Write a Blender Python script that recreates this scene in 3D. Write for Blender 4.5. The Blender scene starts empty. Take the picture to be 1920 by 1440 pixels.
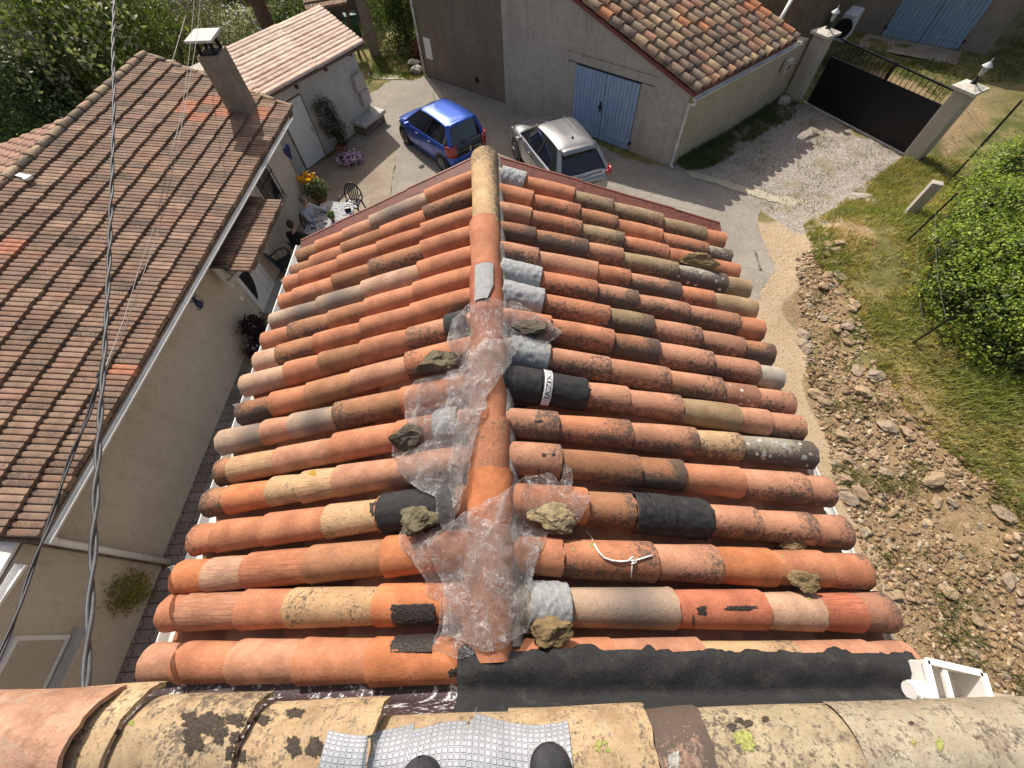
import bpy, bmesh, math, random
import numpy as np
from mathutils import Vector, Matrix, noise
from mathutils.bvhtree import BVHTree
random.seed(7); rng = np.random.default_rng(7)
SC = bpy.context.scene; C = SC.collection
# ------------------------------------------------------------------ camera
H = 8.0; FP = 760.4617
def _rz(a): return np.array([[math.cos(a), -math.sin(a), 0], [math.sin(a), math.cos(a), 0], [0, 0, 1.]])
def _rx(a): return np.array([[1, 0, 0], [0, math.cos(a), -math.sin(a)], [0, math.sin(a), math.cos(a)]])
RM = _rz(0.0230) @ _rx(0.5394) @ _rz(-0.0710)
cam = bpy.data.cameras.new('camera'); co = bpy.data.objects.new('camera', cam); C.objects.link(co)
cam.sensor_width = 36; cam.lens = FP / 1920 * 36; cam.clip_start = 0.05; cam.clip_end = 500
co.matrix_world = Matrix.Translation((0, 0, H)) @ Matrix([list(r) for r in RM]).to_4x4()
SC.camera = co
# ------------------------------------------------------------------ light
SUND = Vector((.37, -.95, -1.0)).normalized()
sl = bpy.data.lights.new('sun', 'SUN'); sl.energy = 5.0; sl.angle = math.radians(0.5); sl.color = (1, .955, .88)
so = bpy.data.objects.new('sun', sl); C.objects.link(so); so.location = (0, 0, 30)
so.rotation_euler = SUND.to_track_quat('-Z', 'Y').to_euler()
wd = bpy.data.worlds.new('World'); SC.world = wd; wd.use_nodes = True
wn = wd.node_tree.nodes; wl = wd.node_tree.links; bg = wn['Background']; bg.inputs[1].default_value = 0.15
sk = wn.new('ShaderNodeTexSky'); sk.sky_type = 'NISHITA'; sk.sun_disc = False
sk.sun_elevation = math.asin(-SUND.z); sk.sun_rotation = math.atan2(-SUND.x, -SUND.y)
sk.air_density = 1.0; sk.dust_density = 3.0; wb = wn.new('ShaderNodeMix'); wb.data_type = 'RGBA'; wb.blend_type = 'MULTIPLY'; wb.inputs[0].default_value = 1; wb.inputs[7].default_value = (1.13, 1.0, .86, 1)
wl.new(sk.outputs[0], wb.inputs[6]); wl.new(wb.outputs[2], bg.inputs[0])
SC.view_settings.view_transform = 'Standard'; SC.view_settings.look = 'None'
SC.view_settings.exposure = 0.12; SC.view_settings.gamma = 1
# ------------------------------------------------------------------ measuring helpers (photo pixel -> place in the world)
def ray(px, py): return RM @ np.array([px - 960, 720 - py, -FP])
def W(px, py, z=0.0):
    d = ray(px, py); t = (z - H) / d[2]; return Vector((d[0] * t, d[1] * t, z))
def J(w):
    c = RM.T @ (np.array(w, float) - [0, 0, H]); return 960 + FP * c[0] / -c[2], 720 - FP * c[1] / -c[2]
def Dp(px, py, dist):
    d = ray(px, py); d = d / np.linalg.norm(d) * dist; return Vector((d[0], d[1], d[2] + H))
def onplane(px, py, P0, n):
    d = ray(px, py); n = np.array(n); t = n @ (np.array(P0) - [0, 0, H]) / (n @ d); p = d * t
    return Vector((p[0], p[1], p[2] + H))
def onwall(px, py, A, B): return onplane(px, py, (A[0], A[1], 0), (-(B[1] - A[1]), B[0] - A[0], 0))
def sm(a, b, x):
    t = np.clip((x - a) / (b - a), 0, 1); return t * t * (3 - 2 * t)
def inpoly(x, y, poly):
    c = False; j = len(poly) - 1
    for i in range(len(poly)):
        xi, yi = poly[i][0], poly[i][1]; xj, yj = poly[j][0], poly[j][1]
        if (yi > y) != (yj > y) and x < (xj - xi) * (y - yi) / (yj - yi + 1e-12) + xi: c = not c
        j = i
    return c
def inpoly_np(X, Y, poly):
    c = np.zeros(X.shape, bool); j = len(poly) - 1
    for i in range(len(poly)):
        xi, yi = poly[i][0], poly[i][1]; xj, yj = poly[j][0], poly[j][1]
        m = ((yi > Y) != (yj > Y)) & (X < (xj - xi) * (Y - yi) / (yj - yi + 1e-12) + xi); c ^= m
        j = i
    return c
# ------------------------------------------------------------------ objects
def link(o, parent=None):
    C.objects.link(o)
    if parent is not None:
        o.parent = parent
        if parent.parent is None: o.matrix_parent_inverse = Matrix.Translation(-parent.location)
    return o
def tag(o, label=None, cat=None, group=None, kind=None):
    if label: o['label'] = label
    if cat: o['category'] = cat
    if group: o['group'] = group
    if kind: o['kind'] = kind
    return o
def thing(name, label, cat, loc=(0, 0, 0), group=None):
    o = bpy.data.objects.new(name, None); o.empty_display_size = .2; C.objects.link(o); o.location = loc
    return tag(o, label, cat, group)
def dup(root, off, label=None, rotz=0):
    r = root.copy(); C.objects.link(r); r.location = root.location + Vector(off)
    if rotz: r.rotation_euler.z += rotz
    if label: r['label'] = label
    for ch in list(root.children):
        c = ch.copy(); C.objects.link(c); c.parent = r
        for g in list(ch.children):
            d = g.copy(); C.objects.link(d); d.parent = c
    return r
class MB:
    def __init__(s): s.v = []; s.f = []; s.uv = {}; s.col = []; s.par = []; s.mi = []; s.cc = (1, 1, 1); s.pp = (0, 0, 0); s.m = 0; s.uvs = []
    def vert(s, p, uv=(0, 0), col=None, par=None):
        s.v.append((p[0], p[1], p[2])); s.uvs.append(uv); s.col.append(col or s.cc); s.par.append(par or s.pp); return len(s.v) - 1
    def face(s, idx): s.f.append(tuple(idx)); s.mi.append(s.m)
    def poly(s, pts): s.face([s.vert(p) for p in pts])
    def quad(s, a, b, c, d): s.poly([a, b, c, d])
    def grid(s, P, uvf=None, colf=None, parf=None, close=False):
        n = len(P); m = len(P[0]); ids = []
        for i in range(n):
            r = []
            for j in range(m):
                u, w = i / (n - 1), j / (m - 1)
                r.append(s.vert(P[i][j], uvf(u, w) if uvf else (u, w), colf(u, w) if colf else None, parf(u, w) if parf else None))
            ids.append(r)
        for i in range(n - 1):
            for j in range(m - 1): s.face((ids[i][j], ids[i][j + 1], ids[i + 1][j + 1], ids[i + 1][j]))
            if close: s.face((ids[i][m - 1], ids[i][0], ids[i + 1][0], ids[i + 1][m - 1]))
        return ids
    def hexa(s, p):
        i = [s.vert(q) for q in p]
        for f in ((0, 3, 2, 1), (4, 5, 6, 7), (0, 1, 5, 4), (1, 2, 6, 5), (2, 3, 7, 6), (3, 0, 4, 7)): s.face([i[k] for k in f])
    def box(s, c, size, rz=0, M=None):
        x, y, z = [q / 2 for q in size]; c = Vector(c)
        R = M if M is not None else Matrix.Rotation(rz, 3, 'Z')
        s.hexa([c + R @ Vector(q) for q in ((-x, -y, -z), (x, -y, -z), (x, y, -z), (-x, y, -z), (-x, -y, z), (x, -y, z), (x, y, z), (-x, y, z))])
    def prism(s, poly, z0, z1):
        a = [s.vert((p[0], p[1], z0)) for p in poly]; b = [s.vert((p[0], p[1], z1 if not callable(z1) else z1(p))) for p in poly]; n = len(poly)
        s.face(a[::-1]); s.face(b)
        for i in range(n): s.face((a[i], a[(i + 1) % n], b[(i + 1) % n], b[i]))
    def beam(s, a, b, w, h, up=(0, 0, 1)):
        a = Vector(a); b = Vector(b); t = (b - a).normalized(); sd = t.cross(Vector(up)).normalized(); u = sd.cross(t)
        p = []
        for q in (a, b):
            for x, y in ((-1, -1), (1, -1), (1, 1), (-1, 1)): p.append(q + sd * (x * w / 2) + u * (y * h / 2))
        s.hexa([p[0], p[1], p[2], p[3], p[4], p[5], p[6], p[7]])
    def tube(s, path, r, n=8, cap=True):
        path = [Vector(p) for p in path]; rs = r if isinstance(r, (list, tuple)) else [r] * len(path)
        rows = []; up = Vector((0, 0, 1)); pv = None
        for i, p in enumerate(path):
            t = (path[min(i + 1, len(path) - 1)] - path[max(i - 1, 0)]).normalized()
            if pv is None:
                a = t.cross(up) if abs(t.z) < .95 else t.cross(Vector((1, 0, 0)))
            else: a = pv - t * pv.dot(t)
            a.normalize(); pv = a; b = t.cross(a)
            rows.append([p + (a * math.cos(k * 2 * math.pi / n) + b * math.sin(k * 2 * math.pi / n)) * rs[i] for k in range(n)])
        ids = s.grid(rows, close=True)
        if cap: s.face(ids[0][::-1]); s.face(ids[-1])
    def lathe(s, c, prof, n=16, M=None):
        c = Vector(c); R = M if M is not None else Matrix.Identity(3); rows = []
        for r, z in prof: rows.append([c + R @ Vector((r * math.cos(k * 2 * math.pi / n), r * math.sin(k * 2 * math.pi / n), z)) for k in range(n)])
        ids = s.grid(rows, close=True); s.face(ids[0][::-1]); s.face(ids[-1])
    def mesh(s, name, mats, smooth=False):
        me = bpy.data.meshes.new(name); me.from_pydata(s.v, [], s.f); n = len(s.v)
        for m in (mats if isinstance(mats, (list, tuple)) else [mats]): me.materials.append(m)
        me.polygons.foreach_set('material_index', s.mi)
        a = me.attributes.new('Col', 'FLOAT_COLOR', 'POINT'); q = np.ones((n, 4), np.float32); q[:, :3] = s.col; a.data.foreach_set('color', q.ravel())
        a = me.attributes.new('par', 'FLOAT_COLOR', 'POINT'); q = np.ones((n, 4), np.float32); q[:, :3] = s.par; a.data.foreach_set('color', q.ravel())
        uvl = me.uv_layers.new(name='UVMap'); li = np.zeros(len(me.loops), np.int32); me.loops.foreach_get('vertex_index', li)
        uvl.data.foreach_set('uv', np.array(s.uvs, np.float32)[li].ravel())
        if smooth: me.polygons.foreach_set('use_smooth', [True] * len(me.polygons))
        me.update(); return me
    def build(s, name, mats, parent=None, smooth=False, bevel=0, wn=False, label=None, autos=None):
        me = s.mesh(name, mats, smooth)
        o = bpy.data.objects.new(name, me); link(o, parent)
        if bevel:
            b = o.modifiers.new('b', 'BEVEL'); b.width = bevel; b.segments = 2; b.limit_method = 'ANGLE'
        if autos is not None and smooth:
            me.set_sharp_from_angle(angle=autos)
        if label: o['label'] = label
        return o
def npmesh(name, V, F, mats, col=None, smooth=False):
    """big mesh from numpy arrays; F is (n,3) or (n,4)"""
    me = bpy.data.meshes.new(name); nv = len(V); nf, k = F.shape
    me.vertices.add(nv); me.vertices.foreach_set('co', V.astype(np.float32).ravel())
    me.loops.add(nf * k); me.loops.foreach_set('vertex_index', F.astype(np.int32).ravel())
    me.polygons.add(nf); me.polygons.foreach_set('loop_start', np.arange(0, nf * k, k, dtype=np.int32))
    if smooth: me.polygons.foreach_set('use_smooth', np.ones(nf, bool))
    me.materials.append(mats); me.update(calc_edges=True)
    if col is not None:
        a = me.attributes.new('Col', 'FLOAT_COLOR', 'POINT'); q = np.ones((nv, 4), np.float32); q[:, :col.shape[1]] = col; a.data.foreach_set('color', q.ravel())
    return me
def nobj(name, me, parent=None): return link(bpy.data.objects.new(name, me), parent)
# ------------------------------------------------------------------ materials
class NT:
    def __init__(s, name):
        s.m = bpy.data.materials.new(name); s.m.use_nodes = True; s.t = s.m.node_tree; s.n = s.t.nodes; s.b = s.n['Principled BSDF']; s.out = s.n['Material Output']
    def set(s, sock, v):
        if hasattr(v, 'is_linked') or hasattr(v, 'links'): s.t.links.new(v, sock)
        else:
            if isinstance(v, (tuple, list)) and len(v) == 3 and sock.type == 'RGBA': v = (*v, 1)
            sock.default_value = v
    def tex(s, co=None, sc=(1, 1, 1), kind='Object'):
        if co is None: co = s.n.new('ShaderNodeTexCoord').outputs[kind]
        mp = s.n.new('ShaderNodeMapping'); s.t.links.new(co, mp.inputs[0]); mp.inputs['Scale'].default_value = sc if isinstance(sc, tuple) else (sc,) * 3
        return mp.outputs[0]
    def noise(s, co, scale, detail=6, rough=.6, dist=0, out=0):
        x = s.n.new('ShaderNodeTexNoise'); s.t.links.new(co, x.inputs[0]); x.inputs['Scale'].default_value = scale; x.inputs['Detail'].default_value = detail
        x.inputs['Roughness'].default_value = rough; x.inputs['Distortion'].default_value = dist; return x.outputs[out]
    def vor(s, co, scale, feat='F1', out=0, rand=1):
        x = s.n.new('ShaderNodeTexVoronoi'); x.feature = feat; s.t.links.new(co, x.inputs[0]); x.inputs['Scale'].default_value = scale; x.inputs['Randomness'].default_value = rand; return x.outputs[out]
    def attr(s, name, out=0):
        x = s.n.new('ShaderNodeAttribute'); x.attribute_name = name; return x.outputs[out]
    def sep(s, v):
        x = s.n.new('ShaderNodeSeparateColor'); s.t.links.new(v, x.inputs[0]); return x.outputs
    def math(s, op, a, b=0.0, cl=False):
        x = s.n.new('ShaderNodeMath'); x.operation = op; x.use_clamp = cl; s.set(x.inputs[0], a); s.set(x.inputs[1], b); return x.outputs[0]
    def step(s, v, a, b, lo=0.0, hi=1.0):
        x = s.n.new('ShaderNodeMapRange'); x.interpolation_type = 'SMOOTHSTEP'; s.set(x.inputs[0], v); x.inputs[1].default_value = a; x.inputs[2].default_value = b
        x.inputs[3].default_value = lo; x.inputs[4].default_value = hi; return x.outputs[0]
    def mix(s, f, a, b, mode='MIX'):
        x = s.n.new('ShaderNodeMix'); x.data_type = 'RGBA'; x.blend_type = mode; s.set(x.inputs[0], f); s.set(x.inputs[6], a); s.set(x.inputs[7], b); return x.outputs[2]
    def bump(s, h, strength=.5, dist=.01, prev=None):
        x = s.n.new('ShaderNodeBump'); s.set(x.inputs['Height'], h); x.inputs['Strength'].default_value = strength; x.inputs['Distance'].default_value = dist
        if prev is not None: s.t.links.new(prev, x.inputs['Normal'])
        return x.outputs[0]
    def fin(s, col=None, rough=.85, bump=None, metal=0, spec=.3, **kw):
        if col is not None: s.set(s.b.inputs['Base Color'], col)
        s.set(s.b.inputs['Roughness'], rough); s.b.inputs['Metallic'].default_value = metal; s.b.inputs['Specular IOR Level'].default_value = spec
        if bump is not None: s.t.links.new(bump, s.b.inputs['Normal'])
        for k, v in kw.items(): s.set(s.b.inputs[k.replace('_', ' ')], v)
        return s.m
def plain(name, col, rough=.6, metal=0, spec=.4, var=.12, sc=8, bump=0, **kw):
    t = NT(name); co = t.tex(); n = t.noise(co, sc, 5)
    c = t.mix(t.step(n, .3, .7), tuple(q * (1 - var) for q in col), tuple(min(1, q * (1 + var)) for q in col))
    bp = t.bump(t.noise(co, sc * 6, 4), bump, .01) if bump else None
    return t.fin(c, rough, bp, metal, spec, **kw)
def plaster(name, c1, c2, dirt, sc=1.2, bump=.5, bs=45, stria=True):
    t = NT(name); co = t.tex(); big = t.noise(co, sc, 7, .65); mid = t.noise(co, sc * 7, 6, .7); fine = t.noise(co, bs, 5, .7)
    c = t.mix(t.step(big, .35, .65), c1, c2); c = t.mix(t.step(mid, .45, .75, 0, .6), c, dirt)
    c = t.mix(t.step(fine, .3, .75, 0, .5), c, tuple(q * .6 for q in c1))
    if stria:
        st = t.noise(t.tex(sc=(1, 1, .12)), 5, 5, .6); c = t.mix(t.step(st, .5, .75, 0, .5), c, dirt); c = t.mix(t.step(t.noise(co, .45, 4, .7), .55, .7, 0, .35), c, dirt)
    b = t.bump(fine, bump, .012); b = t.bump(mid, bump * .5, .03, b)
    return t.fin(c, .92, b, 0, .15)
def terracotta(name, strength=1.0, base=None, bs=1.0, mott=0):
    t = NT(name); co = t.tex(); par = t.sep(t.attr('par')); col = t.attr('Col') if base is None else base
    n1 = t.noise(co, 7 * bs, 6, .6); n2 = t.noise(co, 38 * bs, 6, .7); n3 = t.noise(co, 150 * bs, 4, .7)
    c = t.mix(t.step(n1, .3, .7), t.mix(1., col, (.70, .66, .62), 'MULTIPLY'), t.mix(1., col, (1.10, 1.08, 1.02), 'MULTIPLY'))
    c = t.mix(t.step(n2, .54, .74, 0, .45), c, t.mix(1., col, (1.22, 1.36, 1.42), 'MULTIPLY'))
    c = t.mix(t.step(n2, .50, .34, 0, .4), c, t.mix(1., col, (.70, .62, .56), 'MULTIPLY'))
    uv = t.tex(sc=(1, 1, 1), kind='UV'); st = t.noise(t.tex(uv, (2.2, 55, 1)), 1, 4, .6)
    c = t.mix(t.math('MULTIPLY', t.step(st, .44, .62), t.attr('par', 3)), c, t.mix(1., col, (.62, .5, .45), 'MULTIPLY'))
    if mott: c = t.mix(t.step(t.noise(co, 11, 7, .75), .44, .66, 0, mott), c, t.mix(1., col, (.50, .44, .40), 'MULTIPLY')); c = t.mix(t.step(t.noise(co, 30, 6, .8), .5, .7, 0, mott * .8), c, (.36, .33, .27))
    sm_ = t.math('MULTIPLY', par[1], t.step(n1, .2, .6, .55, 1.)); c = t.mix(sm_, c, (.13, .115, .105))
    lm = t.math('ADD', t.math('MULTIPLY', n2, .70), t.math('MULTIPLY', n1, .35)); lm = t.math('ADD', lm, t.math('MULTIPLY', par[0], .5))
    lm = t.math('ADD', lm, t.math('MULTIPLY', n3, .55)); lm = t.math('SUBTRACT', lm, .14); lm = t.math('ADD', lm, t.math('MULTIPLY', t.math('SUBTRACT', t.noise(co, 3.3, 3, .5), .5), .35))
    lmask = t.step(lm, .90, 1.08); c = t.mix(t.math('MULTIPLY', lmask, .92), c, t.mix(n3, (.022, .02, .019), (.13, .10, .08)))
    w = t.vor(co, 15 * bs, 'F1'); wm = t.math('MULTIPLY', t.step(t.math('ADD', w, t.math('MULTIPLY', n2, .9)), .66, .56), par[2])
    c = t.mix(wm, c, (.50, .49, .45))
    c = t.mix(t.step(n3, .57, .70, 0, .55), c, (.06, .04, .03)); c = t.mix(t.step(n3, .42, .30, 0, .3), c, (.55, .42, .30))
    b = t.bump(n3, .45, .004); b = t.bump(n2, .5, .008, b); b = t.bump(st, .12, .002, b)
    return t.fin(c, .86, b, 0, .22)
M = {}
M['tile'] = terracotta('terracotta')
M['tile_far'] = terracotta('terracotta_weathered', bs=.6)
def foilmat(name, c, quilt=False):
    t = NT(name); co = t.tex(); n = t.noise(co, 60, 6, .7); w = t.noise(t.tex(kind='UV', sc=(6, 30, 1)), 2.2, 5, .7, 1.5)
    cc = t.mix(t.step(n, .35, .7), c, tuple(q * .72 for q in c)); b = t.bump(w, .9, .006); b = t.bump(n, .5, .004, b)
    if quilt:
        x = t.n.new('ShaderNodeTexBrick'); t.t.links.new(t.tex(kind='UV', sc=(1, 1, 1)), x.inputs[0]); x.inputs['Scale'].default_value = 1
        x.inputs['Brick Width'].default_value = .016; x.inputs['Row Height'].default_value = .0135; x.inputs['Mortar Size'].default_value = .0022; x.inputs['Mortar Smooth'].default_value = .6; x.offset = 0.0
        cc = t.mix(x.outputs['Fac'], cc, (.30, .31, .34)); b = t.bump(t.math('SUBTRACT', 1., x.outputs['Fac']), .9, .004); b = t.bump(n, .25, .002, b)
    return t.fin(cc, .58, b, .15, .4)
M['foil'] = foilmat('aluminium_flashing', (.37, .38, .38)); M['quilt'] = foilmat('embossed_aluminium', (.34, .36, .39), True)
t = NT('bitumen'); co = t.tex(); n = t.noise(co, 150, 6, .8); n1 = t.noise(co, 9, 6, .7)
c = t.mix(t.step(n, .35, .75), (.012, .012, .013), (.046, .046, .048)); c = t.mix(t.step(n1, .5, .75, 0, .5), c, (.085, .082, .075))
M['bitumen'] = t.fin(c, .78, t.bump(n, .7, .006, t.bump(n1, .5, .02)), 0, .35)
t = NT('tar'); co = t.tex(); v = t.vor(co, 85, 'DISTANCE_TO_EDGE'); n = t.noise(co, 60, 5)
M['tar'] = t.fin(t.mix(t.step(v, 0, .08), (.10, .06, .045), (.018, .017, .017)), .55, t.bump(t.step(v, 0, .12), .8, .006, t.bump(n, .4, .01)), 0, .5)
t = NT('old_flashing_paint'); co = t.tex(); n = t.noise(co, 22, 8, .75); n2 = t.noise(co, 5, 4)
M['maroon'] = t.fin(t.mix(t.step(t.math('ADD', n, t.math('MULTIPLY', n2, .3)), .70, .76), (.045, .026, .028), (.52, .52, .53)), .6, t.bump(n, .5, .01), 0, .4)
M['mortar'] = plaster('mortar', (.24, .22, .20), (.34, .32, .29), (.10, .09, .08), 6, .8, 60, False)
M['pvc'] = plain('white_pvc', (.78, .77, .74), .42, var=.06)
M['pvc_dirty'] = plain('grey_pvc', (.52, .49, .46), .5, var=.2, sc=4)
t = NT('red_fascia'); co = t.tex(); n = t.noise(co, 18, 7, .7)
M['fascia'] = t.fin(t.mix(t.step(n, .48, .72), (.19, .06, .04), (.05, .03, .025)), .6, t.bump(n, .3, .01), 0, .4)
# ================================================================== HOUSE UNDER THE CAMERA (tiled roof seen from above)
h0, sL, sR, X0 = 2.1262, .2753, .2409, -.1899
ZR = H - h0
nL = Vector((-sL, 0, 1)).normalized(); nR = Vector((sR, 0, 1)).normalized()
PAL = {'O': (.48, .21, .12), 'o': (.505, .195, .09), 'P': (.465, .24, .155), 'p': (.52, .335, .24), 'G': (.40, .29, .215), 'T': (.53, .36, .21), 'B': (.36, .18, .10),
       'W': (.36, .33, .28), 'D': (.30, .15, .10), 'R': (.42, .15, .09), 'Y': (.55, .39, .22), 'K': (.32, .235, .145)}
# code: base colour letter, optional suffix: b lichen, d heavy lichen, s smoky, l brushed lines, w white lichen, t speckled
def tile(mb, A, B, up, r0, r1, code, rng_, full=180, thick=.011, nu=7, nv=14, side=1, lower=True, seed=None):
    """A = middle of lower (wide) end, B = middle of upper end."""
    A = Vector(A); B = Vector(B); t = (B - A).normalized(); s = t.cross(up).normalized(); u = s.cross(t)
    base = PAL[code[0]]; k = 1 + rng_.uniform(-.09, .09); hue = rng_.uniform(-.02, .02)
    col = (base[0] * k, base[1] * (k + hue), base[2] * (k + hue * 2))
    sf = code[1:]; lich = 0.30; smo = 0; wh = 0; li = rng_.uniform(.0, .25)
    if 'b' in sf: lich = .80
    if 'd' in sf: lich = 1.12
    if 't' in sf: lich = .5
    if 's' in sf: smo = 1
    if 'w' in sf: wh = 1
    if 'l' in sf: li = 1
    L = (B - A).length; ph = rng_.uniform(0, 6.28); wob = rng_.uniform(-.05, .05); sc_ = rng_.uniform(.2, .8); roll = rng_.uniform(-.05, .05)
    lr = rng_.uniform(.4, .75)
    def pt(i, j, dr):
        f = i / nu; a = math.radians(-full / 2 + full * j / nv) + roll; r = (r0 + (r1 - r0) * f) * (1 + .015 * math.sin(3 * a + ph) + .012 * math.sin(f * 5 + ph * 2)) + dr
        jag = (.0025 * math.sin(a * 9 + ph) + .002 * math.sin(a * 23 + ph)) if i == 0 else 0
        return A + t * (L * f + jag) + s * (math.sin(a) * r) + u * (math.cos(a) * r * (1 + wob) + .006 * math.sin(f * 3.1))
    def parf(f, w):
        # lichen and dirt, plus painted shade darkening the camera-side flank; lower end dirtier too
        flank = sm(.35, .95, w if side > 0 else 1 - w)
        e = lich * (.35 + .65 * max(flank, float(sm(.5, 0., f)) * .8)) if 't' not in sf else lich
        g = smo * math.exp(-((f - sc_) / .28) ** 2) * .85
        return (e, g, wh)
    vv0 = len(mb.v)
    rows = [[pt(i, j, 0) for j in range(nv + 1)] for i in range(nu + 1)]
    mb.cc = col
    ids = mb.grid(rows, colf=lambda a, b: (*col,), parf=parf)
    inn = [[pt(i, j, -thick) for j in range(nv + 1)] for i in ((0, nu) if nu > 3 else (0, nu))]
    ids2 = mb.grid([r[::-1] for r in inn], parf=lambda a, b: (.3, 0, 0))
    # lower rim and side rims
    for j in range(nv): mb.face((ids[0][j + 1], ids[0][j], ids2[0][nv - j], ids2[0][nv - j - 1]))
    mb.lines = getattr(mb, 'lines', [0] * vv0); mb.lines += [li] * (len(mb.v) - len(mb.lines))
    return ids
def build_tiles(mb, name, mat, parent, label=None):
    o = mb.build(name, mat, parent, True, autos=math.radians(40)); me = o.data
    n = len(mb.v); q = np.ones((n, 4), np.float32); q[:, :3] = mb.par; q[:, 3] = mb.lines; me.attributes['par'].data.foreach_set('color', q.ravel())
    if label: o['label'] = label
    return o
BV_V = []; BV_F = []
def collect(mb):
    n = len(BV_V); BV_V.extend(mb.v); BV_F.extend([tuple(i + n for i in f) for f in mb.f])
ROWS = {}
Lends = [(275,1243),(310,1147),(335,1083),(363,1010),(388,940),(412,883),(415,827),(452,773),(458,720),(483,677),(498,640),(513,603),(528,567),(537,533),(550,512),(560,483)]
Rends = [(1713,1243),(1668,1147),(1622,1070),(1587,997),(1557,920),(1523,850),(1503,800),(1482,757),(1464,707),(1446,663),(1428,617),(1413,580),(1403,540),(1382,510),(1368,483),(1357,450)]
LrY = {0:(850,1238),1:(870,1130),2:(870,1024),3:(870,937),4:(870,858),5:(870,785),6:(870,719),7:(870,648),8:(873,600),9:(873,553),10:(876,511),11:(877,473),12:(877,434),13:(877,399),14:(877,363),15:(880,329)}
RrY = {0:(1000,1236),1:(1000,1132),2:(1000,1036),3:(975,930),4:(965,850),5:(965,785),6:(948,708),7:(948,646),8:(942,590),9:(942,541),10:(940,500),11:(938,462),12:(938,423),13:(937,386),14:(937,352),15:(937,322)}
Ljoint = [([338,440,562,697],'P O P O o'),([347,455,543,707],'O Pl O Tt o'),([390,465,580,722],'o pl Ol B o'),([405,497,613,712],'Ob O O Tt O'),
 ([428,508,567,632,745],'Bb o Tt Tl P P'),([437,520,628,745],'Bb Tl P O O'),([497,548,632,755],'Gs P Gs Bb O'),([512,578,660,765],'Bd O B P Ob'),
 ([540,605,682,767],'p O B O Pb'),([525,593,682,773],'p Bb O O O'),([547,620,688,778],'O Bb B O O'),([600,683,787],'Gs Gs p O'),
 ([555,628,697,792],'O O B Bb O'),([567,638,710,793],'O O O Ol O'),([588,645,717,797],'Bb O B O Bb'),([597,648,698,800],'Bb O P Gs O')]
# right rows: joints listed from the ridge outwards, colours too
Rjoint = [([1150,1320,1500,1640],'O P Tb P P'),([1065,1265,1433,1537,1612],'W Gs R p Rl Db'),([1053,1225,1345,1450,1550],'O Ob Pb o O Ob'),([1100,1187,1327,1418,1522],'O Bb D Pb Pb Pb'),
 ([1050,1197,1280,1388,1507],'Pb Bb Bd O Pb Pb'),([1045,1181,1303,1387],'Pb Ob Pb Tb Wdw'),([1100,1176,1274,1382,1440],'D Pb Pb K P Pb'),([1027,1140,1250,1350,1417],'W Pb Pb Pb Dw Pb'),
 ([1030,1147,1232,1332,1418],'O Ob Bd Pb Pb W'),([1017,1140,1222,1310,1392],'W Ob Kd Pb Pb Bd'),([1012,1117,1193,1288,1380],'W Ob Pd Pb Pb O'),([1008,1118,1178,1272,1335],'Pb P Ob Pd Ob K'),
 ([1003,1100,1165,1268,1358],'Bd Bd Pb Kb Wdw K'),([995,1088,1167,1250,1320],'P Ob Kb Ob Ob O'),([998,1085,1155,1238,1322],'O Ob Bb O Ob Wd'),([983,1075,1147,1240,1320],'W O Kb Kb Kb O')]
def interp_row(dct, i):
    ks = sorted(dct); xs = [dct[k][0] for k in ks]; ys = [dct[k][1] for k in ks]
    return dct.get(i)
house = thing('tiled_house', 'house with orange canal tile roof directly below, its ridge patched with foil and plastic', 'house', (0, 2, 0))
def planeL(px, py): return onplane(px, py, (X0, 0, ZR), (-sL, 0, 1))
def planeR(px, py): return onplane(px, py, (X0, 0, ZR), (sR, 0, 1))
deck = MB()
rows3 = {'L': [], 'R': []}
for side, ends, ry, pl in (('L', Lends, LrY, planeL), ('R', Rends, RrY, planeR)):
    E3 = [pl(*e) for e in ends]; known = {k: pl(*v).y for k, v in ry.items()}; ks = sorted(known)
    # ridge-side Y of every row: measured ones, the rest interpolated
    dy = {k: known[k] - E3[k].y for k in ks}
    for i in range(16):
        e = E3[i]
        yr = e.y + float(np.interp(i, ks, [dy[k] for k in ks])) if i not in known else known[i]
        if side == 'L': r = Vector((X0 - .02, yr, ZR - sL * .02))
        else: r = Vector((X0 + .02, yr, ZR - sR * .02))
        rows3[side].append((e, r))
rows_obj = {}
roof_parent = None
dk = MB()
for side, n_, s_ in (('L', nL, sL), ('R', nR, sR)):
    rr = rows3[side]; y0 = rr[0][0].y - .35; y1 = rr[-1][0].y + .12; sx = -1 if side == 'L' else 1
    ex = max(abs(e.x - X0) for e, r in rr) - .06
    a = Vector((X0, y0, ZR - .15)); b = Vector((X0 + sx * ex, y0, ZR - .15 - s_ * ex))
    a2 = Vector((X0, y1, ZR - .15)); b2 = Vector((X0 + sx * ex, y1, ZR - .15 - s_ * ex)); dz = Vector((0, 0, -.06))
    q = [a + dz, b + dz, b2 + dz, a2 + dz, a, b, b2, a2]
    dk.hexa(q if side == 'R' else [q[1], q[0], q[3], q[2], q[5], q[4], q[7], q[6]])
M['deck'] = plain('dusty_roof_bed', (.16, .10, .07), .95, var=.4, sc=20, bump=.6)
roof = dk.build('roof', M['deck'], house); collect(dk)
pan = MB(); pan.lines = []
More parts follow.
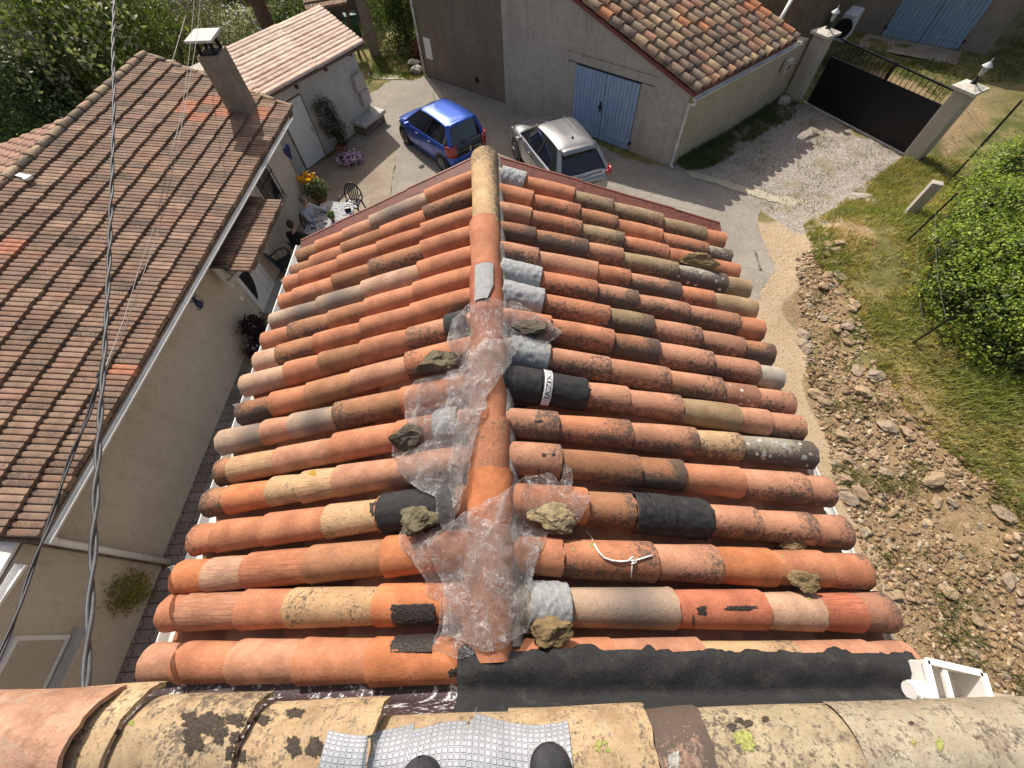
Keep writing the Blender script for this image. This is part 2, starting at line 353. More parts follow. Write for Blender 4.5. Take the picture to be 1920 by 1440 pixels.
for side, n_, s_ in (('L', nL, sL), ('R', nR, sR)):
    rr = rows3[side]
    for i in range(-1, 16):
        lo = rr[max(i, 0)]; hi = rr[min(i + 1, 15)]
        e = (lo[0] + hi[0]) / 2; r = (lo[1] + hi[1]) / 2
        if i == -1: e = rr[0][0] * 1.5 - rr[1][0] * .5; r = rr[0][1] * 1.5 - rr[1][1] * .5
        if i == 15: e = rr[15][0] * 1.45 - rr[14][0] * .45; r = rr[15][1] * 1.45 - rr[14][1] * .45
        e = e - n_ * .045; r = r - n_ * .045; d = r - e; L = d.length; n = max(1, int(L / .39)); k = 0
        for k in range(n):
            A = e + d * (k / n) + n_ * .012; B = e + d * min(1, (k + 1.12) / n)
            c = random.choice(['O', 'R', 'P', 'B', 'Pb', 'Bb'])
            tile(pan, A, B, -n_, .085, .1, c, rng, full=165, nu=3, nv=8)
pano = build_tiles(pan, 'channel_tiles', M['tile'], roof); collect(pan)
def findx(e, r, px):
    lo, hi = -.2, 1.5; f = lambda t: J(e + (r - e) * t)[0]; inc = f(1) > f(0)
    for _ in range(40):
        m = (lo + hi) / 2
        if (f(m) < px) == inc: lo = m
        else: hi = m
    return (lo + hi) / 2
for side, n_, s_, jl in (('L', nL, sL, Ljoint), ('R', nR, sR, Rjoint)):
    for i in range(16):
        e, r = rows3[side][i]; js, cs = jl[i]; cs = cs.split()
        ts = [findx(e, r, x) for x in js]
        if side == 'R': ts = ts[::-1]; cs = cs[::-1]
        ts = [0.0] + ts + [1.0]; mb = MB(); mb.lines = []; L = (r - e).length
        for k in range(len(ts) - 1):
            t0 = ts[k]; t1 = ts[k + 1]; ov = .06 / L
            A = e + (r - e) * t0 - n_ * (.052 - .012) + Vector((0, rng.uniform(-.004, .004), 0)); B = e + (r - e) * min(t1 + ov, 1.0) - n_ * .058
            rw = .101 + rng.uniform(-.004, .004)
            tile(mb, A, B, n_, rw, rw - .014, cs[min(k, len(cs) - 1)], rng, full=186, nu=8, nv=16, side=(-1 if side == 'R' else 1))
        build_tiles(mb, 'cover_tile_row', M['tile'], roof); collect(mb)
# ridge caps, laid from the far end towards the camera
capj = [282, 408, 497, 640, 785, 879, 1010, 1130, 1216]; capc = ['Yb', 'O', 'R', 'O', 'Ot', 'o', 'O', 'O']
caps = []
for k, y in enumerate(capj): caps.append(W(907 if k else 907, y, ZR + .06))
for k in range(8):
    A = caps[k + 1].copy(); B = caps[k].copy(); A.x = X0 + .01 + rng.uniform(-.012, .012); B.x = X0 + .01 + rng.uniform(-.01, .01); A.z = ZR - .02; B.z = ZR - .032
    mb = MB(); mb.lines = []
    # near tile lies over the far one: its far end is the wide lapping end
    if k == 0: A2 = A - Vector((0, .05, 0)); tile(mb, B, A2, Vector((0, 0, 1)), .128, .112, 'Yb', rng, nu=8, nv=18, side=-1)
    else: tile(mb, B + Vector((0, 0, .012)), A - Vector((0, .05, 0.0)), Vector((0, 0, 1)), .126, .108, capc[k], rng, nu=8, nv=18, side=-1)
    build_tiles(mb, 'ridge_tile', M['tile'], roof); collect(mb)
mb = MB()
for sx in (1,):
    rws = []
    yy = np.linspace(caps[-1].y, caps[0].y - .02, 90)
    for y in yy:
        n1 = noise.noise(Vector((sx * 3, y * 9, 0))) * .018; w = .03 + .012 * noise.noise(Vector((y * 5, sx, 1))) + (.012 if sx > 0 else -.012)
        x = X0 + sx * .118; rws.append([Vector((x - sx * .01, y, ZR + .012 + n1)), Vector((x + sx * w * .5, y, ZR + .0 + n1)), Vector((x + sx * w, y, ZR - .05 + n1)), Vector((x + sx * (w + .01), y, ZR - .13))])
    if sx < 0: rws = rws[::-1]
    mb.grid(rws)
mb.build('ridge_mortar', M['mortar'], roof, True); collect(mb)
# far verge: red boards closing the gable
mb = MB()
yv = max(rows3['L'][15][1].y, rows3['R'][15][1].y) + .10
for side, s_, ends in (('L', sL, rows3['L'][15]), ('R', sR, rows3['R'][15])):
    sx = -1 if side == 'L' else 1; n = 5; e = ends[0]
    tip = Vector((e.x, e.y + .13, e.z)); top = Vector((X0, yv + .03, ZR))
    for k in range(n):
        a = top.lerp(tip, k / n); b = top.lerp(tip, (k + 1.04) / n); o = (k % 2) * .008
        p = [a + Vector((0, -.06, -.02)), b + Vector((0, -.06, -.02 + o)), b + Vector((0, .075, .03 + o)), a + Vector((0, .075, .03))]
        q = [v + Vector((0, 0, -.035)) for v in p]
        mb.hexa(q + p if sx > 0 else q[::-1] + p[::-1])
        p = [a + Vector((0, .075, .035)), b + Vector((0, .075, .035 + o)), b + Vector((0, .095, .035 + o)), a + Vector((0, .095, .035))]; q = [v + Vector((0, 0, -.2)) for v in p]
        mb.hexa(q + p if sx > 0 else q[::-1] + p[::-1])
mb.build('verge_board', M['fascia'], house)
# gutters
def gutter(mb, a, b, r=.06, side=1, n=10, end=True):
    a = Vector(a); b = Vector(b); t = (b - a).normalized(); s = t.cross(Vector((0, 0, 1))).normalized()
    rws = []
    for p in (a, b):
        rws.append([p + s * (math.cos(math.pi * k / n) * r) - Vector((0, 0, math.sin(math.pi * k / n) * r)) for k in range(n + 1)])
    mb.grid(rws); mb.grid([[q + (q - p0) * .06 - Vector((0, 0, .002)) for q in rr][::-1] for p0, rr in ((a, rws[0]), (b, rws[1]))])
    for sg in (-1, 1): mb.tube([a + s * sg * (r + .003), b + s * sg * (r + .003)], .007, 6)
    for p, rr in ((a, rws[0]), (b, rws[1])): mb.face([mb.vert(q) for q in rr])
for side, (pa, pb) in (('L', ((560, 460), (273, 1285))), ('R', ((1395, 590), (1745, 1375)))):
    e0 = rows3[side][0][0]; z = e0.z - .16
    a = W(*pa, z); b = W(*pb, z); mb = MB(); ins = .05 if side == 'L' else -.05
    if side == 'R': a = W(1457, 727, z) + (W(1457, 727, z) - W(1620, 1093, z)) * 1.1; b = W(1700, 1275, z)
    a.x += ins; b.x += ins; gutter(mb, a, b, .07)
    mb.build('gutter', M['pvc'], house, True, autos=.6)
# wire clips at eave tiles (left)
for px, py in ((335, 1066), (452, 765), (537, 533)):
    p = planeL(px, py) + Vector((0, 0, .03)); mb = MB(); mb.box(p, (.05, .012, .012), .3); mb.tube([p + Vector((.02, 0, 0)), p + Vector((.03, -.01, -.05)), p + Vector((.02, -.02, -.09))], .003, 5)
    mb.tube([p + Vector((-.02, 0, .005)), p + Vector((-.03, 0, .02)), p + Vector((.01, .01, .02))], .003, 5)
    mb.build('tile_clip', M['pvc_dirty'], house)
# walls
M['wall_main'] = plaster('beige_render', (.46, .39, .30), (.53, .46, .36), (.32, .26, .20))
exL = rows3['L'][8][0].x + .28; exR = rows3['R'][8][0].x - .28; ye = rows3['L'][15][0].y - .05
yb = -2.6
def ztop(p):
    d = abs(p[0] - X0); return ZR - .225 - (sL if p[0] < X0 else sR) * d
mb = MB(); mb.prism([(exL, yb), (X0, yb), (exR, yb), (exR, ye), (X0, ye), (exL, ye)], -.2, ztop)
mb.build('wall', M['wall_main'], house)
# ================================================================== UPPER HOUSE (ridge under the photographer's feet)
upper = thing('ridge_house', 'taller house along the bottom edge, its tan lichened ridge tiles running side to side', 'house', (0, -2, 0))
M['tan_tile'] = terracotta('tan_lichened_terracotta', bs=.8, mott=.75)
uw = MB(); WY = -.36
uw.prism([(-2.3, -6), (2.35, -6), (2.35, WY - .02), (-2.3, WY - .02)], -.2, lambda p: 6.40 if p[1] > -1 else 4.9)
uw.build('wall', M['wall_main'], upper)
PAL.update({'1': (.47, .36, .225), '2': (.46, .275, .195), '3': (.38, .325, .22), '4': (.33, .22, .17), '5': (.40, .36, .27), '6': (.52, .24, .16)})
UZ = 6.50
ud = MB(); ud.hexa([(-2.5, -5.2, 4.75), (3.1, -5.2, 4.75), (3.1, WY - .05, 6.38), (-2.5, WY - .05, 6.38), (-2.5, -5.2, 4.85), (3.1, -5.2, 4.85), (3.1, WY - .05, 6.46), (-2.5, WY - .05, 6.46)])
uroof = ud.build('roof', M['deck'], upper)
bk = MB(); bk.lines = []
nb = Vector((0, -.335, 1)).normalized()
for i in range(24):
    x = -2.4 + i * .23
    for k in range(10):
        y0_ = WY - .35 - k * .40; A = Vector((x, y0_ - .42, UZ + .02 + (y0_ - .42 - WY) * .335)); B = Vector((x, y0_, UZ + .02 + (y0_ - WY) * .335))
        tile(bk, A, B, nb, .1, .086, random.choice(['1t', '3b', '5b', '2', '6', 'Ob']), rng, nu=2, nv=8)
build_tiles(bk, 'back_slope_tiles', M['tan_tile'], uroof)
ucaps = [(-520, -200, 1300, '5b', 0), (-250, 30, 1297, '6', 0), (150, 300, 1283, '1t', 0), (290, 505, 1298, '1t', .0), (500, 725, 1312, '1t', -.004), (715, 965, 1336, '1t', -.01), (950, 1203, 1325, '1t', 0),
         (1195, 1302, 1325, '4d', -.012), (1292, 1556, 1324, '3t', .0), (1545, 1925, 1308, '5t', .012), (-40, 228, 1288, '2', .045)]
for x0, x1, yt, code, dz in ucaps:
    z = UZ + dz; a = W(x0, yt, z + .03); b = W(x1, yt, z + .03); r = .128
    a.y -= r; b.y -= r; a.z = z; b.z = z + .008
    mb = MB(); mb.lines = []; tile(mb, b, a, Vector((0, 0, 1)), r + .004, r - .008, code, rng, full=176, nu=10, nv=20, side=1, thick=.014)
    build_tiles(mb, 'ridge_tile', M['tan_tile'], uroof); collect(mb)
# maroon painted flashing (left) and black membrane (right) against the higher wall
def strip(px0, px1, rowi, side, prof, n=70, jit=.01, seed=0.0):
    e, r = rows3[side][rowi]; t0, t1 = findx(e, r, px0), findx(e, r, px1); P = []
    for (dy, dz) in prof:
        P.append([])
    for k in range(n + 1):
        p = e + (r - e) * (t0 + (t1 - t0) * k / n)
        for q, (dy, dz) in enumerate(prof):
            nz = noise.noise(Vector((k * .12 + seed, q * .8, seed))) * jit; n2 = noise.noise(Vector((k * .5, q * 1.5, seed + 5))) * jit * .4
            P[q].append(Vector((p.x, p.y + dy + nz * .7, p.z + dz + nz + n2)) if dz < .4 else Vector((p.x, WY - .015 + n2 * .2, p.z + dz)))
    return P
Rr0 = rows3['R'][0]
prof = [(.062, .042), (.045, .060), (.02, .074), (-.01, .078), (-.04, .074), (-.07, .060), (-.095, .050), (-.115, .050), (-.13, .07), (-.14, .13), (-.15, .25), (-.16, .42), (-.16, .75)]
P_ = strip(862, 1700, 0, 'R', prof, 110, .016, 2.0)
for k in range(len(P_[0])):  # ragged upper edge
    j = noise.noise(Vector((k * .13, 0, 0))) * .05 + noise.noise(Vector((k * .45, 1, 0))) * .022 + noise.noise(Vector((k * 1.3, 3, 0))) * .012 - .016
    P_[0][k].y += j; P_[0][k].z += 0.004 - abs(j) * .2
mb = MB(); mb.grid(P_); o = mb.build('bitumen_membrane', M['bitumen'], roof, True); collect(mb)
b = o.modifiers.new('s', 'SOLIDIFY'); b.thickness = .004; b.offset = 0
prof = [(-.085, -.03), (-.11, -.045), (-.14, -.03), (-.15, .03), (-.155, .15), (-.155, .3), (-.16, .45), (-.16, .7)]
P_ = strip(272, 862, 0, 'L', prof, 80, .008, 9.0)
mb = MB(); mb.grid(P_); mb.build('wall_flashing', M['maroon'], roof, True); collect(mb)
BVH = BVHTree.FromPolygons([Vector(v) for v in BV_V], BV_F)
def hit(px, py, off=0.0):
    d = Vector(ray(px, py)).normalized(); loc, nrm, _, _ = BVH.ray_cast(Vector((0, 0, H)), d)
    if loc is None: loc = W(px, py, ZR - .2); nrm = Vector((0, 0, 1))
    if nrm.dot(d) > 0: nrm = -nrm
    return loc + nrm * off, nrm
def down(x, y, z0=8.0, default=5.4):
    loc, nrm, _, _ = BVH.ray_cast(Vector((x, y, z0)), Vector((0, 0, -1))); return loc.z if loc is not None else default
# wrapped patches: arcs hugging a tile of a row
def shell(side, i, px0, px1, a0, a1, rad, mat, name, rag=0.0, crin=.003, nu=40, nv=26, ends=(0, 1), taper=0.0, parent=None):
    e, r = rows3[side][i]; n_ = nL if side == 'L' else nR; t0, t1 = findx(e, r, px0), findx(e, r, px1); L = (r - e).length
    d = (r - e).normalized(); s = d.cross(n_).normalized(); u = s.cross(d); P = []; U = []
    for q in range(nu + 1):
        f = q / nu; row = []
        for k in range(nv + 1):
            g = k / nv; tt = t0 + (t1 - t0) * f
            if rag: tt += (noise.noise(Vector((g * 9, i, f * 2))) + .6 * noise.noise(Vector((g * 31, i, 7)))) * rag / L * (1 if (f > .5 and 1 in ends) or (f < .5 and 0 in ends) else 0) * abs(2 * f - 1)
            an = a0 + (a1 - a0) * g + (noise.noise(Vector((f * 8, i, 3 if g > .5 else 9))) * rag * 6 * abs(2 * g - 1))
            a = math.radians(an) if not rag else math.radians(an + noise.noise(Vector((f * 8, i, 3 if g > .5 else 9))) * rag * 200 * abs(2 * g - 1))
            rr = rad + taper * f + crin * (noise.noise(Vector((f * 7, g * 14, i * 3.1))) + .6 * noise.noise(Vector((f * 15, g * 33, i))))
            row.append(e + (r - e) * tt - n_ * .048 + s * (math.sin(a) * rr) + u * (math.cos(a) * rr))
        P.append(row)
    mb = MB(); mb.grid(P); o = mb.build(name, mat, parent or roof, True)
    m = o.modifiers.new('s', 'SOLIDIFY'); m.thickness = .003; m.offset = 0; collect(mb); return o, P
for i, px in ((15, 983), (10, 1012), (9, 1017), (7, 1027), (1, 1065)):
    x0 = {15: 940, 10: 939, 9: 941, 7: 955, 1: 990}[i]
    shell('R', i, px + 1, x0, -88, 80, .112, M['foil'], 'foil_patch', rag=.004, crin=.006)
shell('L', 5, 818, 862, -70, 85, .112, M['foil'], 'foil_patch', rag=.004, crin=.004)
shell('L', 3, 716, 858, -88, 88, .113, M['bitumen'], 'bitumen_patch', rag=.006, crin=.004)
shell('L', 8, 838, 878, -85, 88, .111, M['bitumen'], 'bitumen_patch', rag=.003)
shell('R', 3, 1327, 1187, -92, 80, .114, M['bitumen'], 'bitumen_patch', rag=.008, crin=.007)
shell('R', 3, 1256, 1215, -60, 60, .119, M['bitumen'], 'bitumen_patch', rag=.002, crin=.004)
ob, Pb = shell('R', 6, 1098, 938, -95, 75, .113, M['bitumen'], 'bitumen_patch', rag=.02, crin=.004, ends=(0,))
shell('R', 6, 1012, 940, -100, 60, .121, M['bitumen'], 'bitumen_patch', rag=.003, crin=.003)
shell('L', 1, 745, 824, 2, 66, .104, M['tar'], 'tar_patch', rag=.008, crin=.002)
shell('L', 0, 737, 817, -72, -18, .105, M['tar'], 'tar_patch', rag=.008, crin=.002)
# printed white band on the black wrap
M['label'] = plain('printed_tape', (.62, .61, .60), .5, var=.1); M['ink'] = plain('black_ink', (.02, .02, .025), .5); M['blue_ink'] = plain('blue_ink', (.03, .10, .25), .5)
ol, PL = shell('R', 6, 1031, 1016, -85, 55, .1245, M['label'], 'tape_band', rag=0, crin=.002, nu=6, nv=40)
def text_on(P, txt, size, parent, mat, flip=False, g0=0.08, g1=.92):
    cu = bpy.data.curves.new('t', 'FONT'); cu.body = txt; cu.size = 1; ob_ = bpy.data.objects.new('t', cu); C.objects.link(ob_)
    me = bpy.data.meshes.new_from_object(ob_.evaluated_get(bpy.context.evaluated_depsgraph_get())); bpy.data.objects.remove(ob_)
    xs = [v.co.x for v in me.vertices]; ys = [v.co.y for v in me.vertices]; x0, x1, y0, y1 = min(xs), max(xs), min(ys), max(ys)
    nu = len(P) - 1; nv = len(P[0]) - 1
    for v in me.vertices:
        g = g0 + (g1 - g0) * (v.co.x - x0) / (x1 - x0); f = .5 + size * ((v.co.y - y0) / (y1 - y0) - .5)
        if flip: g = 1 - g; f = 1 - f
        a = g * nv; k = min(int(a), nv - 1); b_ = f * nu; q = min(int(b_), nu - 1); fa = a - k; fb = b_ - q
        p = P[q][k] * (1 - fa) * (1 - fb) + P[q][k + 1] * fa * (1 - fb) + P[q + 1][k] * (1 - fa) * fb + P[q + 1][k + 1] * fa * fb
        nn = (P[q][k + 1] - P[q][k]).cross(P[q + 1][k] - P[q][k]).normalized()
        if nn.z < 0: nn = -nn
        v.co = p + nn * .0035
    me.materials.clear(); me.materials.append(mat); o = bpy.data.objects.new('lettering', me); link(o, parent); return o
text_on(PL, 'IITXIZVI', .6, roof, M['ink'], flip=True, g0=.05, g1=.8)
# foil strip on the ridge cap
ry = [W(905, y, ZR + .1).y for y in (495, 562)]
P_ = []
for q in range(31):
    y = ry[0] + (ry[1] - ry[0]) * q / 30 + 0.0; row = []
    for k in range(21):
        a = math.radians(-36 + 62 * k / 20 + (0 if q < 18 else -(q - 18) * 1.6 * k / 20)); r = .128 + .003 * noise.noise(Vector((q * .3, k * .5, 2)))
        row.append(Vector((X0 + .01 + math.sin(a) * r, y, ZR - .012 + math.cos(a) * r)))
    P_.append(row)
mb = MB(); mb.grid(P_); mb.build('foil_patch', M['foil'], roof, True); collect(mb)
# embossed aluminium flashing dressed over the upper ridge
x0, x1 = W(612, 1400, UZ + .12).x, W(1070, 1400, UZ + .12).x; nx, ny = 120, 60; P_ = []; yc = W(840, 1338, UZ + .03).y
for i in range(nx + 1):
    x = x0 + (x1 - x0) * i / nx; row = []
    xx = (i / nx)
    ys = yc - .012 - .012 * math.sin(xx * 9) - (.012 if .34 < xx < .58 else 0)
    for k in range(ny + 1): row.append([x, ys - .30 * k / ny])
    P_.append(row)
Z_ = np.array([[down(p[0], p[1], 8, 6.4) for p in row] for row in P_]); Z_ = np.maximum(Z_, 6.36)
for _ in range(3): Z_[1:-1, 1:-1] = (Z_[:-2, 1:-1] + Z_[2:, 1:-1] + Z_[1:-1, :-2] + Z_[1:-1, 2:]) / 4
for i in range(nx + 1):
    for k in range(ny + 1):
        x, y = P_[i][k]; w = .004 * noise.noise(Vector((x * 22, y * 12, 0))) + .003 * math.sin(x * 60 + 2 * math.sin(y * 14)) * (.4 + .6 * noise.noise(Vector((x * 6, y * 6, 4))))
        P_[i][k] = Vector((x, y, Z_[i, k] + .009 + w))
arc = [0]
for k in range(ny): arc.append(arc[-1] + (P_[nx // 2][k + 1] - P_[nx // 2][k]).length)
mb = MB(); mb.grid(P_, uvf=lambda a, b: ((x1 - x0) * a, arc[int(round(b * ny))])); mb.build('embossed_foil_flashing', M['quilt'], uroof, True); collect(mb)
BVH = BVHTree.FromPolygons([Vector(v) for v in BV_V], BV_F)
# lichen and tar blots grown on the tiles
def lich(name, c): 
    t = NT(name); n = t.noise(t.tex(), 140, 5); al = t.step(t.math('ADD', t.math('MULTIPLY', t.noise(t.tex(), 130, 6, .75), 1.0), t.math('MULTIPLY', t.attr('Col'), .45)), .58, .78); return t.fin(t.mix(t.step(n, .35, .65), c, tuple(q * .55 for q in c)), .95, t.bump(n, .6, .004), 0, .1, Alpha=al)
M['lich_y'] = lich('yellow_lichen', (.33, .34, .11)); M['lich_d'] = lich('black_lichen', (.075, .06, .048)); M['lich_o'] = lich('ochre_lichen', (.42, .27, .04)); M['lich_w'] = lich('grey_lichen', (.42, .42, .38))
def blot(mb, px, py, w, h, seed, off=.0022, ir=.35):
    n = 44; pts = [hit(px, py, off)[0]]; r1 = []; r2 = []
    for k in range(n):
        a = k * 2 * math.pi / n; q = 1 + ir * (noise.noise(Vector((math.cos(a) * 1.8, math.sin(a) * 1.8, seed))) + .7 * noise.noise(Vector((math.cos(a) * 5, math.sin(a) * 5, seed + 3)))) * 1.6
        q = max(.3, q)
        r1.append(hit(px + w / 2 * math.cos(a) * q * .55, py + h / 2 * math.sin(a) * q * .55, off)[0]); r2.append(hit(px + w / 2 * math.cos(a) * q, py + h / 2 * math.sin(a) * q, off * .6)[0])
    c = mb.vert(pts[0]); i1 = [mb.vert(p) for p in r1]; mb.cc = (0, 0, 0); i2 = [mb.vert(p) for p in r2]; mb.cc = (1, 1, 1)
    for k in range(n): mb.face((c, i1[(k + 1) % n], i1[k])); mb.face((i1[k], i1[(k + 1) % n], i2[(k + 1) % n], i2[k]))
def blots(name, mat, lst, parent):
    for j, (x, y, w, h) in enumerate(lst): mb = MB(); blot(mb, x, y, w * 1.15, h * 1.15, j * 3.7 + x * .01); mb.build(name, mat, parent)
ys = [(1395, 1385, 40, 30), (1405, 1398, 26, 22), (1121, 1398, 17, 20), (1135, 1393, 9, 10), (1140, 1406, 10, 11), (1713, 1393, 9, 14), (1762, 1396, 17, 26), (246, 1356, 12, 10), (1075, 1030, 7, 7), (1110, 1022, 8, 9)]
blots('lichen_spot', M['lich_y'], [q for q in ys if q[1] > 1300], uroof); blots('lichen_spot', M['lich_y'], [q for q in ys if q[1] < 1300] + [(1467, 1043, 5, 6), (1517, 1122, 6, 6)], roof)
blots('lichen_spot', M['lich_o'], [(586, 887, 15, 11)], roof)
blots('black_lichen_spot', M['lich_d'], [(352, 1345, 34, 20), (375, 1362, 62, 46), (362, 1392, 40, 52), (400, 1352, 40, 26), (412, 1378, 34, 32), (447, 1352, 48, 24), (490, 1350, 36, 18), (553, 1338, 34, 20), (442, 1384, 22, 26),
    (433, 1412, 24, 30), (455, 1418, 16, 30), (551, 1400, 30, 40), (590, 1402, 38, 46), (220, 1372, 12, 12), (1372, 1364, 22, 16), (1402, 1358, 18, 16), (1387, 1352, 16, 12), (1435, 1350, 18, 12), (1708, 1356, 10, 8)], uroof)
blots('tar_splash', M['tar'], [(1316, 1145, 16, 14), (1390, 1140, 50, 9), (1300, 1165, 4, 22), (851, 1262, 18, 14), (1010, 790, 14, 5), (975, 762, 30, 5), (700, 953, 10, 30), (705, 965, 6, 20), (1020, 853, 8, 6), (1038, 852, 6, 6)], roof)
blots('grey_lichen_spot', M['lich_w'], [(1265, 1425, 22, 36), (1432, 854, 10, 18), (1470, 835, 12, 12), (1508, 858, 12, 10), (1455, 830, 10, 8)], roof)
# ================================================================== STONES holding the plastic down
def stonemat(name, c1, c2, c3):
    t = NT(name); co = t.tex(); n = t.noise(co, 14, 8, .7); n2 = t.noise(co, 60, 6, .75)
    c = t.mix(t.step(n, .35, .65), c1, c2); c = t.mix(t.step(n2, .52, .72), c, c3)
    return t.fin(c, .85, t.bump(n2, .8, .008, t.bump(n, .6, .02)), 0, .25)
M['st_olive'] = stonemat('olive_schist', (.10, .085, .05), (.18, .155, .095), (.045, .038, .028)); M['st_dark'] = stonemat('dark_schist', (.065, .055, .04), (.13, .11, .08), (.03, .026, .02))
M['st_ochre'] = stonemat('ochre_stone', (.38, .30, .16), (.22, .18, .11), (.09, .075, .05)); M['st_brown'] = stonemat('brown_stone', (.16, .11, .055), (.25, .18, .09), (.07, .05, .03))
def rockmesh(name, mat, size, seed, sub=3, cuts=9, rough=.075, flat=1.0):
    bm = bmesh.new(); bmesh.ops.create_icosphere(bm, subdivisions=sub, radius=1); r = random.Random(seed)
    pl = []
    for _ in range(cuts):
        n = Vector((r.uniform(-1, 1), r.uniform(-1, 1), r.uniform(-1, 1))).normalized(); pl.append((n, r.uniform(.5, .85)))
    for v in bm.verts:
        for n, d in pl:
            q = v.co.dot(n) - d
            if q > 0: v.co -= n * q
        v.co += v.co.normalized() * (noise.noise(v.co * 2.3 + Vector((seed, 0, 0))) * rough * 2 + noise.noise(v.co * 6 + Vector((0, seed, 0))) * rough * .9 + (abs(noise.noise(Vector((v.co.x * 3, v.co.y * 9, v.co.z * 14 + seed)))) - .2) * rough * 1.1)
        v.co = Vector((v.co.x * size[0], v.co.y * size[1], v.co.z * size[2]))
    me = bpy.data.meshes.new(name); bm.to_mesh(me); bm.free(); me.materials.append(mat); return me
stones = [(816, 676, 90, 56, .35, 'st_olive', 11, 'olive jagged stone left of the ridge, uppermost on the left slope', 15), (762, 812, 64, 56, 0, 'st_dark', 22, 'dark brown rounded stone at the left edge of the plastic sheet', 0),
 (786, 960, 70, 82, 1.2, 'st_olive', 33, 'tall blocky olive stone beside the black patch left of the ridge', 0), (1028, 958, 94, 58, -.2, 'st_ochre', 44, 'ochre-topped stone lying on the right wing of the plastic', 0),
 (1028, 1165, 86, 60, .1, 'st_brown', 55, 'mossy brown stone on the silver foil patch nearest the camera', 0), (996, 613, 92, 44, -.15, 'st_dark', 66, 'dark flat stone under the upper corner of the plastic', 0),
 (1304, 488, 74, 34, -.3, 'st_brown', 77, 'flat lichen-covered stone low on the far right slope', 0), (1482, 1016, 54, 28, -.1, 'st_brown', 88, 'small flat brown stone between two rows, right eave side', 0),
 (1503, 1080, 56, 44, -.3, 'st_brown', 99, 'angular brown stone on the row below the small flat one, right eave side', 0)]
for px, py, w, h, rz, mt, sd, lab, _ in stones:
    p, n = hit(px, py); dep = -(RM.T @ np.array([p.x, p.y, p.z - H]))[2]; k = dep / FP / 2
    sz = (w * k * 1.08, h * k * .98, min(w, h) * k * .8); me = rockmesh('stone', M[mt], sz, sd, 4, 12, .10)
    p, n = hit(px, py + h * .18); o = bpy.data.objects.new('stone', me); C.objects.link(o); o.location = p + Vector((0, -.01, sz[2] * .62)); o.rotation_euler = (.15 * math.sin(sd), .2 * math.cos(sd), rz)
    tag(o, lab, 'stone', None)
# ================================================================== PLASTIC SHEET
t = NT('clear_plastic'); co = t.tex(); ca = t.sep(t.attr('Col')); n = t.noise(co, 5, 5, .6, 2.2); n2 = t.noise(co, 16, 4, .6, 2.5); n3 = t.noise(co, 34, 3, .6, 2.0)
def crease_(q, w): return t.step(t.math('ABSOLUTE', t.math('SUBTRACT', q, .5)), 0, w, 1, 0)
cl = t.math('MAXIMUM', crease_(n, .02), t.math('MULTIPLY', crease_(n2, .022), .8)); cl = t.math('MULTIPLY', cl, t.step(t.noise(co, 9, 3), .42, .6))
tr = t.n.new('ShaderNodeBsdfTransparent'); tr.inputs[0].default_value = (.985, .985, .985, 1); gl = t.n.new('ShaderNodeBsdfGlossy'); gl.inputs['Roughness'].default_value = .17; gl.inputs[0].default_value = (1, 1, 1, 1)
df = t.n.new('ShaderNodeBsdfTranslucent'); df.inputs[0].default_value = (.9, .9, .92, 1); dd = t.n.new('ShaderNodeBsdfDiffuse'); dd.inputs[0].default_value = (.95, .95, .95, 1)
m0 = t.n.new('ShaderNodeMixShader'); m0.inputs[0].default_value = .5; t.t.links.new(df.outputs[0], m0.inputs[1]); t.t.links.new(dd.outputs[0], m0.inputs[2])
m1 = t.n.new('ShaderNodeMixShader'); lw = t.n.new('ShaderNodeLayerWeight'); lw.inputs[0].default_value = .3
rid = t.math('SUBTRACT', 1., t.math('MULTIPLY', t.math('ABSOLUTE', t.math('SUBTRACT', n2, .5)), 2.)); rid3 = t.math('SUBTRACT', 1., t.math('MULTIPLY', t.math('ABSOLUTE', t.math('SUBTRACT', n3, .5)), 2.))
bmp = t.bump(rid3, .35, .012, t.bump(rid, 1., .03))
for q in (gl, df, dd): t.t.links.new(bmp, q.inputs['Normal'])
t.t.links.new(bmp, lw.inputs['Normal'])
fac = t.math('ADD', t.math('MULTIPLY', cl, .75), t.math('MULTIPLY', t.math('POWER', ca[0], 2.6), .85)); fac = t.math('ADD', fac, t.math('MULTIPLY', ca[1], .3)); fac = t.math('ADD', fac, t.math('MULTIPLY', lw.outputs['Facing'], .12)); fac = t.math('ADD', fac, .012, True)
t.set(m1.inputs[0], fac); t.t.links.new(tr.outputs[0], m1.inputs[1]); t.t.links.new(m0.outputs[0], m1.inputs[2])
m2 = t.n.new('ShaderNodeMixShader'); t.set(m2.inputs[0], t.math('ADD', t.math('MULTIPLY', lw.outputs['Fresnel'], .4), .06, True)); t.t.links.new(m1.outputs[0], m2.inputs[1]); t.t.links.new(gl.outputs[0], m2.inputs[2])
t.t.links.new(m2.outputs[0], t.out.inputs[0]); M['plastic'] = t.m
def fold(x, y, s):
    v = 0; tot = 0
    for k, (a, fq, w) in enumerate(((1.15, 1.9, 1.), (1.45, 3.3, .8), (.6, 5.2, .45), (1.9, 9., .2))):
        u, w_ = x * math.cos(a) + y * math.sin(a), -x * math.sin(a) + y * math.cos(a)
        q = noise.noise(Vector((u * fq * .45 + .5 * noise.noise(Vector((x * 4, y * 4, s))), w_ * fq * 1.5, s + k * 7))); v += w * (1 - min(1, abs(q) * 3.2)) ** 2; tot += w
    return v / tot
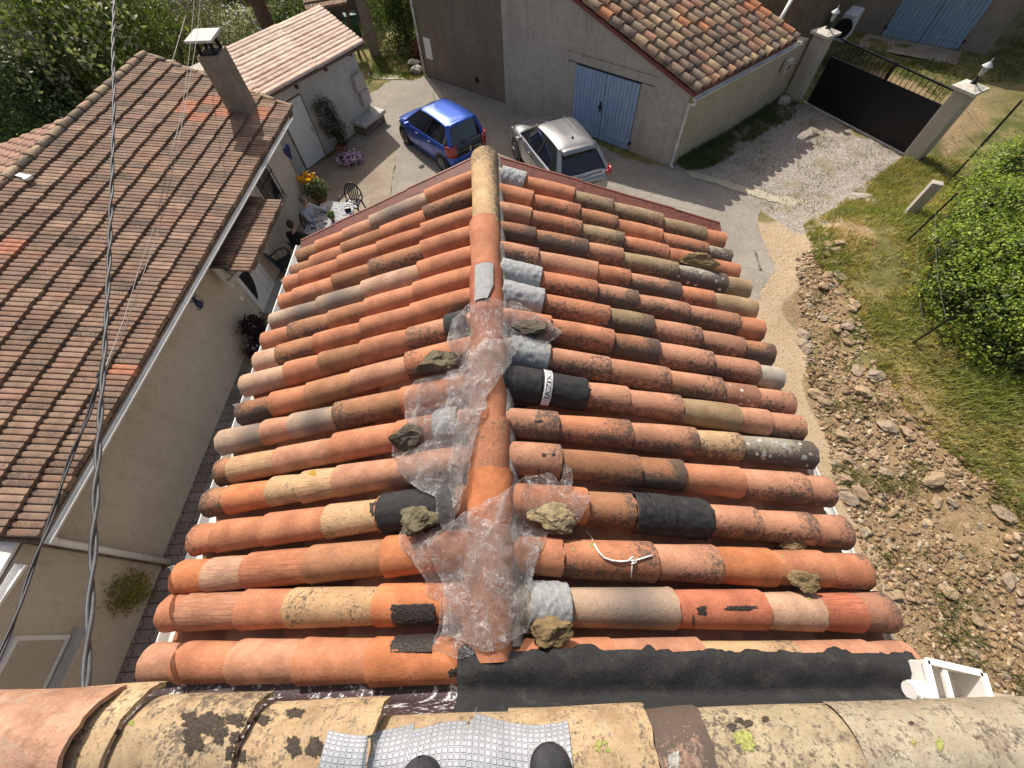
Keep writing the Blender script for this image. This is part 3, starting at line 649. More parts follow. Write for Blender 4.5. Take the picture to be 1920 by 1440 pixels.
def sheet(poly, seed, off=.014, res=.0052, amp=.02):
    ws = [hit(x, y)[0] for x, y in poly]; xa, xb = min(p.x for p in ws) - .08, max(p.x for p in ws) + .08; ya, yb_ = min(p.y for p in ws) - .12, max(p.y for p in ws) + .12
    nx, ny = int((xb - xa) / res) // 2 * 2, int((yb_ - ya) / res) // 2 * 2; Z = np.zeros((nx, ny))
    for i in range(0, nx, 2):
        for k in range(0, ny, 2): Z[i:i + 2, k:k + 2] = down(xa + i * res, ya + k * res, 8, 5.7)
    for _ in range(9):
        m = Z.copy(); m[1:-1, 1:-1] = np.maximum.reduce([Z[:-2, 1:-1], Z[2:, 1:-1], Z[1:-1, :-2], Z[1:-1, 2:], Z[1:-1, 1:-1]]) - .0016; Z = np.maximum(m, Z)
    for _ in range(12): Z[1:-1, 1:-1] = (Z[:-2, 1:-1] + Z[2:, 1:-1] + Z[1:-1, :-2] + Z[1:-1, 2:] + Z[1:-1, 1:-1] * 2) / 6
    V = []; F = []; Cl = []; keep = -np.ones((nx, ny), int)
    for i in range(nx):
        for k in range(ny):
            x, y = xa + i * res, ya + k * res; z = Z[i, k]; pj = J((x, y, z + off))
            if not inpoly(pj[0] + 7 * noise.noise(Vector((x * 12, y * 12, seed))), pj[1] + 7 * noise.noise(Vector((x * 12, y * 12, seed + 4))), poly): continue
            f = fold(x, y, seed); keep[i, k] = len(V); V.append((x, y, z + off + amp * f + .004 * noise.noise(Vector((x * 40, y * 40, seed))))); Cl.append([f, 0, 0])
    for i in range(nx - 1):
        for k in range(ny - 1):
            q = (keep[i, k], keep[i + 1, k], keep[i + 1, k + 1], keep[i, k + 1])
            if min(q) >= 0: F.append(q)
            else:
                for a in q:
                    if a >= 0: Cl[a][1] = 1
    bm = bmesh.new(); cl_ = bm.verts.layers.float_color.new('Col'); vs = [bm.verts.new(v) for v in V]
    for v, c in zip(vs, Cl): v[cl_] = (c[0], c[1], 0, 1)
    for q in F: bm.faces.new([vs[a] for a in q])
    # keep the largest connected piece
    seen = set(); best = []
    for v in vs:
        if v in seen: continue
        st = [v]; comp = []; seen.add(v)
        while st:
            a = st.pop(); comp.append(a)
            for e in a.link_edges:
                b = e.other_vert(a)
                if b not in seen: seen.add(b); st.append(b)
        if len(comp) > len(best): best = comp
    bs = set(best); bmesh.ops.delete(bm, geom=[v for v in vs if v not in bs], context='VERTS')
    me = bpy.data.meshes.new('plastic_sheet'); bm.to_mesh(me); bm.free(); me.polygons.foreach_set('use_smooth', [True] * len(me.polygons)); me.materials.append(M['plastic']); me.update()
    o = bpy.data.objects.new('plastic_sheet', me); C.objects.link(o); return o
PA = [(880,568),(932,558),(990,575),(1032,602),(1058,630),(1022,648),(990,636),(968,665),(938,705),(915,742),(900,800),(884,850),(868,895),(862,955),(846,1000),(826,985),(815,930),(790,925),(762,905),(742,875),(735,835),(757,815),(762,780),(755,745),(775,715),(822,700),(862,672),(838,640),(848,605)]
PB_ = [(745,1005),(760,985),(800,1005),(830,985),(870,960),(905,945),(950,915),(985,890),(1030,885),(1050,905),(1060,868),(1074,880),(1072,920),(1106,928),(1095,968),(1062,1002),(1025,1000),(1012,1040),(1000,1080),(985,1110),(995,1150),(990,1190),(945,1212),(900,1225),(862,1240),(810,1218),(822,1180),(825,1130),(795,1115),(800,1090),(770,1050),(748,1022)]
PC_ = [(860,690),(905,640),(960,640),(975,655),(940,705),(918,742),(890,840),(868,930),(850,960),(842,900),(852,800),(862,740)]
PD_ = [(800,1010),(870,965),(960,985),(1010,1010),(1000,1080),(980,1130),(990,1185),(900,1218),(830,1190),(830,1100)]
oA = sheet(PA, 1.3, .006, amp=.032); tag(oA, 'crumpled clear plastic sheet over the middle of the ridge, held by the upper stones', 'plastic sheet')
oB = sheet(PB_, 5.7, .006, amp=.034); tag(oB, 'crumpled clear plastic bag spread over the ridge end nearest the camera', 'plastic sheet')
oC = sheet(PC_, 8.1, .022, amp=.05); oC.name = 'folded_layer'; oC.parent = oA
oD = sheet(PD_, 12.4, .022, amp=.04); oD.name = 'folded_layer'; oD.parent = oB
# white wire
mb = MB(); pth = [hit(x, y, .008)[0] for x, y in ((1097, 994), (1108, 1008), (1115, 1025), (1122, 1036), (1132, 1046), (1146, 1051), (1163, 1053), (1182, 1051), (1190, 1051), (1205, 1047), (1222, 1042))]
mb.tube(pth, .0045, 6); mb.tube([hit(x, y, .008)[0] for x, y in ((1180, 1046), (1185, 1052), (1184, 1062), (1182, 1080))], .0038, 6); mb.tube([hit(x, y, .012)[0] for x, y in ((1176, 1052), (1184, 1045), (1191, 1054), (1182, 1057))], .004, 6)
tag(mb.build('wire_scrap', M['pvc'], None, True), 'knotted scrap of white wire on an orange tile right of the plastic', 'wire')
# leader head at the lower right
hc = W(1800, 1298, 5.55); mb = MB(); w_, l_, dpt = .115, .095, .16; th = .012
Rm_ = Matrix.Rotation(-.25, 3, 'Z')
for sx, sy, ax, ay in ((-1, 0, th, 2 * l_), (1, 0, th, 2 * l_), (0, -1, 2 * w_ - th, th), (0, 1, 2 * w_ - th, th)):
    mb.box(hc + Rm_ @ Vector((sx * w_, sy * l_, -dpt / 2)), (ax, ay, dpt), M=Rm_); mb.box(hc + Rm_ @ Vector((sx * (w_ + .006), sy * (l_ + .006), 0.003)), (ax + .016, ay + .016, .016), M=Rm_)
mb.box(hc - Vector((0, 0, dpt - .006)), (2 * w_, 2 * l_, .01), M=Rm_); mb.box(hc + Rm_ @ Vector((-w_ * .35, 0, -.01)), (.02, 2 * l_ - .02, .02), M=Rm_)
mb.lathe(hc - Vector((0, 0, dpt + .35)), [(.045, 0), (.045, .36)], 14); mb.tube([hc + Vector((-.12, .0, -.05)), hc + Vector((-.20, .01, -.04))], .038, 16); mb.tube([hc + Vector((-.14, .0, -.05)), hc + Vector((-.18, .005, -.045))], .046, 16)
tag(mb.build('rainwater_hopper', M['pvc'], None, False, autos=None), 'white plastic rainwater box at the right end of the near ridge', 'rainwater hopper')
# ================================================================== SHOES of the photographer
M['shoe'] = plain('dark_grey_suede', (.035, .036, .042), .8, var=.3, sc=40, bump=.5); M['sole'] = plain('black_rubber', (.018, .018, .02), .6)
def shoe(px, py, z, rz, lab):
    tip = W(px, py, z); mb = MB(); L = .29; n = 18; rows = []; prof = []
    Rz = Matrix.Rotation(rz, 3, 'Z'); org = tip + Vector((0, 0, -.05))
    for q in range(n + 1):
        f = (q / n) ** 2.0; y = -L * f; wd_ = .048 * min(1, max(.12, math.sqrt(max(0.0, 1 - (1 - min(f / .16, 1)) ** 2)))) * (1 - .18 * math.exp(-((f - .55) / .18) ** 2)) * (1 if f < .92 else 1 - (f - .92) * 4)
        hh = (.05 * math.sqrt(max(0.0, 1 - (1 - min(f / .12, 1)) ** 2)) + .004) + .045 * float(sm(.25, .6, f)) + .02 * float(sm(.6, .95, f))
        rows.append([org + Rz @ Vector((wd_ * (1.02 if a < .3 else 1) * math.cos(math.pi * a), y, hh * math.sin(math.pi * a) ** .7)) for a in [k / 14 for k in range(15)]])
    mb.grid(rows); mb.face([mb.vert(p) for p in rows[-1]]); mb.face([mb.vert(p) for p in rows[0]][::-1])
    root = thing('shoe', lab, 'shoe', org); mb.build('shoe_upper', M['shoe'], root, True)
    mb = MB(); rows2 = [[org + Rz @ Vector(((1.07 * (r[0] - r[-1]).length / 2) * c, -L * (i / n) ** 2.0, zz)) for c, zz in ((-1, 0), (-1, -.022), (1, -.022), (1, 0))] for i, r in enumerate(rows)]
    mb.grid(rows2); mb.grid([[r[0], r[3]] for r in rows2][::-1]); mb.build('sole', M['sole'], root)
    mb = MB()
    for k in range(5):
        f = .34 + k * .07; y = -L * f; mb.tube([org + Rz @ Vector((sx * .02, y, .083 + .012 * k - abs(sx) * .012)) for sx in (-1, -.4, .4, 1)], .003, 5)
    mb.build('lace', M['sole'], root)
shoe(1036, 1404, 6.70, -.12, 'dark grey shoe tip on the silver flashing at its right end')
shoe(778, 1431, 6.70, .08, 'dark grey shoe tip at the middle of the silver flashing, barely in frame')
# ================================================================== GROUND
def gh(x, y):
    b = sm(6.9, 11.5, x) * 1.0 * (1 - sm(8.0, 11.0, y)) + sm(11, 16, x) * .5 * (1 - sm(8.5, 12, y))
    return b
def gn(x, y):  # surface roughness, only away from the paved parts
    q_ = 6.3 + 3.5 * float(sm(7.0, 9.5, y)); m = sm(q_, q_ + 1.0, x)
    return m * (noise.noise(Vector((x * .9, y * .9, 0))) * .07 + noise.noise(Vector((x * 3.1, y * 3.1, 4))) * .045 + noise.noise(Vector((x * 9, y * 9, 2))) * .02)
def gz(x, y): return float(gh(x, y)) + gn(x, y)
def G(px, py, add=0.0):
    z = 0.0
    for _ in range(12): p = W(px, py, z + add); z = gz(p.x, p.y) * .6 + z * .4
    return W(px, py, gz(p.x, p.y) + add)
def WP(lst, z=0.0): return [tuple(W(x, y, z)[:2]) for x, y in lst]
xs = np.concatenate([np.linspace(-60, -10, 26)[:-1], np.linspace(-10, 5.5, 40)[:-1], np.linspace(5.5, 17, 150)[:-1], np.linspace(17, 60, 40)])
ysn = np.concatenate([np.linspace(-30, -3, 14)[:-1], np.linspace(-3, 13, 170)[:-1], np.linspace(13, 24, 50)[:-1], np.linspace(24, 90, 30)])
GX, GY = np.meshgrid(xs, ysn, indexing='ij'); nxg, nyg = GX.shape
GZ = np.array([[gz(a, b) for b in ysn] for a in xs])
idx = np.arange(nxg * nyg).reshape(nxg, nyg); Fg = np.stack([idx[:-1, :-1], idx[1:, :-1], idx[1:, 1:], idx[:-1, 1:]], -1).reshape(-1, 4)
Vg = np.stack([GX, GY, GZ], -1).reshape(-1, 3)
PATH = WP([(1300, 430), (1440, 420), (1530, 385), (1585, 395), (1530, 470), (1490, 560), (1500, 640), (1515, 720), (1530, 800), (1575, 900), (1640, 1050), (1760, 1300), (1500, 1400), (1300, 700)])
RUB = WP([(1490, 450), (1570, 430), (1590, 640), (1670, 760), (1750, 830), (1830, 930), (1900, 1040), (2050, 1300), (2100, 1500), (1800, 1440), (1640, 1100), (1560, 880), (1520, 760)])
GRAV = WP([(1470, 190), (1510, 200), (1700, 292), (1640, 330), (1600, 400), (1530, 440), (1480, 420), (1290, 330), (1270, 300), (1380, 240)])
WEED = WP([(1258, 300), (1470, 180), (1500, 200), (1480, 225), (1430, 250), (1380, 290), (1330, 315), (1290, 322)])
BARE = WP([(1600, 130), (1700, 150), (1760, 190), (1800, 160), (1920, 150), (1920, 200), (1840, 250), (1780, 300)])
def soft(poly, amp=.35, fr=.8):
    X = GX + np.array([[noise.noise(Vector((a * fr, b * fr, 7))) for b in ysn] for a in xs]) * amp * 2.2
    return inpoly_np(X, GY + (X - GX) * .7, poly).astype(float)
att = np.ones((nxg * nyg, 4), np.float32)
grass = np.ones_like(GX); pth = soft(PATH, .4); rub = soft(RUB, .5); grv = soft(GRAV, .3); bare = soft(BARE, .6)
def blur(a, n):
    for _ in range(n): a[1:-1, 1:-1] = (a[:-2, 1:-1] + a[2:, 1:-1] + a[1:-1, :-2] + a[1:-1, 2:] + a[1:-1, 1:-1] * 2) / 6
    return a
pth = blur(pth, 5); rub = blur(rub, 5); grv = blur(grv, 4); bare = blur(bare, 4)
att[:, 0] = pth.ravel(); att[:, 1] = np.maximum(rub, bare * .6).ravel(); att[:, 2] = grv.ravel()
t = NT('earth_and_grass'); co = t.tex(); a = t.sep(t.attr('Col')); n = t.noise(co, 1.1, 7, .7); n2 = t.noise(co, 9, 7, .75); n3 = t.noise(co, 45, 5, .7); v = t.vor(co, 26, 'F1'); vc = t.vor(co, 26, 'F1', 1)
soil = t.mix(t.step(n2, .35, .7), (.23, .155, .085), (.38, .275, .155)); soil = t.mix(t.step(n3, .5, .75, 0, .6), soil, (.42, .34, .23))
gr = t.mix(t.step(n, .4, .62), (.11, .115, .035), (.25, .205, .09)); gr = t.mix(t.step(n2, .5, .7), gr, (.05, .065, .02)); gr = t.mix(t.step(n3, .55, .75, 0, .7), gr, (.30, .24, .12))
c = t.mix(t.math('MULTIPLY', t.step(t.math('ADD', a[1], t.math('MULTIPLY', n2, .9)), .7, 1.15), .95), gr, soil)
pc = t.mix(t.step(n3, .35, .7), (.40, .29, .175), (.56, .44, .30)); pc = t.mix(t.step(n2, .5, .7, 0, .6), pc, (.50, .43, .34)); pc = t.mix(t.step(v, .12, .05, 0, .5), pc, (.30, .23, .15)); pc = t.mix(t.step(n, .4, .7, 0, .5), pc, (.38, .27, .15))
c = t.mix(t.step(t.math('ADD', a[0], t.math('MULTIPLY', n2, .7)), .65, 1.1), c, pc)
gv = t.mix(t.step(n2, .35, .65), (.30, .255, .21), (.42, .37, .32)); gv = t.mix(.35, gv, t.mix(t.step(t.sep(vc)[0], .2, .8), (.16, .13, .11), (.55, .5, .45))); gv = t.mix(t.step(n, .5, .66, 0, .8), gv, (.25, .22, .12))
c = t.mix(t.step(t.math('ADD', a[2], t.math('MULTIPLY', n2, .6)), .65, 1.05), c, gv)
M['ground'] = t.fin(c, .95, t.bump(n3, .8, .03, t.bump(v, .4, .02)), 0, .1)
tag(nobj('ground', npmesh('ground', Vg, Fg, M['ground'], att, True)), kind='structure')
def asphalt(name, c1, c2, c3, crack=True):
    t = NT(name); co = t.tex(); n = t.noise(co, .7, 7, .7, .4); n2 = t.noise(co, 7, 7, .7); n3 = t.noise(co, 70, 5, .8)
    c = t.mix(t.step(n, .38, .64), c1, c2); c = t.mix(t.step(n2, .48, .7, 0, .6), c, c3); c = t.mix(t.step(n3, .40, .68, 0, .55), c, tuple(min(1, q * 1.5) for q in c2)); c = t.mix(t.step(n3, .62, .45, 0, .35), c, tuple(q * .45 for q in c1))
    b = t.bump(n3, .6, .01); b = t.bump(n2, .3, .02, b)
    if crack:
        cr = t.vor(t.tex(sc=(1, 1, 1)), .8, 'DISTANCE_TO_EDGE'); ck = t.step(t.math('ADD', cr, t.math('MULTIPLY', n2, .03)), .014, .024, 1, 0); c = t.mix(t.math('MULTIPLY', ck, t.step(n, .5, .6)), c, (.04, .035, .03))
    return t.fin(c, .93, b, 0, .15)
M['asphalt'] = asphalt('pale_worn_asphalt', (.24, .215, .18), (.34, .305, .255), (.41, .36, .29)); M['concrete'] = asphalt('rough_brown_concrete', (.24, .19, .14), (.40, .34, .26), (.13, .10, .08)); M['strip'] = asphalt('pale_concrete', (.42, .38, .28), (.52, .46, .33), (.34, .30, .22), False)
def sheetpoly(name, pts, z, mat, th=.0, sub=.25):
    # edge roughened, filled flat
    P = []
    for i in range(len(pts)):
        a, b = Vector((*pts[i], 0)), Vector((*pts[(i + 1) % len(pts)], 0)); n = max(1, int((b - a).length / sub)); nr = (b - a).normalized().cross(Vector((0, 0, 1)))
        for k in range(n):
            p = a.lerp(b, k / n); P.append(p + nr * (noise.noise(p * 1.3) * .16 + noise.noise(p * 5) * .10 + noise.noise(p * 13) * .05) * (th if th else 0))
    bm = bmesh.new(); f = bm.faces.new([bm.verts.new((p.x, p.y, z)) for p in P]); bmesh.ops.triangulate(bm, faces=[f])
    if sum(fc.normal.z for fc in bm.faces) < 0: bmesh.ops.reverse_faces(bm, faces=bm.faces)
    me = bpy.data.meshes.new(name); bm.to_mesh(me); bm.free(); me.materials.append(mat); return tag(nobj(name, me), kind='structure')
ROAD = WP([(700, 232), (690, 200), (700, 172), (735, 150), (775, 150), (800, 142), (950, 190), (1180, 300), (1260, 312), (1300, 322), (1392, 345), (1470, 365), (1560, 392), (1500, 428), (1470, 480), (1430, 545), (1395, 600)]) + [(4.4, 6), (4.4, 3), (-2.0, 3), (-2.2, 9)] + WP([(732, 368), (738, 320), (744, 292)])
sheetpoly('road', ROAD, .006, M['asphalt'], 1, .1)
YARD = WP([(500, 330), (560, 322), (620, 295), (703, 222), (744, 292), (738, 320), (732, 368)]) + [(-2.2, 9), (-1.7, 5.5), (-6.9, 5.5), (-6.9, 9)]
sheetpoly('courtyard', YARD, .014, M['concrete'], 0)
CURB = WP([(1285, 318), (1345, 334), (1400, 350), (1450, 366), (1510, 378), (1568, 384), (1556, 398), (1500, 392), (1440, 378), (1390, 362), (1340, 346), (1290, 330)])
sheetpoly('concrete_strip', CURB, .022, M['strip'], .7, .12)
sheetpoly('footpath', WP([(690, 138), (750, 142), (765, 150), (700, 148)]), .018, M['strip'], .5)
# pavers of the alley
t = NT('wavy_pavers'); co = t.tex(); n = t.noise(co, 4, 5); mp = t.n.new('ShaderNodeVectorMath'); mp.operation = 'ADD'
wv = t.n.new('ShaderNodeTexWave'); wv.inputs['Scale'].default_value = 2.2; wv.bands_direction = 'Y'; t.t.links.new(co, wv.inputs[0]); cb = t.n.new('ShaderNodeCombineXYZ'); t.set(cb.inputs[0], t.math('MULTIPLY', wv.outputs[1], .05)); t.t.links.new(co, mp.inputs[0]); t.t.links.new(cb.outputs[0], mp.inputs[1])
bk_ = t.n.new('ShaderNodeTexBrick'); t.t.links.new(mp.outputs[0], bk_.inputs[0]); bk_.inputs['Scale'].default_value = 1; bk_.inputs['Brick Width'].default_value = .24; bk_.inputs['Row Height'].default_value = .2; bk_.inputs['Mortar Size'].default_value = .008; bk_.offset = 0
bk_.inputs['Color1'].default_value = (.24, .19, .16, 1); bk_.inputs['Color2'].default_value = (.33, .28, .25, 1); bk_.inputs['Mortar'].default_value = (.05, .04, .035, 1)
M['pavers'] = t.fin(t.mix(t.step(n, .4, .7, 0, .5), bk_.outputs[0], (.20, .17, .14)), .9, t.bump(t.math('SUBTRACT', 1., bk_.outputs['Fac']), .6, .01), 0, .15)
sheetpoly('paved_alley', [(-7.2, -5), (-1.6, -5), (-1.6, 5.6), (-6.9, 5.6)], .010, M['pavers'])
# ================================================================== roofs of ribbed tiles
M['rib'] = terracotta('brown_ribbed_tile', bs=.9); M['rib_pink'] = terracotta('pale_pink_sheet_tile', bs=.5)
def ribroof(name, O, U, V, ulen, vlen, mat, parent, cols, course=.40, tw=.21, ribs=2, rise=.034, step=.062, clip=None, lich=.52, recolor=None, flat=.6, pw=.6, seed=1, li=0):
    O = Vector(O); U = Vector(U).normalized(); V = Vector(V).normalized(); N = U.cross(V).normalized()
    if N.z < 0: N = -N
    r = random.Random(seed); mb = MB(); mb.lines = []; ns = ribs * 8
    for cv in range(int(math.ceil(vlen / course))):
        for cu in range(int(math.ceil(ulen / tw))):
            cen = O + U * ((cu + .5) * tw) + V * ((cv + .5) * course)
            if clip and not clip((cu + .5) * tw, (cv + .5) * course, cen): continue
            b = r.choice(cols); k = r.uniform(.86, 1.13); col = (b[0] * k, b[1] * k, b[2] * k); lc = lich * r.uniform(.5, 1.3)
            if recolor:
                rc = recolor(cen)
                if rc: col = rc; lc = .25
            dz = r.uniform(-.004, .004); dv = r.uniform(-.014, .01); rows = []
            v1 = min((cv + 1) * course + .03, vlen + .02)
            for vv, hh in ((cv * course + dv, -.3), (cv * course + dv, 1), (cv * course + course * .5, .55), (v1, .02)):
                row = []
                for j in range(ns + 1):
                    fr = (j / 8) % 1.0; h = min(1, (math.sin(math.pi * fr) * 2.0)) ** pw * rise if 0 < fr < 1 else 0
                    if ribs == 2 and 8 < j < 16: h *= .88
                    sc_ = (.012 * math.cos(fr * 2 * math.pi)) if hh == 1 or hh == -.3 else 0
                    zz = (step * hh + h + dz) if hh >= 0 else (h * .2 - .004)
                    row.append(O + U * (cu * tw + tw * j / ns) + V * (vv + sc_ * .6) + N * zz)
                rows.append(row)
            n0 = len(mb.v); mb.grid(rows, colf=lambda a_, b_: col, parf=lambda a_, b_: (lc, 0, 0)); mb.lines += [li] * (len(mb.v) - n0)
    return build_tiles(mb, name, mat, parent)
BR = [(.28, .19, .14), (.255, .168, .122), (.31, .215, .16), (.24, .168, .13), (.28, .175, .13)]
# ================================================================== LEFT HOUSE
LA = W(205, 1290); LB = W(580, 375); ldir = Vector((LB.x - LA.x, LB.y - LA.y, 0)).normalized()
lh = thing('long_house', 'long low house with brown ribbed tile roof and a leaning chimney at its far end', 'house', (-9, 6, 0))
EZ = 2.52
E0 = W(92, 1010, EZ); E1 = W(548, 217, EZ); eu = (E1 - E0).normalized(); ev = Vector((-eu.y, eu.x, 0)); sl_ = .25; V3 = (ev + Vector((0, 0, sl_))).normalized()
E0i = E0 + ev * .12; N3 = eu.cross(V3).normalized()
def lplane(px, py): return onplane(px, py, E0i, N3)
RF = lplane(272, 105); vr = (RF - E0i).dot(V3); uf = (RF - E0i).dot(eu); E1c = lplane(545, 205); ue = (E1c - E0i).dot(eu)
def lclip(u, v, cen): return u < ue + (uf - ue) * (v / vr) + .05
NEWT = [(338, 192, 378, 232), (392, 188, 425, 222), (468, 205, 500, 228), (0, 455, 48, 480), (372, 470, 395, 492), (222, 680, 250, 700)]
def recol(cen):
    x, y = J(cen)
    for a, b, c_, d in NEWT:
        if a < x < c_ and b < y < d: return (.42, .19, .125)
lroof = MB(); q0 = E0i - N3 * .02; pts = [q0 + eu * -.05, q0 + eu * ue, q0 + eu * uf + V3 * vr, q0 + eu * -.05 + V3 * vr]
lroof.hexa([p - Vector((0, 0, .1)) for p in pts] + pts); lro = lroof.build('roof', M['deck'], lh)
ribroof('roof_tiles', E0i + N3 * .004, eu, V3, max(ue, uf) + .3, vr, M['rib'], lro, BR, clip=lclip, recolor=recol)
# back slope seen beyond the ridge
Vb = (ev * 1 + Vector((0, 0, -sl_))).normalized(); RN = E0i + V3 * vr; ub = (onplane(150, 236, RN, N3) - RN).dot(eu) + .1
ob_ = MB(); q = [RN - eu * 3, RN + eu * ub, RN + eu * ub + Vb * 4.5, RN - eu * 3 + Vb * 4.5]; ob_.hexa([p - Vector((0, 0, .12)) for p in q] + [p - Vector((0, 0, .02)) for p in q]); lbo = ob_.build('back_roof', M['deck'], lh)
ribroof('roof_tiles', RN + Vb * 4.5 - eu * 3, eu, -Vb, ub + 3, 4.5, M['rib'], lbo, [(.33, .2, .15), (.36, .22, .17)], tw=.24, ribs=1, rise=.05, pw=.8, lich=.3, seed=4)
# ridge and verge caps
def capline(a, b, r, n, name, parent, codes, mat, up=Vector((0, 0, 1)), sd=1):
    a = Vector(a); b = Vector(b)
    for k in range(n):
        p = a.lerp(b, k / n); q = a.lerp(b, min(1.02, (k + 1.12) / n)); mb = MB(); mb.lines = []
        tile(mb, p + up * .012, q, up, r + .008, r - .008, random.choice(codes), rng, full=180, nu=4, nv=10, thick=.014); build_tiles(mb, name, mat, parent)
M['old_tile'] = terracotta('old_grey_terracotta', bs=.8)
PAL.update({'7': (.34, .27, .19), '8': (.42, .33, .22), '9': (.38, .24, .17)})
capline(RN - eu * .6 + Vector((0, 0, .0)), RF + Vector((0, 0, .0)), .12, 34, 'ridge_tile', lro, ['7b', '8b', '9b', '7d'], M['old_tile'])
capline(E1c + eu * .05, RF + V3 * -.15, .09, 9, 'verge_tile', lro, ['7b', '9', '8b', '7d'], M['old_tile'])
M['wall_left'] = plaster('pale_grained_render', (.57, .50, .405), (.64, .57, .47), (.42, .36, .285), .9, .8, 38)
mb = MB(); wl0 = LA + ldir * -5.5; back = Vector((-ldir.y, ldir.x, 0)) * 7.2
FLOORZ = lambda p: min(EZ - .02 + sl_ * max(0, ((Vector((p[0], p[1], 0)) - Vector((E0i.x, E0i.y, 0))).dot(ev))), RF.z - .14) - .16
near = LA + ldir * ((E0.y - LA.y) + .02)
corners = [near, LB, LB + back * .48 + ldir * .6, near + back * .48]
mb.prism([tuple(c[:2]) for c in corners][::-1] if False else [tuple(near[:2]), tuple(LB[:2]), tuple((LB + ev * ((RF - E0i).dot(ev) - .6) + ldir * .3)[:2]), tuple((near + ev * ((RF - E0i).dot(ev) - .6))[:2])][::-1], -.2, lambda p: FLOORZ(p) if True else 0)
mb.build('wall', M['wall_left'], lh)
# near wing: a taller plain wall in line, joined at the downpipe
wing = thing('rendered_wing', 'plain beige rendered wing with a white window, at the left edge nearest the camera', 'house', (-9, -3, 0))
nw = near - ldir * .03 + Vector((.06, 0, 0)); mb = MB(); mb.prism([tuple((nw - ldir * 7)[:2]), tuple(nw[:2]), tuple((nw + back * .7)[:2]), tuple((nw - ldir * 7 + back * .7)[:2])], -.2, 2.42); mb.build('wall', M['wall_left'], wing)
gq = MB(); ga = W(30, 1062, 2.42); gutter(gq, ga + Vector((.05, .02, 0)), ga + Vector((-.4, -2.6, 0)), .07); gq.build('gutter', M['pvc'], wing, True, autos=.6)
ge = MB(); rr_ = [nw - ldir * 7, nw, nw + back * .5, nw - ldir * 7 + back * .5]; ge.hexa([Vector((p.x, p.y, 2.46 + i_ * .0)) for i_, p in enumerate([rr_[0], rr_[1], rr_[2], rr_[3]])] + [Vector((p.x, p.y, z)) for p, z in zip(rr_, (2.5, 2.5, 3.4, 3.4))])
ge.build('roof', M['rib'], wing)
# window of the wing: white frame, open inward
M['white'] = plain('white_lacquer', (.66, .66, .65), .4, var=.05); M['glass_dark'] = plain('dark_glass', (.015, .017, .02), .06, spec=.8); M['pane_reflection'] = plain('beige_reflection_glass', (.42, .36, .29), .25, var=.1, sc=1); M['grey_sill'] = plain('grey_sill', (.44, .40, .35), .8)  # wing pane: pale beige reflection painted into its base colour
wc = [onwall(0, 1230, nw - ldir * 7, nw), onwall(24, 1192, nw - ldir * 7, nw), onwall(92, 1190, nw - ldir * 7, nw), onwall(40, 1300, nw - ldir * 7, nw)]
wn = Vector((ldir.y, -ldir.x, 0)); zt, zb_ = wc[1].z, min(wc[2].z, wc[1].z - .75); yb1 = wc[1]; wd2 = 1.4
def wpt(o, s, z, out): p = o + ldir * s + wn * out; return Vector((p.x, p.y, z))
mb = MB(); o_ = wc[1]
mb.hexa([wpt(o_, -wd2, zb_, .0), wpt(o_, 0, zb_, .0), wpt(o_, 0, zb_, .05), wpt(o_, -wd2, zb_, .05), wpt(o_, -wd2, zt, .0), wpt(o_, 0, zt, .0), wpt(o_, 0, zt, .05), wpt(o_, -wd2, zt, .05)]); wf = mb.build('window', M['white'], wing)
mb = MB(); mb.hexa([wpt(o_, -wd2 + .06, zb_ + .06, .03), wpt(o_, -.06, zb_ + .06, .03), wpt(o_, -.06, zb_ + .06, .056), wpt(o_, -wd2 + .06, zb_ + .06, .056), wpt(o_, -wd2 + .06, zt - .06, .03), wpt(o_, -.06, zt - .06, .03), wpt(o_, -.06, zt - .06, .056), wpt(o_, -wd2 + .06, zt - .06, .056)]); mb.build('pane', M['pane_reflection'], wf)
mb = MB(); mb.hexa([wpt(o_, -wd2 - .1, zb_ - .08, 0), wpt(o_, .1, zb_ - .08, 0), wpt(o_, .1, zb_ - .08, .22), wpt(o_, -wd2 - .1, zb_ - .08, .22), wpt(o_, -wd2 - .1, zb_ - .03, 0), wpt(o_, .1, zb_ - .03, 0), wpt(o_, .1, zb_ - .03, .22), wpt(o_, -wd2 - .1, zb_ - .03, .22)]); mb.build('sill', M['grey_sill'], wf)
# gutter, fascia, downpipe
mb = MB(); gutter(mb, E0 + eu * -.05 - Vector((0, 0, .05)) + ev * .07, E1 - Vector((0, 0, .05)) + ev * .07, .058); mb.build('gutter', M['pvc'], lh, True, autos=.6)
M['eave'] = plain('grimy_eave', (.16, .125, .095), .9, var=.5, sc=6, bump=.5)
mb = MB(); a = E0 + ev * .16 - Vector((0, 0, .10)); b = E1 + ev * .16 - Vector((0, 0, .10)); mb.beam(a, b, .03, .16); a = E0 + ev * .42 - Vector((0, 0, .09)); b = E1 + ev * .42 - Vector((0, 0, .09)); mb.beam(a, b, .5, .03); mb.build('fascia', M['eave'], lh)
mb = MB(); d0 = nw + wn * .09 + ldir * .06; mb.tube([E0 + ev * .07 + Vector((0, 0, -.12)), Vector((d0.x, d0.y, 2.2)), Vector((d0.x, d0.y, 2.05)), Vector((d0.x, d0.y, .0))], .05, 14); mb.build('downpipe', M['pvc'], lh, True)
mb = MB(); mb.box((nw + ldir * .02 + wn * .02) + Vector((0, 0, 1.2)), (.05, .07, 2.6), M=Matrix.Rotation(math.atan2(ldir.y, ldir.x) - math.pi / 2, 3, 'Z')); mb.build('wall_joint', M['eave'], lh)
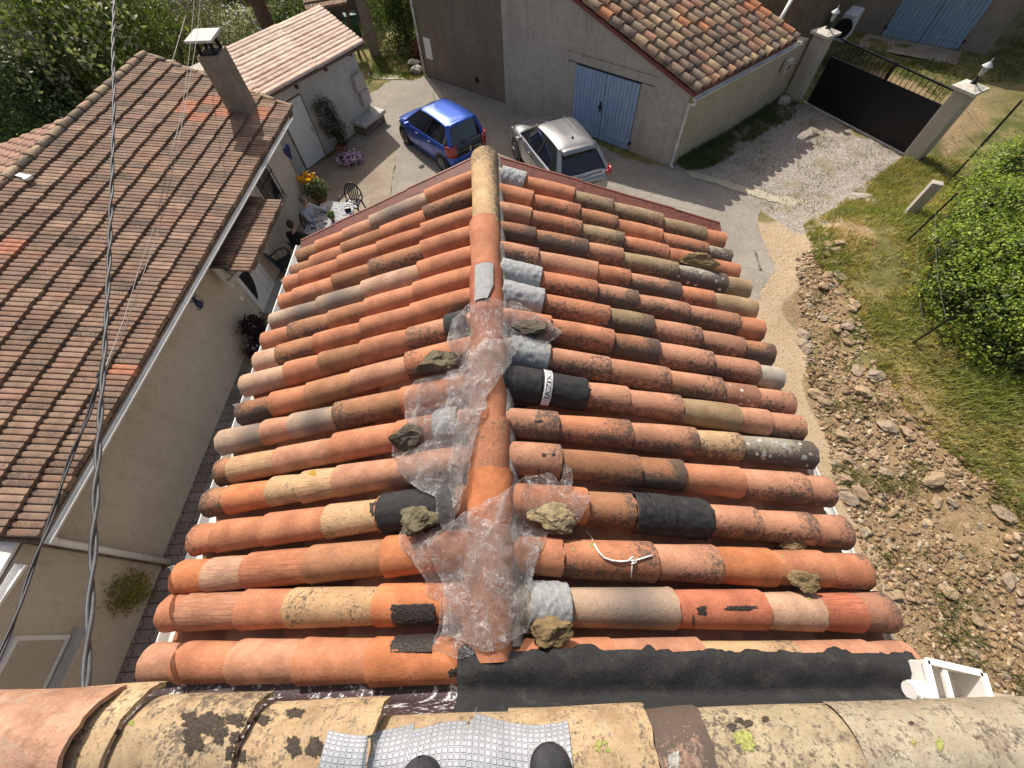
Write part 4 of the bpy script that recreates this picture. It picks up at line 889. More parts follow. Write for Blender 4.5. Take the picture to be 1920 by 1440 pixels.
# chimney
M['chim'] = plaster('grey_chimney_render', (.24, .20, .15), (.31, .265, .20), (.12, .10, .08), 3, .8, 50)
cb = [lplane(430, 213), lplane(473, 222), lplane(483, 199)]; cb.append(cb[0] + cb[2] - cb[1]); cc_ = (cb[0] + cb[2]) / 2
ctz = 8 - (8 - cb[1].z) * (np.hypot(*(W(405, 107, 1.0)[:2])) / 7) ** -1 * np.hypot(cb[1].x, cb[1].y) / 1.0 if False else None
k_ = np.hypot(cb[1].x, cb[1].y) / np.hypot(*W(405, 107, 7.0)[:2]); ctz = 8 - k_
ch = MB(); bot = [Vector((p.x, p.y, p.z - .3)) for p in cb]; top = [Vector(((p.x - cc_.x) * .96 + cc_.x, (p.y - cc_.y) * .96 + cc_.y, ctz)) for p in cb]; ch.hexa(bot + top); cho = ch.build('chimney', M['chim'], lh)
fl = MB(); lip = [Vector(((p.x - cc_.x) * 1.14 + cc_.x, (p.y - cc_.y) * 1.14 + cc_.y, p.z + .05)) for p in cb]; fl.hexa([p - Vector((0, 0, .12)) for p in lip] + lip); fl.build('chimney_flashing', M['mortar'], cho)
M['soot'] = plain('soot_black', (.012, .011, .01), .95); M['slab'] = plain('pale_slab', (.52, .50, .45), .8, bump=.3)
tc = sum(top, Vector()) / 4
for p in top: sb = MB(); sb.beam(tc + (p - tc) * .68 - Vector((0, 0, .0)), tc + (p - tc) * .60 + Vector((0, 0, .27)), .06, .06, (1, 0, 0)); sb.build('cap_leg', M['soot'], cho)
sb = MB(); sb.hexa([tc + (p - tc) * .8 - Vector((0, 0, -.004)) for p in top] + [tc + (p - tc) * .8 + Vector((0, 0, .02)) for p in top]); sb.build('flue', M['soot'], cho)
sb = MB(); q = [tc + (p - tc) * 1.22 + Vector((0, 0, .27)) for p in top]; sb.hexa(q + [p + Vector((0, 0, .05)) for p in q]); sb.build('cap_slab', M['slab'], cho)
# white clip on the ridge
pb = lplane(55, 340) + Vector((0, 0, .1)); mb = MB(); mb.box(pb, (.34, .1, .05), rz=-.4); mb.box(pb + Vector((.12, -.06, .01)), (.1, .14, .04), rz=-.4); tag(mb.build('white_bracket', M['pvc'], lh), None)
# porch canopy over the door
PZ = 2.02
p0, p1 = W(530, 380, PZ), W(474, 502, PZ); pu = (p1 - p0).normalized(); pv = Vector((pu.y, -pu.x, 0)); pv = pv if pv.x < 0 else -pv; pw_ = (pv + Vector((0, 0, .22))).normalized(); plen = (p1 - p0).length
mb = MB(); q = [p0, p1, p1 + pw_ * 1.0, p0 + pw_ * 1.0]; mb.hexa([v - Vector((0, 0, .08)) for v in q] + [v - Vector((0, 0, .02)) for v in q]); cano = mb.build('porch_canopy', M['eave'], lh)
ribroof('roof_tiles', p0 + Vector((0, 0, 0)), pu, pw_, plen, 1.0, M['rib'], cano, BR, seed=9, course=.42, tw=.2)
for s in (.12, plen - .12):
    mb = MB(); a = p0 + pu * s + pw_ * .15 - Vector((0, 0, .1)); b = a + pw_ * .8; c = Vector((b.x, b.y, b.z - .75)); mb.beam(a, b, .09, .09); mb.beam(b, c, .09, .09, (1, 0, 0)); mb.beam(a + pw_ * .1, c + Vector((0, 0, .1)), .08, .08, (1, 0, 0)); mb.build('bracket', M['white'], cano)
# front door: white frame, leaf with a curved dark pane, side light
wl_ = lambda x, y: onwall(x, y, LA, LB)
b0, b1 = wl_(494, 590), wl_(521, 551); dw = (Vector((b1.x, b1.y, 0)) - Vector((b0.x, b0.y, 0))).length; D0 = Vector((b0.x, b0.y, .02)); wo = Vector((ldir.y, -ldir.x, 0))
def dp(s, z, o=0): p = D0 + ldir * s + wo * o; return Vector((p.x, p.y, z))
def slab(mb, s0, s1, z0, z1, o0, o1): mb.hexa([dp(s0, z0, o0), dp(s1, z0, o0), dp(s1, z0, o1), dp(s0, z0, o1), dp(s0, z1, o0), dp(s1, z1, o0), dp(s1, z1, o1), dp(s0, z1, o1)])
dw = max(dw, 1.0); DH = 2.0; mb = MB()
slab(mb, 0, .07, 0, DH, -.02, .06); slab(mb, dw - .07, dw, 0, DH, -.02, .06); slab(mb, .07, dw - .07, DH - .07, DH, -.02, .06); fr = mb.build('door_frame', M['white'], lh)
mb = MB(); slab(mb, .075, dw - .075, .03, DH - .075, -.01, .035); lf = mb.build('door_leaf', M['white'], lh, bevel=.006)
mb = MB(); pl_ = [(.14, .35)] + [(.14 + (.42) * math.sin(math.pi * k / 14) ** .8 * (1 - .25 * k / 14) + .0, .35 + 1.4 * k / 14) for k in range(15)] + [(.14, 1.75)]
i1 = [mb.vert(dp(s, z, .042)) for s, z in pl_]; mb.face(i1); mb.build('pane', M['glass_dark'], lf)
mb = MB(); 
for s0 in (.62, .66): slab(mb, s0 + .02, s0 + .026, .12, DH - .15, .035, .039)
mb.build('moulding', M['grey_sill'], lf); mb = MB(); mb.tube([dp(dw - .14, 1.0, .04), dp(dw - .14, 1.0, .09), dp(dw - .26, 1.0, .09)], .01, 6); mb.build('handle', M['grey_sill'], lf)
mb = MB(); slab(mb, -.02, dw + .25, .0, .05, 0, .35); mb.build('doorstep', M['grey_sill'], lh)
# barred window
b0, b1 = wl_(492, 372), wl_(522, 320); mb = MB(); sW = [((wl_(x, y) - D0).dot(ldir)) for x, y in ((488, 368), (505, 318))]; s0, s1 = min(sW), min(sW) + .95; z0, z1 = 1.05, 1.95
slab(mb, s0, s1, z0, z1, -.05, .004); wnd = mb.build('window', M['glass_dark'], lh); mb = MB()
for a_, b_, c_, d_ in ((s0, s0 + .05, z0, z1), (s1 - .05, s1, z0, z1), (s0 + .05, s1 - .05, z0, z0 + .05), (s0 + .05, s1 - .05, z1 - .05, z1), ((s0 + s1) / 2 - .03, (s0 + s1) / 2 + .03, z0 + .05, z1 - .05)): slab(mb, a_, b_, c_, d_, .004, .03)
mb.build('frame', M['white'], wnd); mb = MB()
for k in range(6): s = s0 + .05 + (s1 - s0 - .1) * k / 5; slab(mb, s - .01, s + .01, z0 - .02, z1, .08, .10)
for z in (z0 + .1, z1 - .2): slab(mb, s0, s1, z, z + .02, .101, .115)
mb.build('window_bars', M['soot'], wnd); mb = MB(); slab(mb, s0 - .06, s1 + .06, z0 - .1, z0 - .04, 0, .2); mb.build('sill', M['wall_left'], wnd)
# wall lantern
M['black_metal'] = plain('black_metal', (.02, .02, .022), .45, .6); M['lamp_glass'] = plain('frosted_lamp_glass', (.35, .36, .36), .2)
lp = wl_(404, 500); lp = lp + wo * .26; lamp = thing('wall_lantern', 'black wall lantern with clear panes left of the porch', 'lantern', tuple(lp))
mb = MB(); c = lp + Vector((0, 0, -.12)); mb.lathe(c, [(.06, -.12), (.10, .08)], 4); mb.build('glass', M['lamp_glass'], lamp); mb = MB(); mb.lathe(c, [(.12, .082), (.02, .17), (.015, .2)], 4); mb.lathe(c, [(.065, -.14), (.065, -.121)], 4)
for k in range(4): a = k * math.pi / 2; mb.tube([c + Vector((.062 * math.cos(a), .062 * math.sin(a), -.12)), c + Vector((.103 * math.cos(a), .103 * math.sin(a), .08))], .006, 5)
mb.build('frame', M['black_metal'], lamp); mb = MB(); w0 = lp - wo * .25; mb.box(w0 + Vector((0, 0, 0)), (.03, .08, .2)); mb.tube([w0, w0 + wo * .1 + Vector((0, 0, .12)), lp + Vector((0, 0, .1)), lp + Vector((0, 0, .06))], .012, 6); mb.build('bracket', M['black_metal'], lamp)
# wall ornaments
M['blue_glaze'] = plain('blue_glaze', (.02, .025, .12), .25, var=.5, sc=20); M['red_glaze'] = plain('red_glaze', (.25, .05, .03), .3)
def ornament(px, py, s, name, lab, mat, heart=False):
    p = wl_(px, py) + wo * .03; mb = MB(); n = 24; pr = []
    for k in range(n):
        a = 2 * math.pi * k / n
        if heart: x = .5 * math.sin(a) ** 3; y = (.8125 * math.cos(a) - .3125 * math.cos(2 * a) - .125 * math.cos(3 * a) - .0625 * math.cos(4 * a)) * .6
        else: x = .3 * math.cos(a); y = .5 * math.sin(a)
        pr.append((x * s, y * s))
    f = [mb.vert(p + ldir * x + Vector((0, 0, y)) + wo * .02) for x, y in pr]; b = [mb.vert(p + ldir * x * 1.1 + Vector((0, 0, y * 1.1)) - wo * .02) for x, y in pr]
    cv = mb.vert(p + wo * .05)
    for k in range(n): mb.face((cv, f[k], f[(k + 1) % n])); mb.face((f[k], b[k], b[(k + 1) % n], f[(k + 1) % n]))
    if not heart:
        for sx in (-1, 1):
            for z in (.12, -.1): mb.tube([p + Vector((0, 0, z)), p + ldir * sx * .1 + Vector((0, 0, z + .03)), p + ldir * sx * .13 + Vector((0, 0, z + .09))], .008, 5)
        mb.tube([p + Vector((0, 0, .14)), p + Vector((0, 0, .22))], .028, 8)
    tag(mb.build(name, mat, None, True), lab, 'wall ornament')
ornament(371, 570, .2, 'wall_ornament', 'small dark blue lizard ornament on the beige alley wall', M['blue_glaze'])
ornament(538, 284, .36, 'wall_ornament', 'dark blue and red heart ornament near the far corner of the long house', M['blue_glaze'], True)
mb = MB(); p = wl_(452, 560); mb.box(p + wo * .01, (.03, .1, .1)); mb.build('wall_socket', M['pvc'], lh)
mb = MB(); a = wl_(503, 455); b = wl_(560, 540); mb.tube([a + wo * .03, Vector((a.x, a.y, .1)) + wo * .03], .02, 8); mb.build('cable_duct', M['pvc_dirty'], lh)
# ================================================================== SHED
SA = W(575, 318); SB = W(702, 223); sdir = (SB - SA).normalized(); sn = Vector((sdir.y, -sdir.x, 0)); shed = thing('white_shed', 'small white rendered shed under a pale pink corrugated roof', 'shed', tuple(SA))
M['wall_shed'] = plaster('whitish_render', (.54, .51, .46), (.62, .59, .54), (.38, .34, .29), 1.4, .4, 40)
sL0 = (W(498, 183, 2.45)); sR0 = W(683, 82, 2.28); sR1 = W(600, 13, 2.28); sL1 = W(425, 118, 2.45)
SS = SA - sdir * 1.1; bd = -sn * min(4.2, (sR1 - sR0).length * .93)
mb = MB(); mb.prism([tuple(SS[:2]), tuple(SB[:2]), tuple((SB + bd)[:2]), tuple((SS + bd)[:2])], -.1, lambda p: 2.34 - .05 * max(0, (Vector((p[0], p[1], 0)) - SS).dot(sdir)) * .6); mb.build('wall', M['wall_shed'], shed)
ru = (sR1 - sR0); ru.z = 0; rl_ = ru.length; ru.normalize(); rv = (sL0 - sR0).normalized(); rn = ru.cross(rv); 
mb = MB(); ext = rv * ((sL0 - sR0).length + .9); q = [sR0, sR1, sR1 + ext, sR0 + ext]; mb.hexa([v - Vector((0, 0, .07)) for v in q] + [v - Vector((0, 0, .012)) for v in q]); sro = mb.build('roof', M['deck'], shed)
ribroof('roof_sheets', sR0, ru, rv, rl_, (sL0 - sR0).length + .8, M['rib_pink'], sro, [(.60, .46, .39), (.57, .43, .36), (.62, .49, .42)], course=2.25, tw=rl_ / 7, ribs=2, rise=.075, step=.02, lich=.12, pw=1.0, seed=3)
def spt(s, z, o=0): p = SA + sdir * s + sn * o; return Vector((p.x, p.y, z))
def sslab(mb, s0, s1, z0, z1, o0, o1): mb.hexa([spt(s0, z0, o0), spt(s1, z0, o0), spt(s1, z0, o1), spt(s0, z0, o1), spt(s0, z1, o0), spt(s1, z1, o0), spt(s1, z1, o1), spt(s0, z1, o1)])
ds1 = (W(620, 297) - SA).length; mb = MB(); sslab(mb, 0.02, ds1, .02, 1.93, .0, .035); dr = mb.build('door', M['white'], shed, bevel=.01); mb = MB(); mb.tube([spt(ds1 - .09, .98, .035), spt(ds1 - .09, .98, .08), spt(ds1 - .2, .98, .08)], .012, 6); mb.box(spt(ds1 - .09, .95, .04), (.04, .04, .16)); mb.build('handle', M['grey_sill'], dr)
mb = MB()
for s0_, s1_, z0_, z1_ in ((-.03, .012, 0, 1.97), (ds1 + .008, ds1 + .05, 0, 1.97), (.012, ds1 + .008, 1.935, 1.97)): sslab(mb, s0_, s1_, z0_, z1_, 0, .02)
mb.build('door_frame', M['eave'], shed)
for s in (.9, 2.2, 3.4): mb = MB(); sslab(mb, s, s + .08, 2.12, 2.2, 0, .12); mb.build('rafter_end', M['deck'], shed)
M['meter'] = plain('beige_meter_box', (.47, .42, .37), .5, var=.06)
Ls = (SB - SA).length
for (a_, b_, z0, z1, lb) in ((Ls - .52, Ls - .03, 1.12, 1.62, 'upper of the two beige meter boxes on the white shed corner'), (Ls - .42, Ls + .0, .62, 1.10, 'lower of the two beige meter boxes on the white shed corner')):
    r_ = thing('meter_box', lb, 'meter box', tuple(spt(a_, z0)), 'meter boxes on the shed'); mb = MB(); sslab(mb, a_, b_, z0, z1, .003, .16); mb.build('case', M['meter'], r_, bevel=.012); mb = MB(); sslab(mb, a_ + .03, b_ - .03, z0 + .03, z1 - .03, .16, .172); mb.build('lid', M['meter'], r_, bevel=.006)
bn = thing('stone_trough', 'pale stone slab bench with a small pipe, against the white shed', 'trough', tuple(spt(Ls - .9, 0))); M['stone_bench'] = plain('pale_stone', (.46, .45, .42), .8, var=.15, bump=.5)
mb = MB(); sslab(mb, Ls - 1.15, Ls + .1, .30, .42, .003, .62); mb.build('slab', M['stone_bench'], bn, bevel=.015); mb = MB(); sslab(mb, Ls - 1.1, Ls + .03, 0, .295, .01, .54); mb.build('base', M['eave'], bn)
mb = MB(); mb.tube([spt(Ls - .35, .42, .3), spt(Ls - .35, .62, .3), spt(Ls - .3, .66, .36)], .014, 6); mb.tube([spt(Ls - .3, .44, .4), spt(Ls - .35, .25, .64), spt(Ls - .3, .03, .68)], .012, 6); mb.build('tap', M['grey_sill'], bn)
# brown column behind the shed
cbx = W(505, 66, 0.9); M['brown'] = plain('brown_painted_column', (.12, .065, .05), .6, var=.2); M['brown_r'] = plaster('dark_brown_render', (.17, .12, .095), (.21, .155, .12), (.09, .07, .06), .8, .4, 30)
mb = MB(); mb.box((cbx.x, cbx.y + .2, 2.6), (.42, .42, 5.4), rz=-.5); mb.tube([(cbx.x + .35, cbx.y + .1, 0), (cbx.x + .35, cbx.y + .1, 3.2)], .03, 8); tag(mb.build('brown_column', M['brown'], None, bevel=.02), 'tall reddish brown column rising behind the white shed', 'column')
# ================================================================== GARAGE AND TALL HOUSE
GA = W(948, 195); GB = W(1255, 312); GC = W(1466, 187); gd = (GB - GA).normalized(); sd_ = (GC - GB).normalized(); go = Vector((-gd.y, gd.x, 0)); go = -go if go.y > 0 else go
gar = thing('garage', 'grey rendered garage with pale blue double doors and a mottled tile roof', 'garage', tuple(GB))
EH = 2.25; R0 = onwall(1303, 163, GA, GB); EC = Vector((GB.x, GB.y, EH)); RP = onwall(1090, 0, GA, GB); gs = (RP.z - EH) / (Vector((RP.x, RP.y, 0)) - Vector((GB.x, GB.y, 0))).length
def gtop(p): d = (Vector((p[0], p[1], 0)) - GB).dot(-gd); return EH + gs * d - .1
GAx = GA; GD_ = GA + (GC - GB)
M['wall_gar'] = plaster('grey_roughcast', (.44, .395, .345), (.51, .46, .41), (.27, .235, .20), 1.0, .9, 30); M['wall_side'] = plaster('ochre_grey_roughcast', (.43, .37, .27), (.49, .43, .32), (.31, .26, .19), 1.3, .8, 30)
GCe = GB + sd_ * 5.0; mb = MB(); mb.prism([tuple(GB[:2]), tuple(GCe[:2]), tuple((GA + sd_ * 5.0)[:2]), tuple(GA[:2])], -.2, gtop); mb.build('wall', M['wall_gar'], gar)
mb = MB(); mb.prism([tuple((GCe + sd_ * .004 - gd * .06)[:2]), tuple((GC - gd * .06)[:2]), tuple((GC - gd * .4)[:2]), tuple((GCe + sd_ * .004 - gd * .4)[:2])], -.1, 1.85); tag(mb.build('yard_wall', M['wall_side'], None), 'low rendered wall between the garage and the left gate pillar, letter box on it', 'wall')
gd0 = MB(); so_ = Vector((sd_.y, -sd_.x, 0)); so_ = so_ if so_.y < 0 else -so_
p = [GB + sd_ * .02 + so_ * .004, GCe + so_ * .004]; gd0.poly([Vector((p[0].x, p[0].y, 0)), Vector((p[1].x, p[1].y, 0)), Vector((p[1].x, p[1].y, EH - .12)), Vector((p[0].x, p[0].y, EH - .12))]); gd0.build('side_render', M['wall_side'], gar)
TL = 7.6; V4 = (-gd + Vector((0, 0, gs))).normalized(); e0 = EC + gd * .16 - sd_ * .12 - Vector((0, 0, gs * .16)); EL = 5.12; nG = sd_.cross(V4).normalized(); nG = nG if nG.z > 0 else -nG
mb = MB(); q = [e0, e0 + sd_ * EL, e0 + sd_ * EL + V4 * TL, e0 + V4 * TL]; mb.hexa([v - Vector((0, 0, .09)) for v in q] + q); gro = mb.build('roof', M['fascia'], gar)
PAL.update({'a': (.34, .25, .165), 'c': (.29, .205, .15), 'e': (.37, .21, .14), 'f': (.46, .20, .11), 'h': (.24, .19, .145), 'j': (.44, .32, .205)})
nrow = 14
for i in range(nrow):
    mb = MB(); mb.lines = []; b_ = e0 + sd_ * ((i + .5) * EL / nrow) + nG * .0; o = rng.uniform(-.02, .03); pos = -.02
    while pos < TL - .1:
        L_ = (.26 if pos < 0 else .43) + rng.uniform(-.03, .03); c = random.choices(['ab', 'cd', 'e', 'f', 'hd', 'j', 'aw', 'cb', 'eb', 'hb', 'jb'], [4, 3, 2, 2, 3, 2, .8, 4, 3, 3, 2])[0]
        jx = sd_ * rng.uniform(-.02, .02); tile(mb, b_ + jx + V4 * pos + nG * .035, b_ + jx + V4 * (pos + L_ + .07) + nG * .012, nG, EL / nrow * .46, EL / nrow * .40, c, rng, full=165, nu=2, nv=8, thick=.016); pos += L_
    build_tiles(mb, 'cover_tile_row', M['tile_far'], gro)
# doors
dA = onwall(1075, 285, GA, GB); sA = (onwall(1082, 117, GA, GB) - GA).dot(gd); sB = (onwall(1202, 160, GA, GB) - GA).dot(gd); DT = 2.02
def gp(s, z, o=0): p = GA + gd * s + go * o; return Vector((p.x, p.y, z))
def gslab(mb, s0, s1, z0, z1, o0, o1): mb.hexa([gp(s0, z0, o0), gp(s1, z0, o0), gp(s1, z0, o1), gp(s0, z0, o1), gp(s0, z1, o0), gp(s1, z1, o0), gp(s1, z1, o1), gp(s0, z1, o1)])
def bluemat(name, c1, c2):
    t = NT(name); n = t.noise(t.tex(sc=(1, 1, .15)), 14, 6, .7); n2 = t.noise(t.tex(), 3, 5); c = t.mix(t.step(n, .45, .7), c1, c2); c = t.mix(t.step(n2, .5, .75, 0, .5), c, tuple(q * .7 for q in c1)); return t.fin(c, .65, t.bump(n, .3, .004), 0, .3)
M['blue'] = bluemat('pale_blue_boards', (.27, .37, .52), (.40, .48, .58)); M['blue2'] = bluemat('faded_blue_boards', (.20, .29, .40), (.30, .37, .46))
mid = (sA + sB) / 2; M['dark_gap'] = plain('shadow_gap', (.03, .03, .03), .9)
def leaf(a, b, parent_, slab_, mat, z0, z1, nb_, hinge, out=.02):
    mb = MB()
    for k in range(nb_):
        s0 = a + (b - a) * k / nb_ + .006; s1 = a + (b - a) * (k + 1) / nb_ - .006; slab_(mb, s0, s1, z0 + .01 * ((k * 7) % 3) / 2, z1, out, out + .028)
    lf = mb.build('door_leaf', mat, parent_); mb = MB()
    w = abs(b - a) * .82
    for z in (z0 + (z1 - z0) * .12, z0 + (z1 - z0) * .52, z0 + (z1 - z0) * .88):
        s0, s1 = (a + .01, a + w) if hinge < 0 else (b - w, b - .01); mb = MB(); slab_(mb, s0, s1, z - .035, z + .035, out + .03, out + .05); mb.build('batten', mat, lf)
        s = a - .03 if hinge < 0 else b + .03; mb = MB(); slab_(mb, s - .03, s + .03, z - .04, z + .04, .004, .09); mb.build('hinge', M['black_metal'], lf); return lf
mb = MB(); gslab(mb, sA, sB, .0, DT, .002, .012); mb.build('doorway', M['dark_gap'], gar)
leaf(sA, mid - .008, gar, gslab, M['blue'], .03, DT - .03, 9, -1); lf2 = leaf(mid + .008, sB, gar, gslab, M['blue'], .03, DT - .03, 9, 1)
mb = MB(); gslab(mb, mid - .14, mid - .02, 1.02, 1.06, .05, .10); gslab(mb, mid - .10, mid - .06, .92, 1.2, .05, .08); mb.build('latch', M['black_metal'], lf2)
mb = MB(); gslab(mb, sA - .35, sB + .45, DT + .005, DT + .02, .003, .012); gslab(mb, sA - .4, sB + .5, DT + .26, DT + .268, .003, .008); mb.build('lintel_line', M['dark_gap'], gar)
# gutter and downpipe
mb = MB(); ga_ = e0 - V4 * .08 - Vector((0, 0, .06)); gutter(mb, ga_ - sd_ * .06, ga_ + sd_ * (EL + .1), .075); mb.build('gutter', M['pvc_dirty'], gar, True, autos=.6)
mb = MB(); dpo = GB + gd * .07 - sd_ * .05 + go * .03; mb.tube([ga_ + sd_ * .02 - Vector((0, 0, .06)), ga_ + sd_ * .02 - Vector((0, 0, .18)), Vector((dpo.x, dpo.y, 1.9)), Vector((dpo.x, dpo.y, 1.8)), Vector((dpo.x, dpo.y, .12)), Vector((dpo.x + .06, dpo.y - .06, .05))], .042, 12); mb.build('downpipe', M['pvc_dirty'], gar, True)
# tall dark house
TA = W(800, 143); td = (Vector((GA.x, GA.y, 0)) - TA).normalized(); tb = Vector((-td.y, td.x, 0)); tb = tb if tb.y > 0 else -tb; to_ = -tb
tall = thing('tall_dark_house', 'tall house of dark brown render beside the grey garage', 'house', tuple(TA)); M['wall_tall'] = plaster('dark_brown_plaster', (.20, .16, .125), (.245, .20, .16), (.12, .095, .075), .9, .6, 30)
GA2 = GA - gd * .02; mb = MB(); mb.prism([tuple(TA[:2]), tuple((GA - go * .01)[:2]), tuple((GA + tb * 9)[:2]), tuple((TA + tb * 9)[:2])], -.2, 4.8); mb.build('wall', M['wall_tall'], tall)
mb = MB(); c_ = (TA + GA) / 2 + tb * 4.5; w2 = (GA - TA).length; mb.hexa([Vector((p.x, p.y, 4.805)) for p in (TA - td * .4 - tb * .4, GA + td * .4 - tb * .4, GA + td * .4 + tb * 9.4, TA - td * .4 + tb * 9.4)] + [Vector((p.x, p.y, z)) for p, z in ((TA - td * .4 - tb * .4, 4.95), (GA + td * .4 - tb * .4, 4.95), (GA + td * .4 + tb * 9.4, 7), (TA - td * .4 + tb * 9.4, 7))]); mb.build('roof', M['fascia'], tall)
def tp(s, z, o=0): p = TA + td * s + to_ * o; return Vector((p.x, p.y, z))
s_ = .25; mb = MB(); mb.hexa([tp(.22, .7, 0), tp(.6, .7, 0), tp(.6, .7, .03), tp(.22, .7, .03), tp(.22, 1.4, 0), tp(.6, 1.4, 0), tp(.6, 1.4, .03), tp(.22, 1.4, .03)]); mb.build('meter_door', M['white'], tall, bevel=.01)
mb = MB(); mb.tube([tp(-.03, 0, .05), tp(-.03, 4.7, .05)], .05, 8); mb.build('downpipe', M['pvc_dirty'], tall, True); mb = MB(); mb.box(tp(2.9, .5, .01), (.16, .03, .16), rz=math.atan2(td.y, td.x)); mb.box(tp(2.9, .5, .016), (.02, .03, .2), rz=math.atan2(td.y, td.x)); mb.build('air_grille', M['soot'], tall)
# stone house behind the garage, grey wall above the garage roof
sh = thing('stone_house', 'rough stone house behind the garage, with a grey gutter pipe across it', 'house', (9, 19, 0)); M['rubble_wall'] = plaster('rough_stone_wall', (.15, .11, .08), (.22, .17, .12), (.06, .05, .04), 2.5, 1.2, 14)
q0_ = GC + sd_ * .05; q1_ = W(1610, 80); mb = MB(); qb = Vector((-(q1_ - q0_).y, (q1_ - q0_).x, 0)).normalized(); qb = qb if qb.x < 0 else -qb
mb.prism([tuple((q0_ + qb * .9)[:2]), tuple((q1_ + qb * .9)[:2]), tuple((q1_ + qb * 6)[:2]), tuple((q0_ + qb * 9)[:2])], -.2, 3.1); mb.build('wall', M['rubble_wall'], sh)
mb = MB(); pA = W(1461, 40, 2.55); mb.tube([pA + Vector((.0, -.05, -.25)), pA, pA + Vector((.75, 1.0, .62))], .06, 10); mb.build('gutter_pipe', M['pvc_dirty'], sh, True)
# ================================================================== FAR BARN
BA = W(1645, 66); BB = W(1846, 104); bdr = (BB - BA).normalized(); bo = Vector((bdr.y, -bdr.x, 0)); bo = bo if bo.y < 0 else -bo; barn = thing('far_barn', 'stone barn with faded blue double doors at the top right corner', 'barn', tuple(BA)); M['wall_barn'] = plaster('pinkish_stone_render', (.24, .20, .165), (.30, .26, .22), (.15, .10, .085), 1.6, 1.0, 18)
mb = MB(); mb.prism([tuple((BA - bdr * 3)[:2]), tuple(BB[:2]), tuple((BB - bo * 9)[:2]), tuple((BA - bdr * 3 - bo * 9)[:2])], -.2, 4.2); mb.build('wall', M['wall_barn'], barn)
mb = MB(); q = [BA - bdr * 3.3 + bo * .4, BB + bdr * .3 + bo * .4, BB + bdr * .3 - bo * 9.3, BA - bdr * 3.3 - bo * 9.3]; mb.hexa([Vector((v.x, v.y, 4.21)) for v in q] + [Vector((v.x, v.y, z)) for v, z in zip(q, (4.35, 4.35, 6.3, 6.3))]); mb.build('roof', M['fascia'], barn)
def bp(s, z, o=0): p = BA + bdr * s + bo * o; return Vector((p.x, p.y, z))
def bslab(mb, s0, s1, z0, z1, o0, o1): mb.hexa([bp(s0, z0, o0), bp(s1, z0, o0), bp(s1, z0, o1), bp(s0, z0, o1), bp(s0, z1, o0), bp(s1, z1, o0), bp(s1, z1, o1), bp(s0, z1, o1)])
s0 = (W(1652, 68) - BA).dot(bdr); s1 = (W(1790, 102) - BA).dot(bdr); mb = MB(); bslab(mb, s0, s1, 0, 2.4, .002, .012); mb.build('doorway', M['dark_gap'], barn)
leaf(s0, (s0 + s1) / 2 - .01, barn, bslab, M['blue2'], .03, 2.38, 9, -1); leaf((s0 + s1) / 2 + .01, s1, barn, bslab, M['blue2'], .03, 2.38, 9, 1)
sheetpoly('apron', [tuple(bp(s0 - .6, 0, .05)[:2]), tuple(bp(s0 - .6, 0, 1.6)[:2]), tuple(bp(s1 + .2, 0, 1.5)[:2]), tuple(bp(s1 + .2, 0, .05)[:2])], .02, M['concrete'], .5)
# air conditioner
ac = thing('air_conditioner', 'white air conditioner unit on the wall behind the left gate pillar', 'air conditioner', tuple(W(1592, 60, .6))); M['ac'] = plain('grey_white_metal', (.42, .43, .45), .5); c = W(1590, 45, 1.2); mb = MB(); mb.box(c, (.45, .95, .8), rz=-.75); mb.build('case', M['ac'], ac, bevel=.02)
mb = MB(); Rz_ = Matrix.Rotation(-.75, 3, 'Z'); mb.lathe(c + Rz_ @ Vector((-.02, -.48, 0)), [(.3, 0), (.3, .02)], 16, Rz_ @ Matrix.Rotation(math.pi / 2, 3, 'X')); mb.build('fan_grille', M['soot'], ac)
# ================================================================== GATE
M['pillar'] = plaster('pillar_render', (.44, .40, .34), (.50, .46, .40), (.33, .28, .22), 2, .6, 45); M['cap'] = plain('concrete_cap', (.50, .47, .40), .85, var=.2, sc=10, bump=.5)
gA = W(1467, 187); gB = W(1690, 293); gl0 = W(1510, 198); gdir = (gB - gl0).normalized(); gout = Vector((gdir.y, -gdir.x, 0)); gout = gout if gout.y < 0 else -gout
def pillar(c0, w, h, lab, llab):
    ctr = c0 + gdir * (w / 2) - gout * (w / 2); rz = math.atan2(gdir.y, gdir.x); r_ = thing('gate_pillar', lab, 'pillar', tuple(c0), 'gate pillars'); mb = MB(); mb.box(ctr + Vector((0, 0, h / 2 - .1)), (w, w, h + .2), rz=rz); mb.build('shaft', M['pillar'], r_, bevel=.015)
    mb = MB(); Rz = Matrix.Rotation(rz, 3, 'Z'); e = w / 2 + .1; mb.hexa([ctr + Rz @ Vector((a * e, b * e, h)) for a, b in ((-1, -1), (1, -1), (1, 1), (-1, 1))] + [ctr + Rz @ Vector((a * e, b * e, h + .07)) for a, b in ((-1, -1), (1, -1), (1, 1), (-1, 1))]); mb.lathe(ctr + Vector((0, 0, h + .072)), [(e * 1.2, 0), (.1, .08)], 4, Matrix.Rotation(rz + math.pi / 4, 3, 'Z')); mb.build('cap', M['cap'], r_)
    t0 = ctr + Vector((0, 0, h + .13)); l = thing('post_lantern', llab, 'lantern', tuple(t0), 'lanterns on the gate pillars')
    mb = MB(); mb.lathe(t0, [(.1, 0), (.08, .03), (.035, .1), (.02, .16), (.03, .2)], 10); mb.build('stem', M['black_metal'], l, True); mb = MB(); mb.lathe(t0, [(.045, .205), (.085, .42)], 6); mb.build('glass', M['lamp_glass'], l); mb = MB(); mb.lathe(t0, [(.13, .425), (.05, .5), (.015, .53), (.012, .6)], 8); mb.build('hood', M['ac'], l)
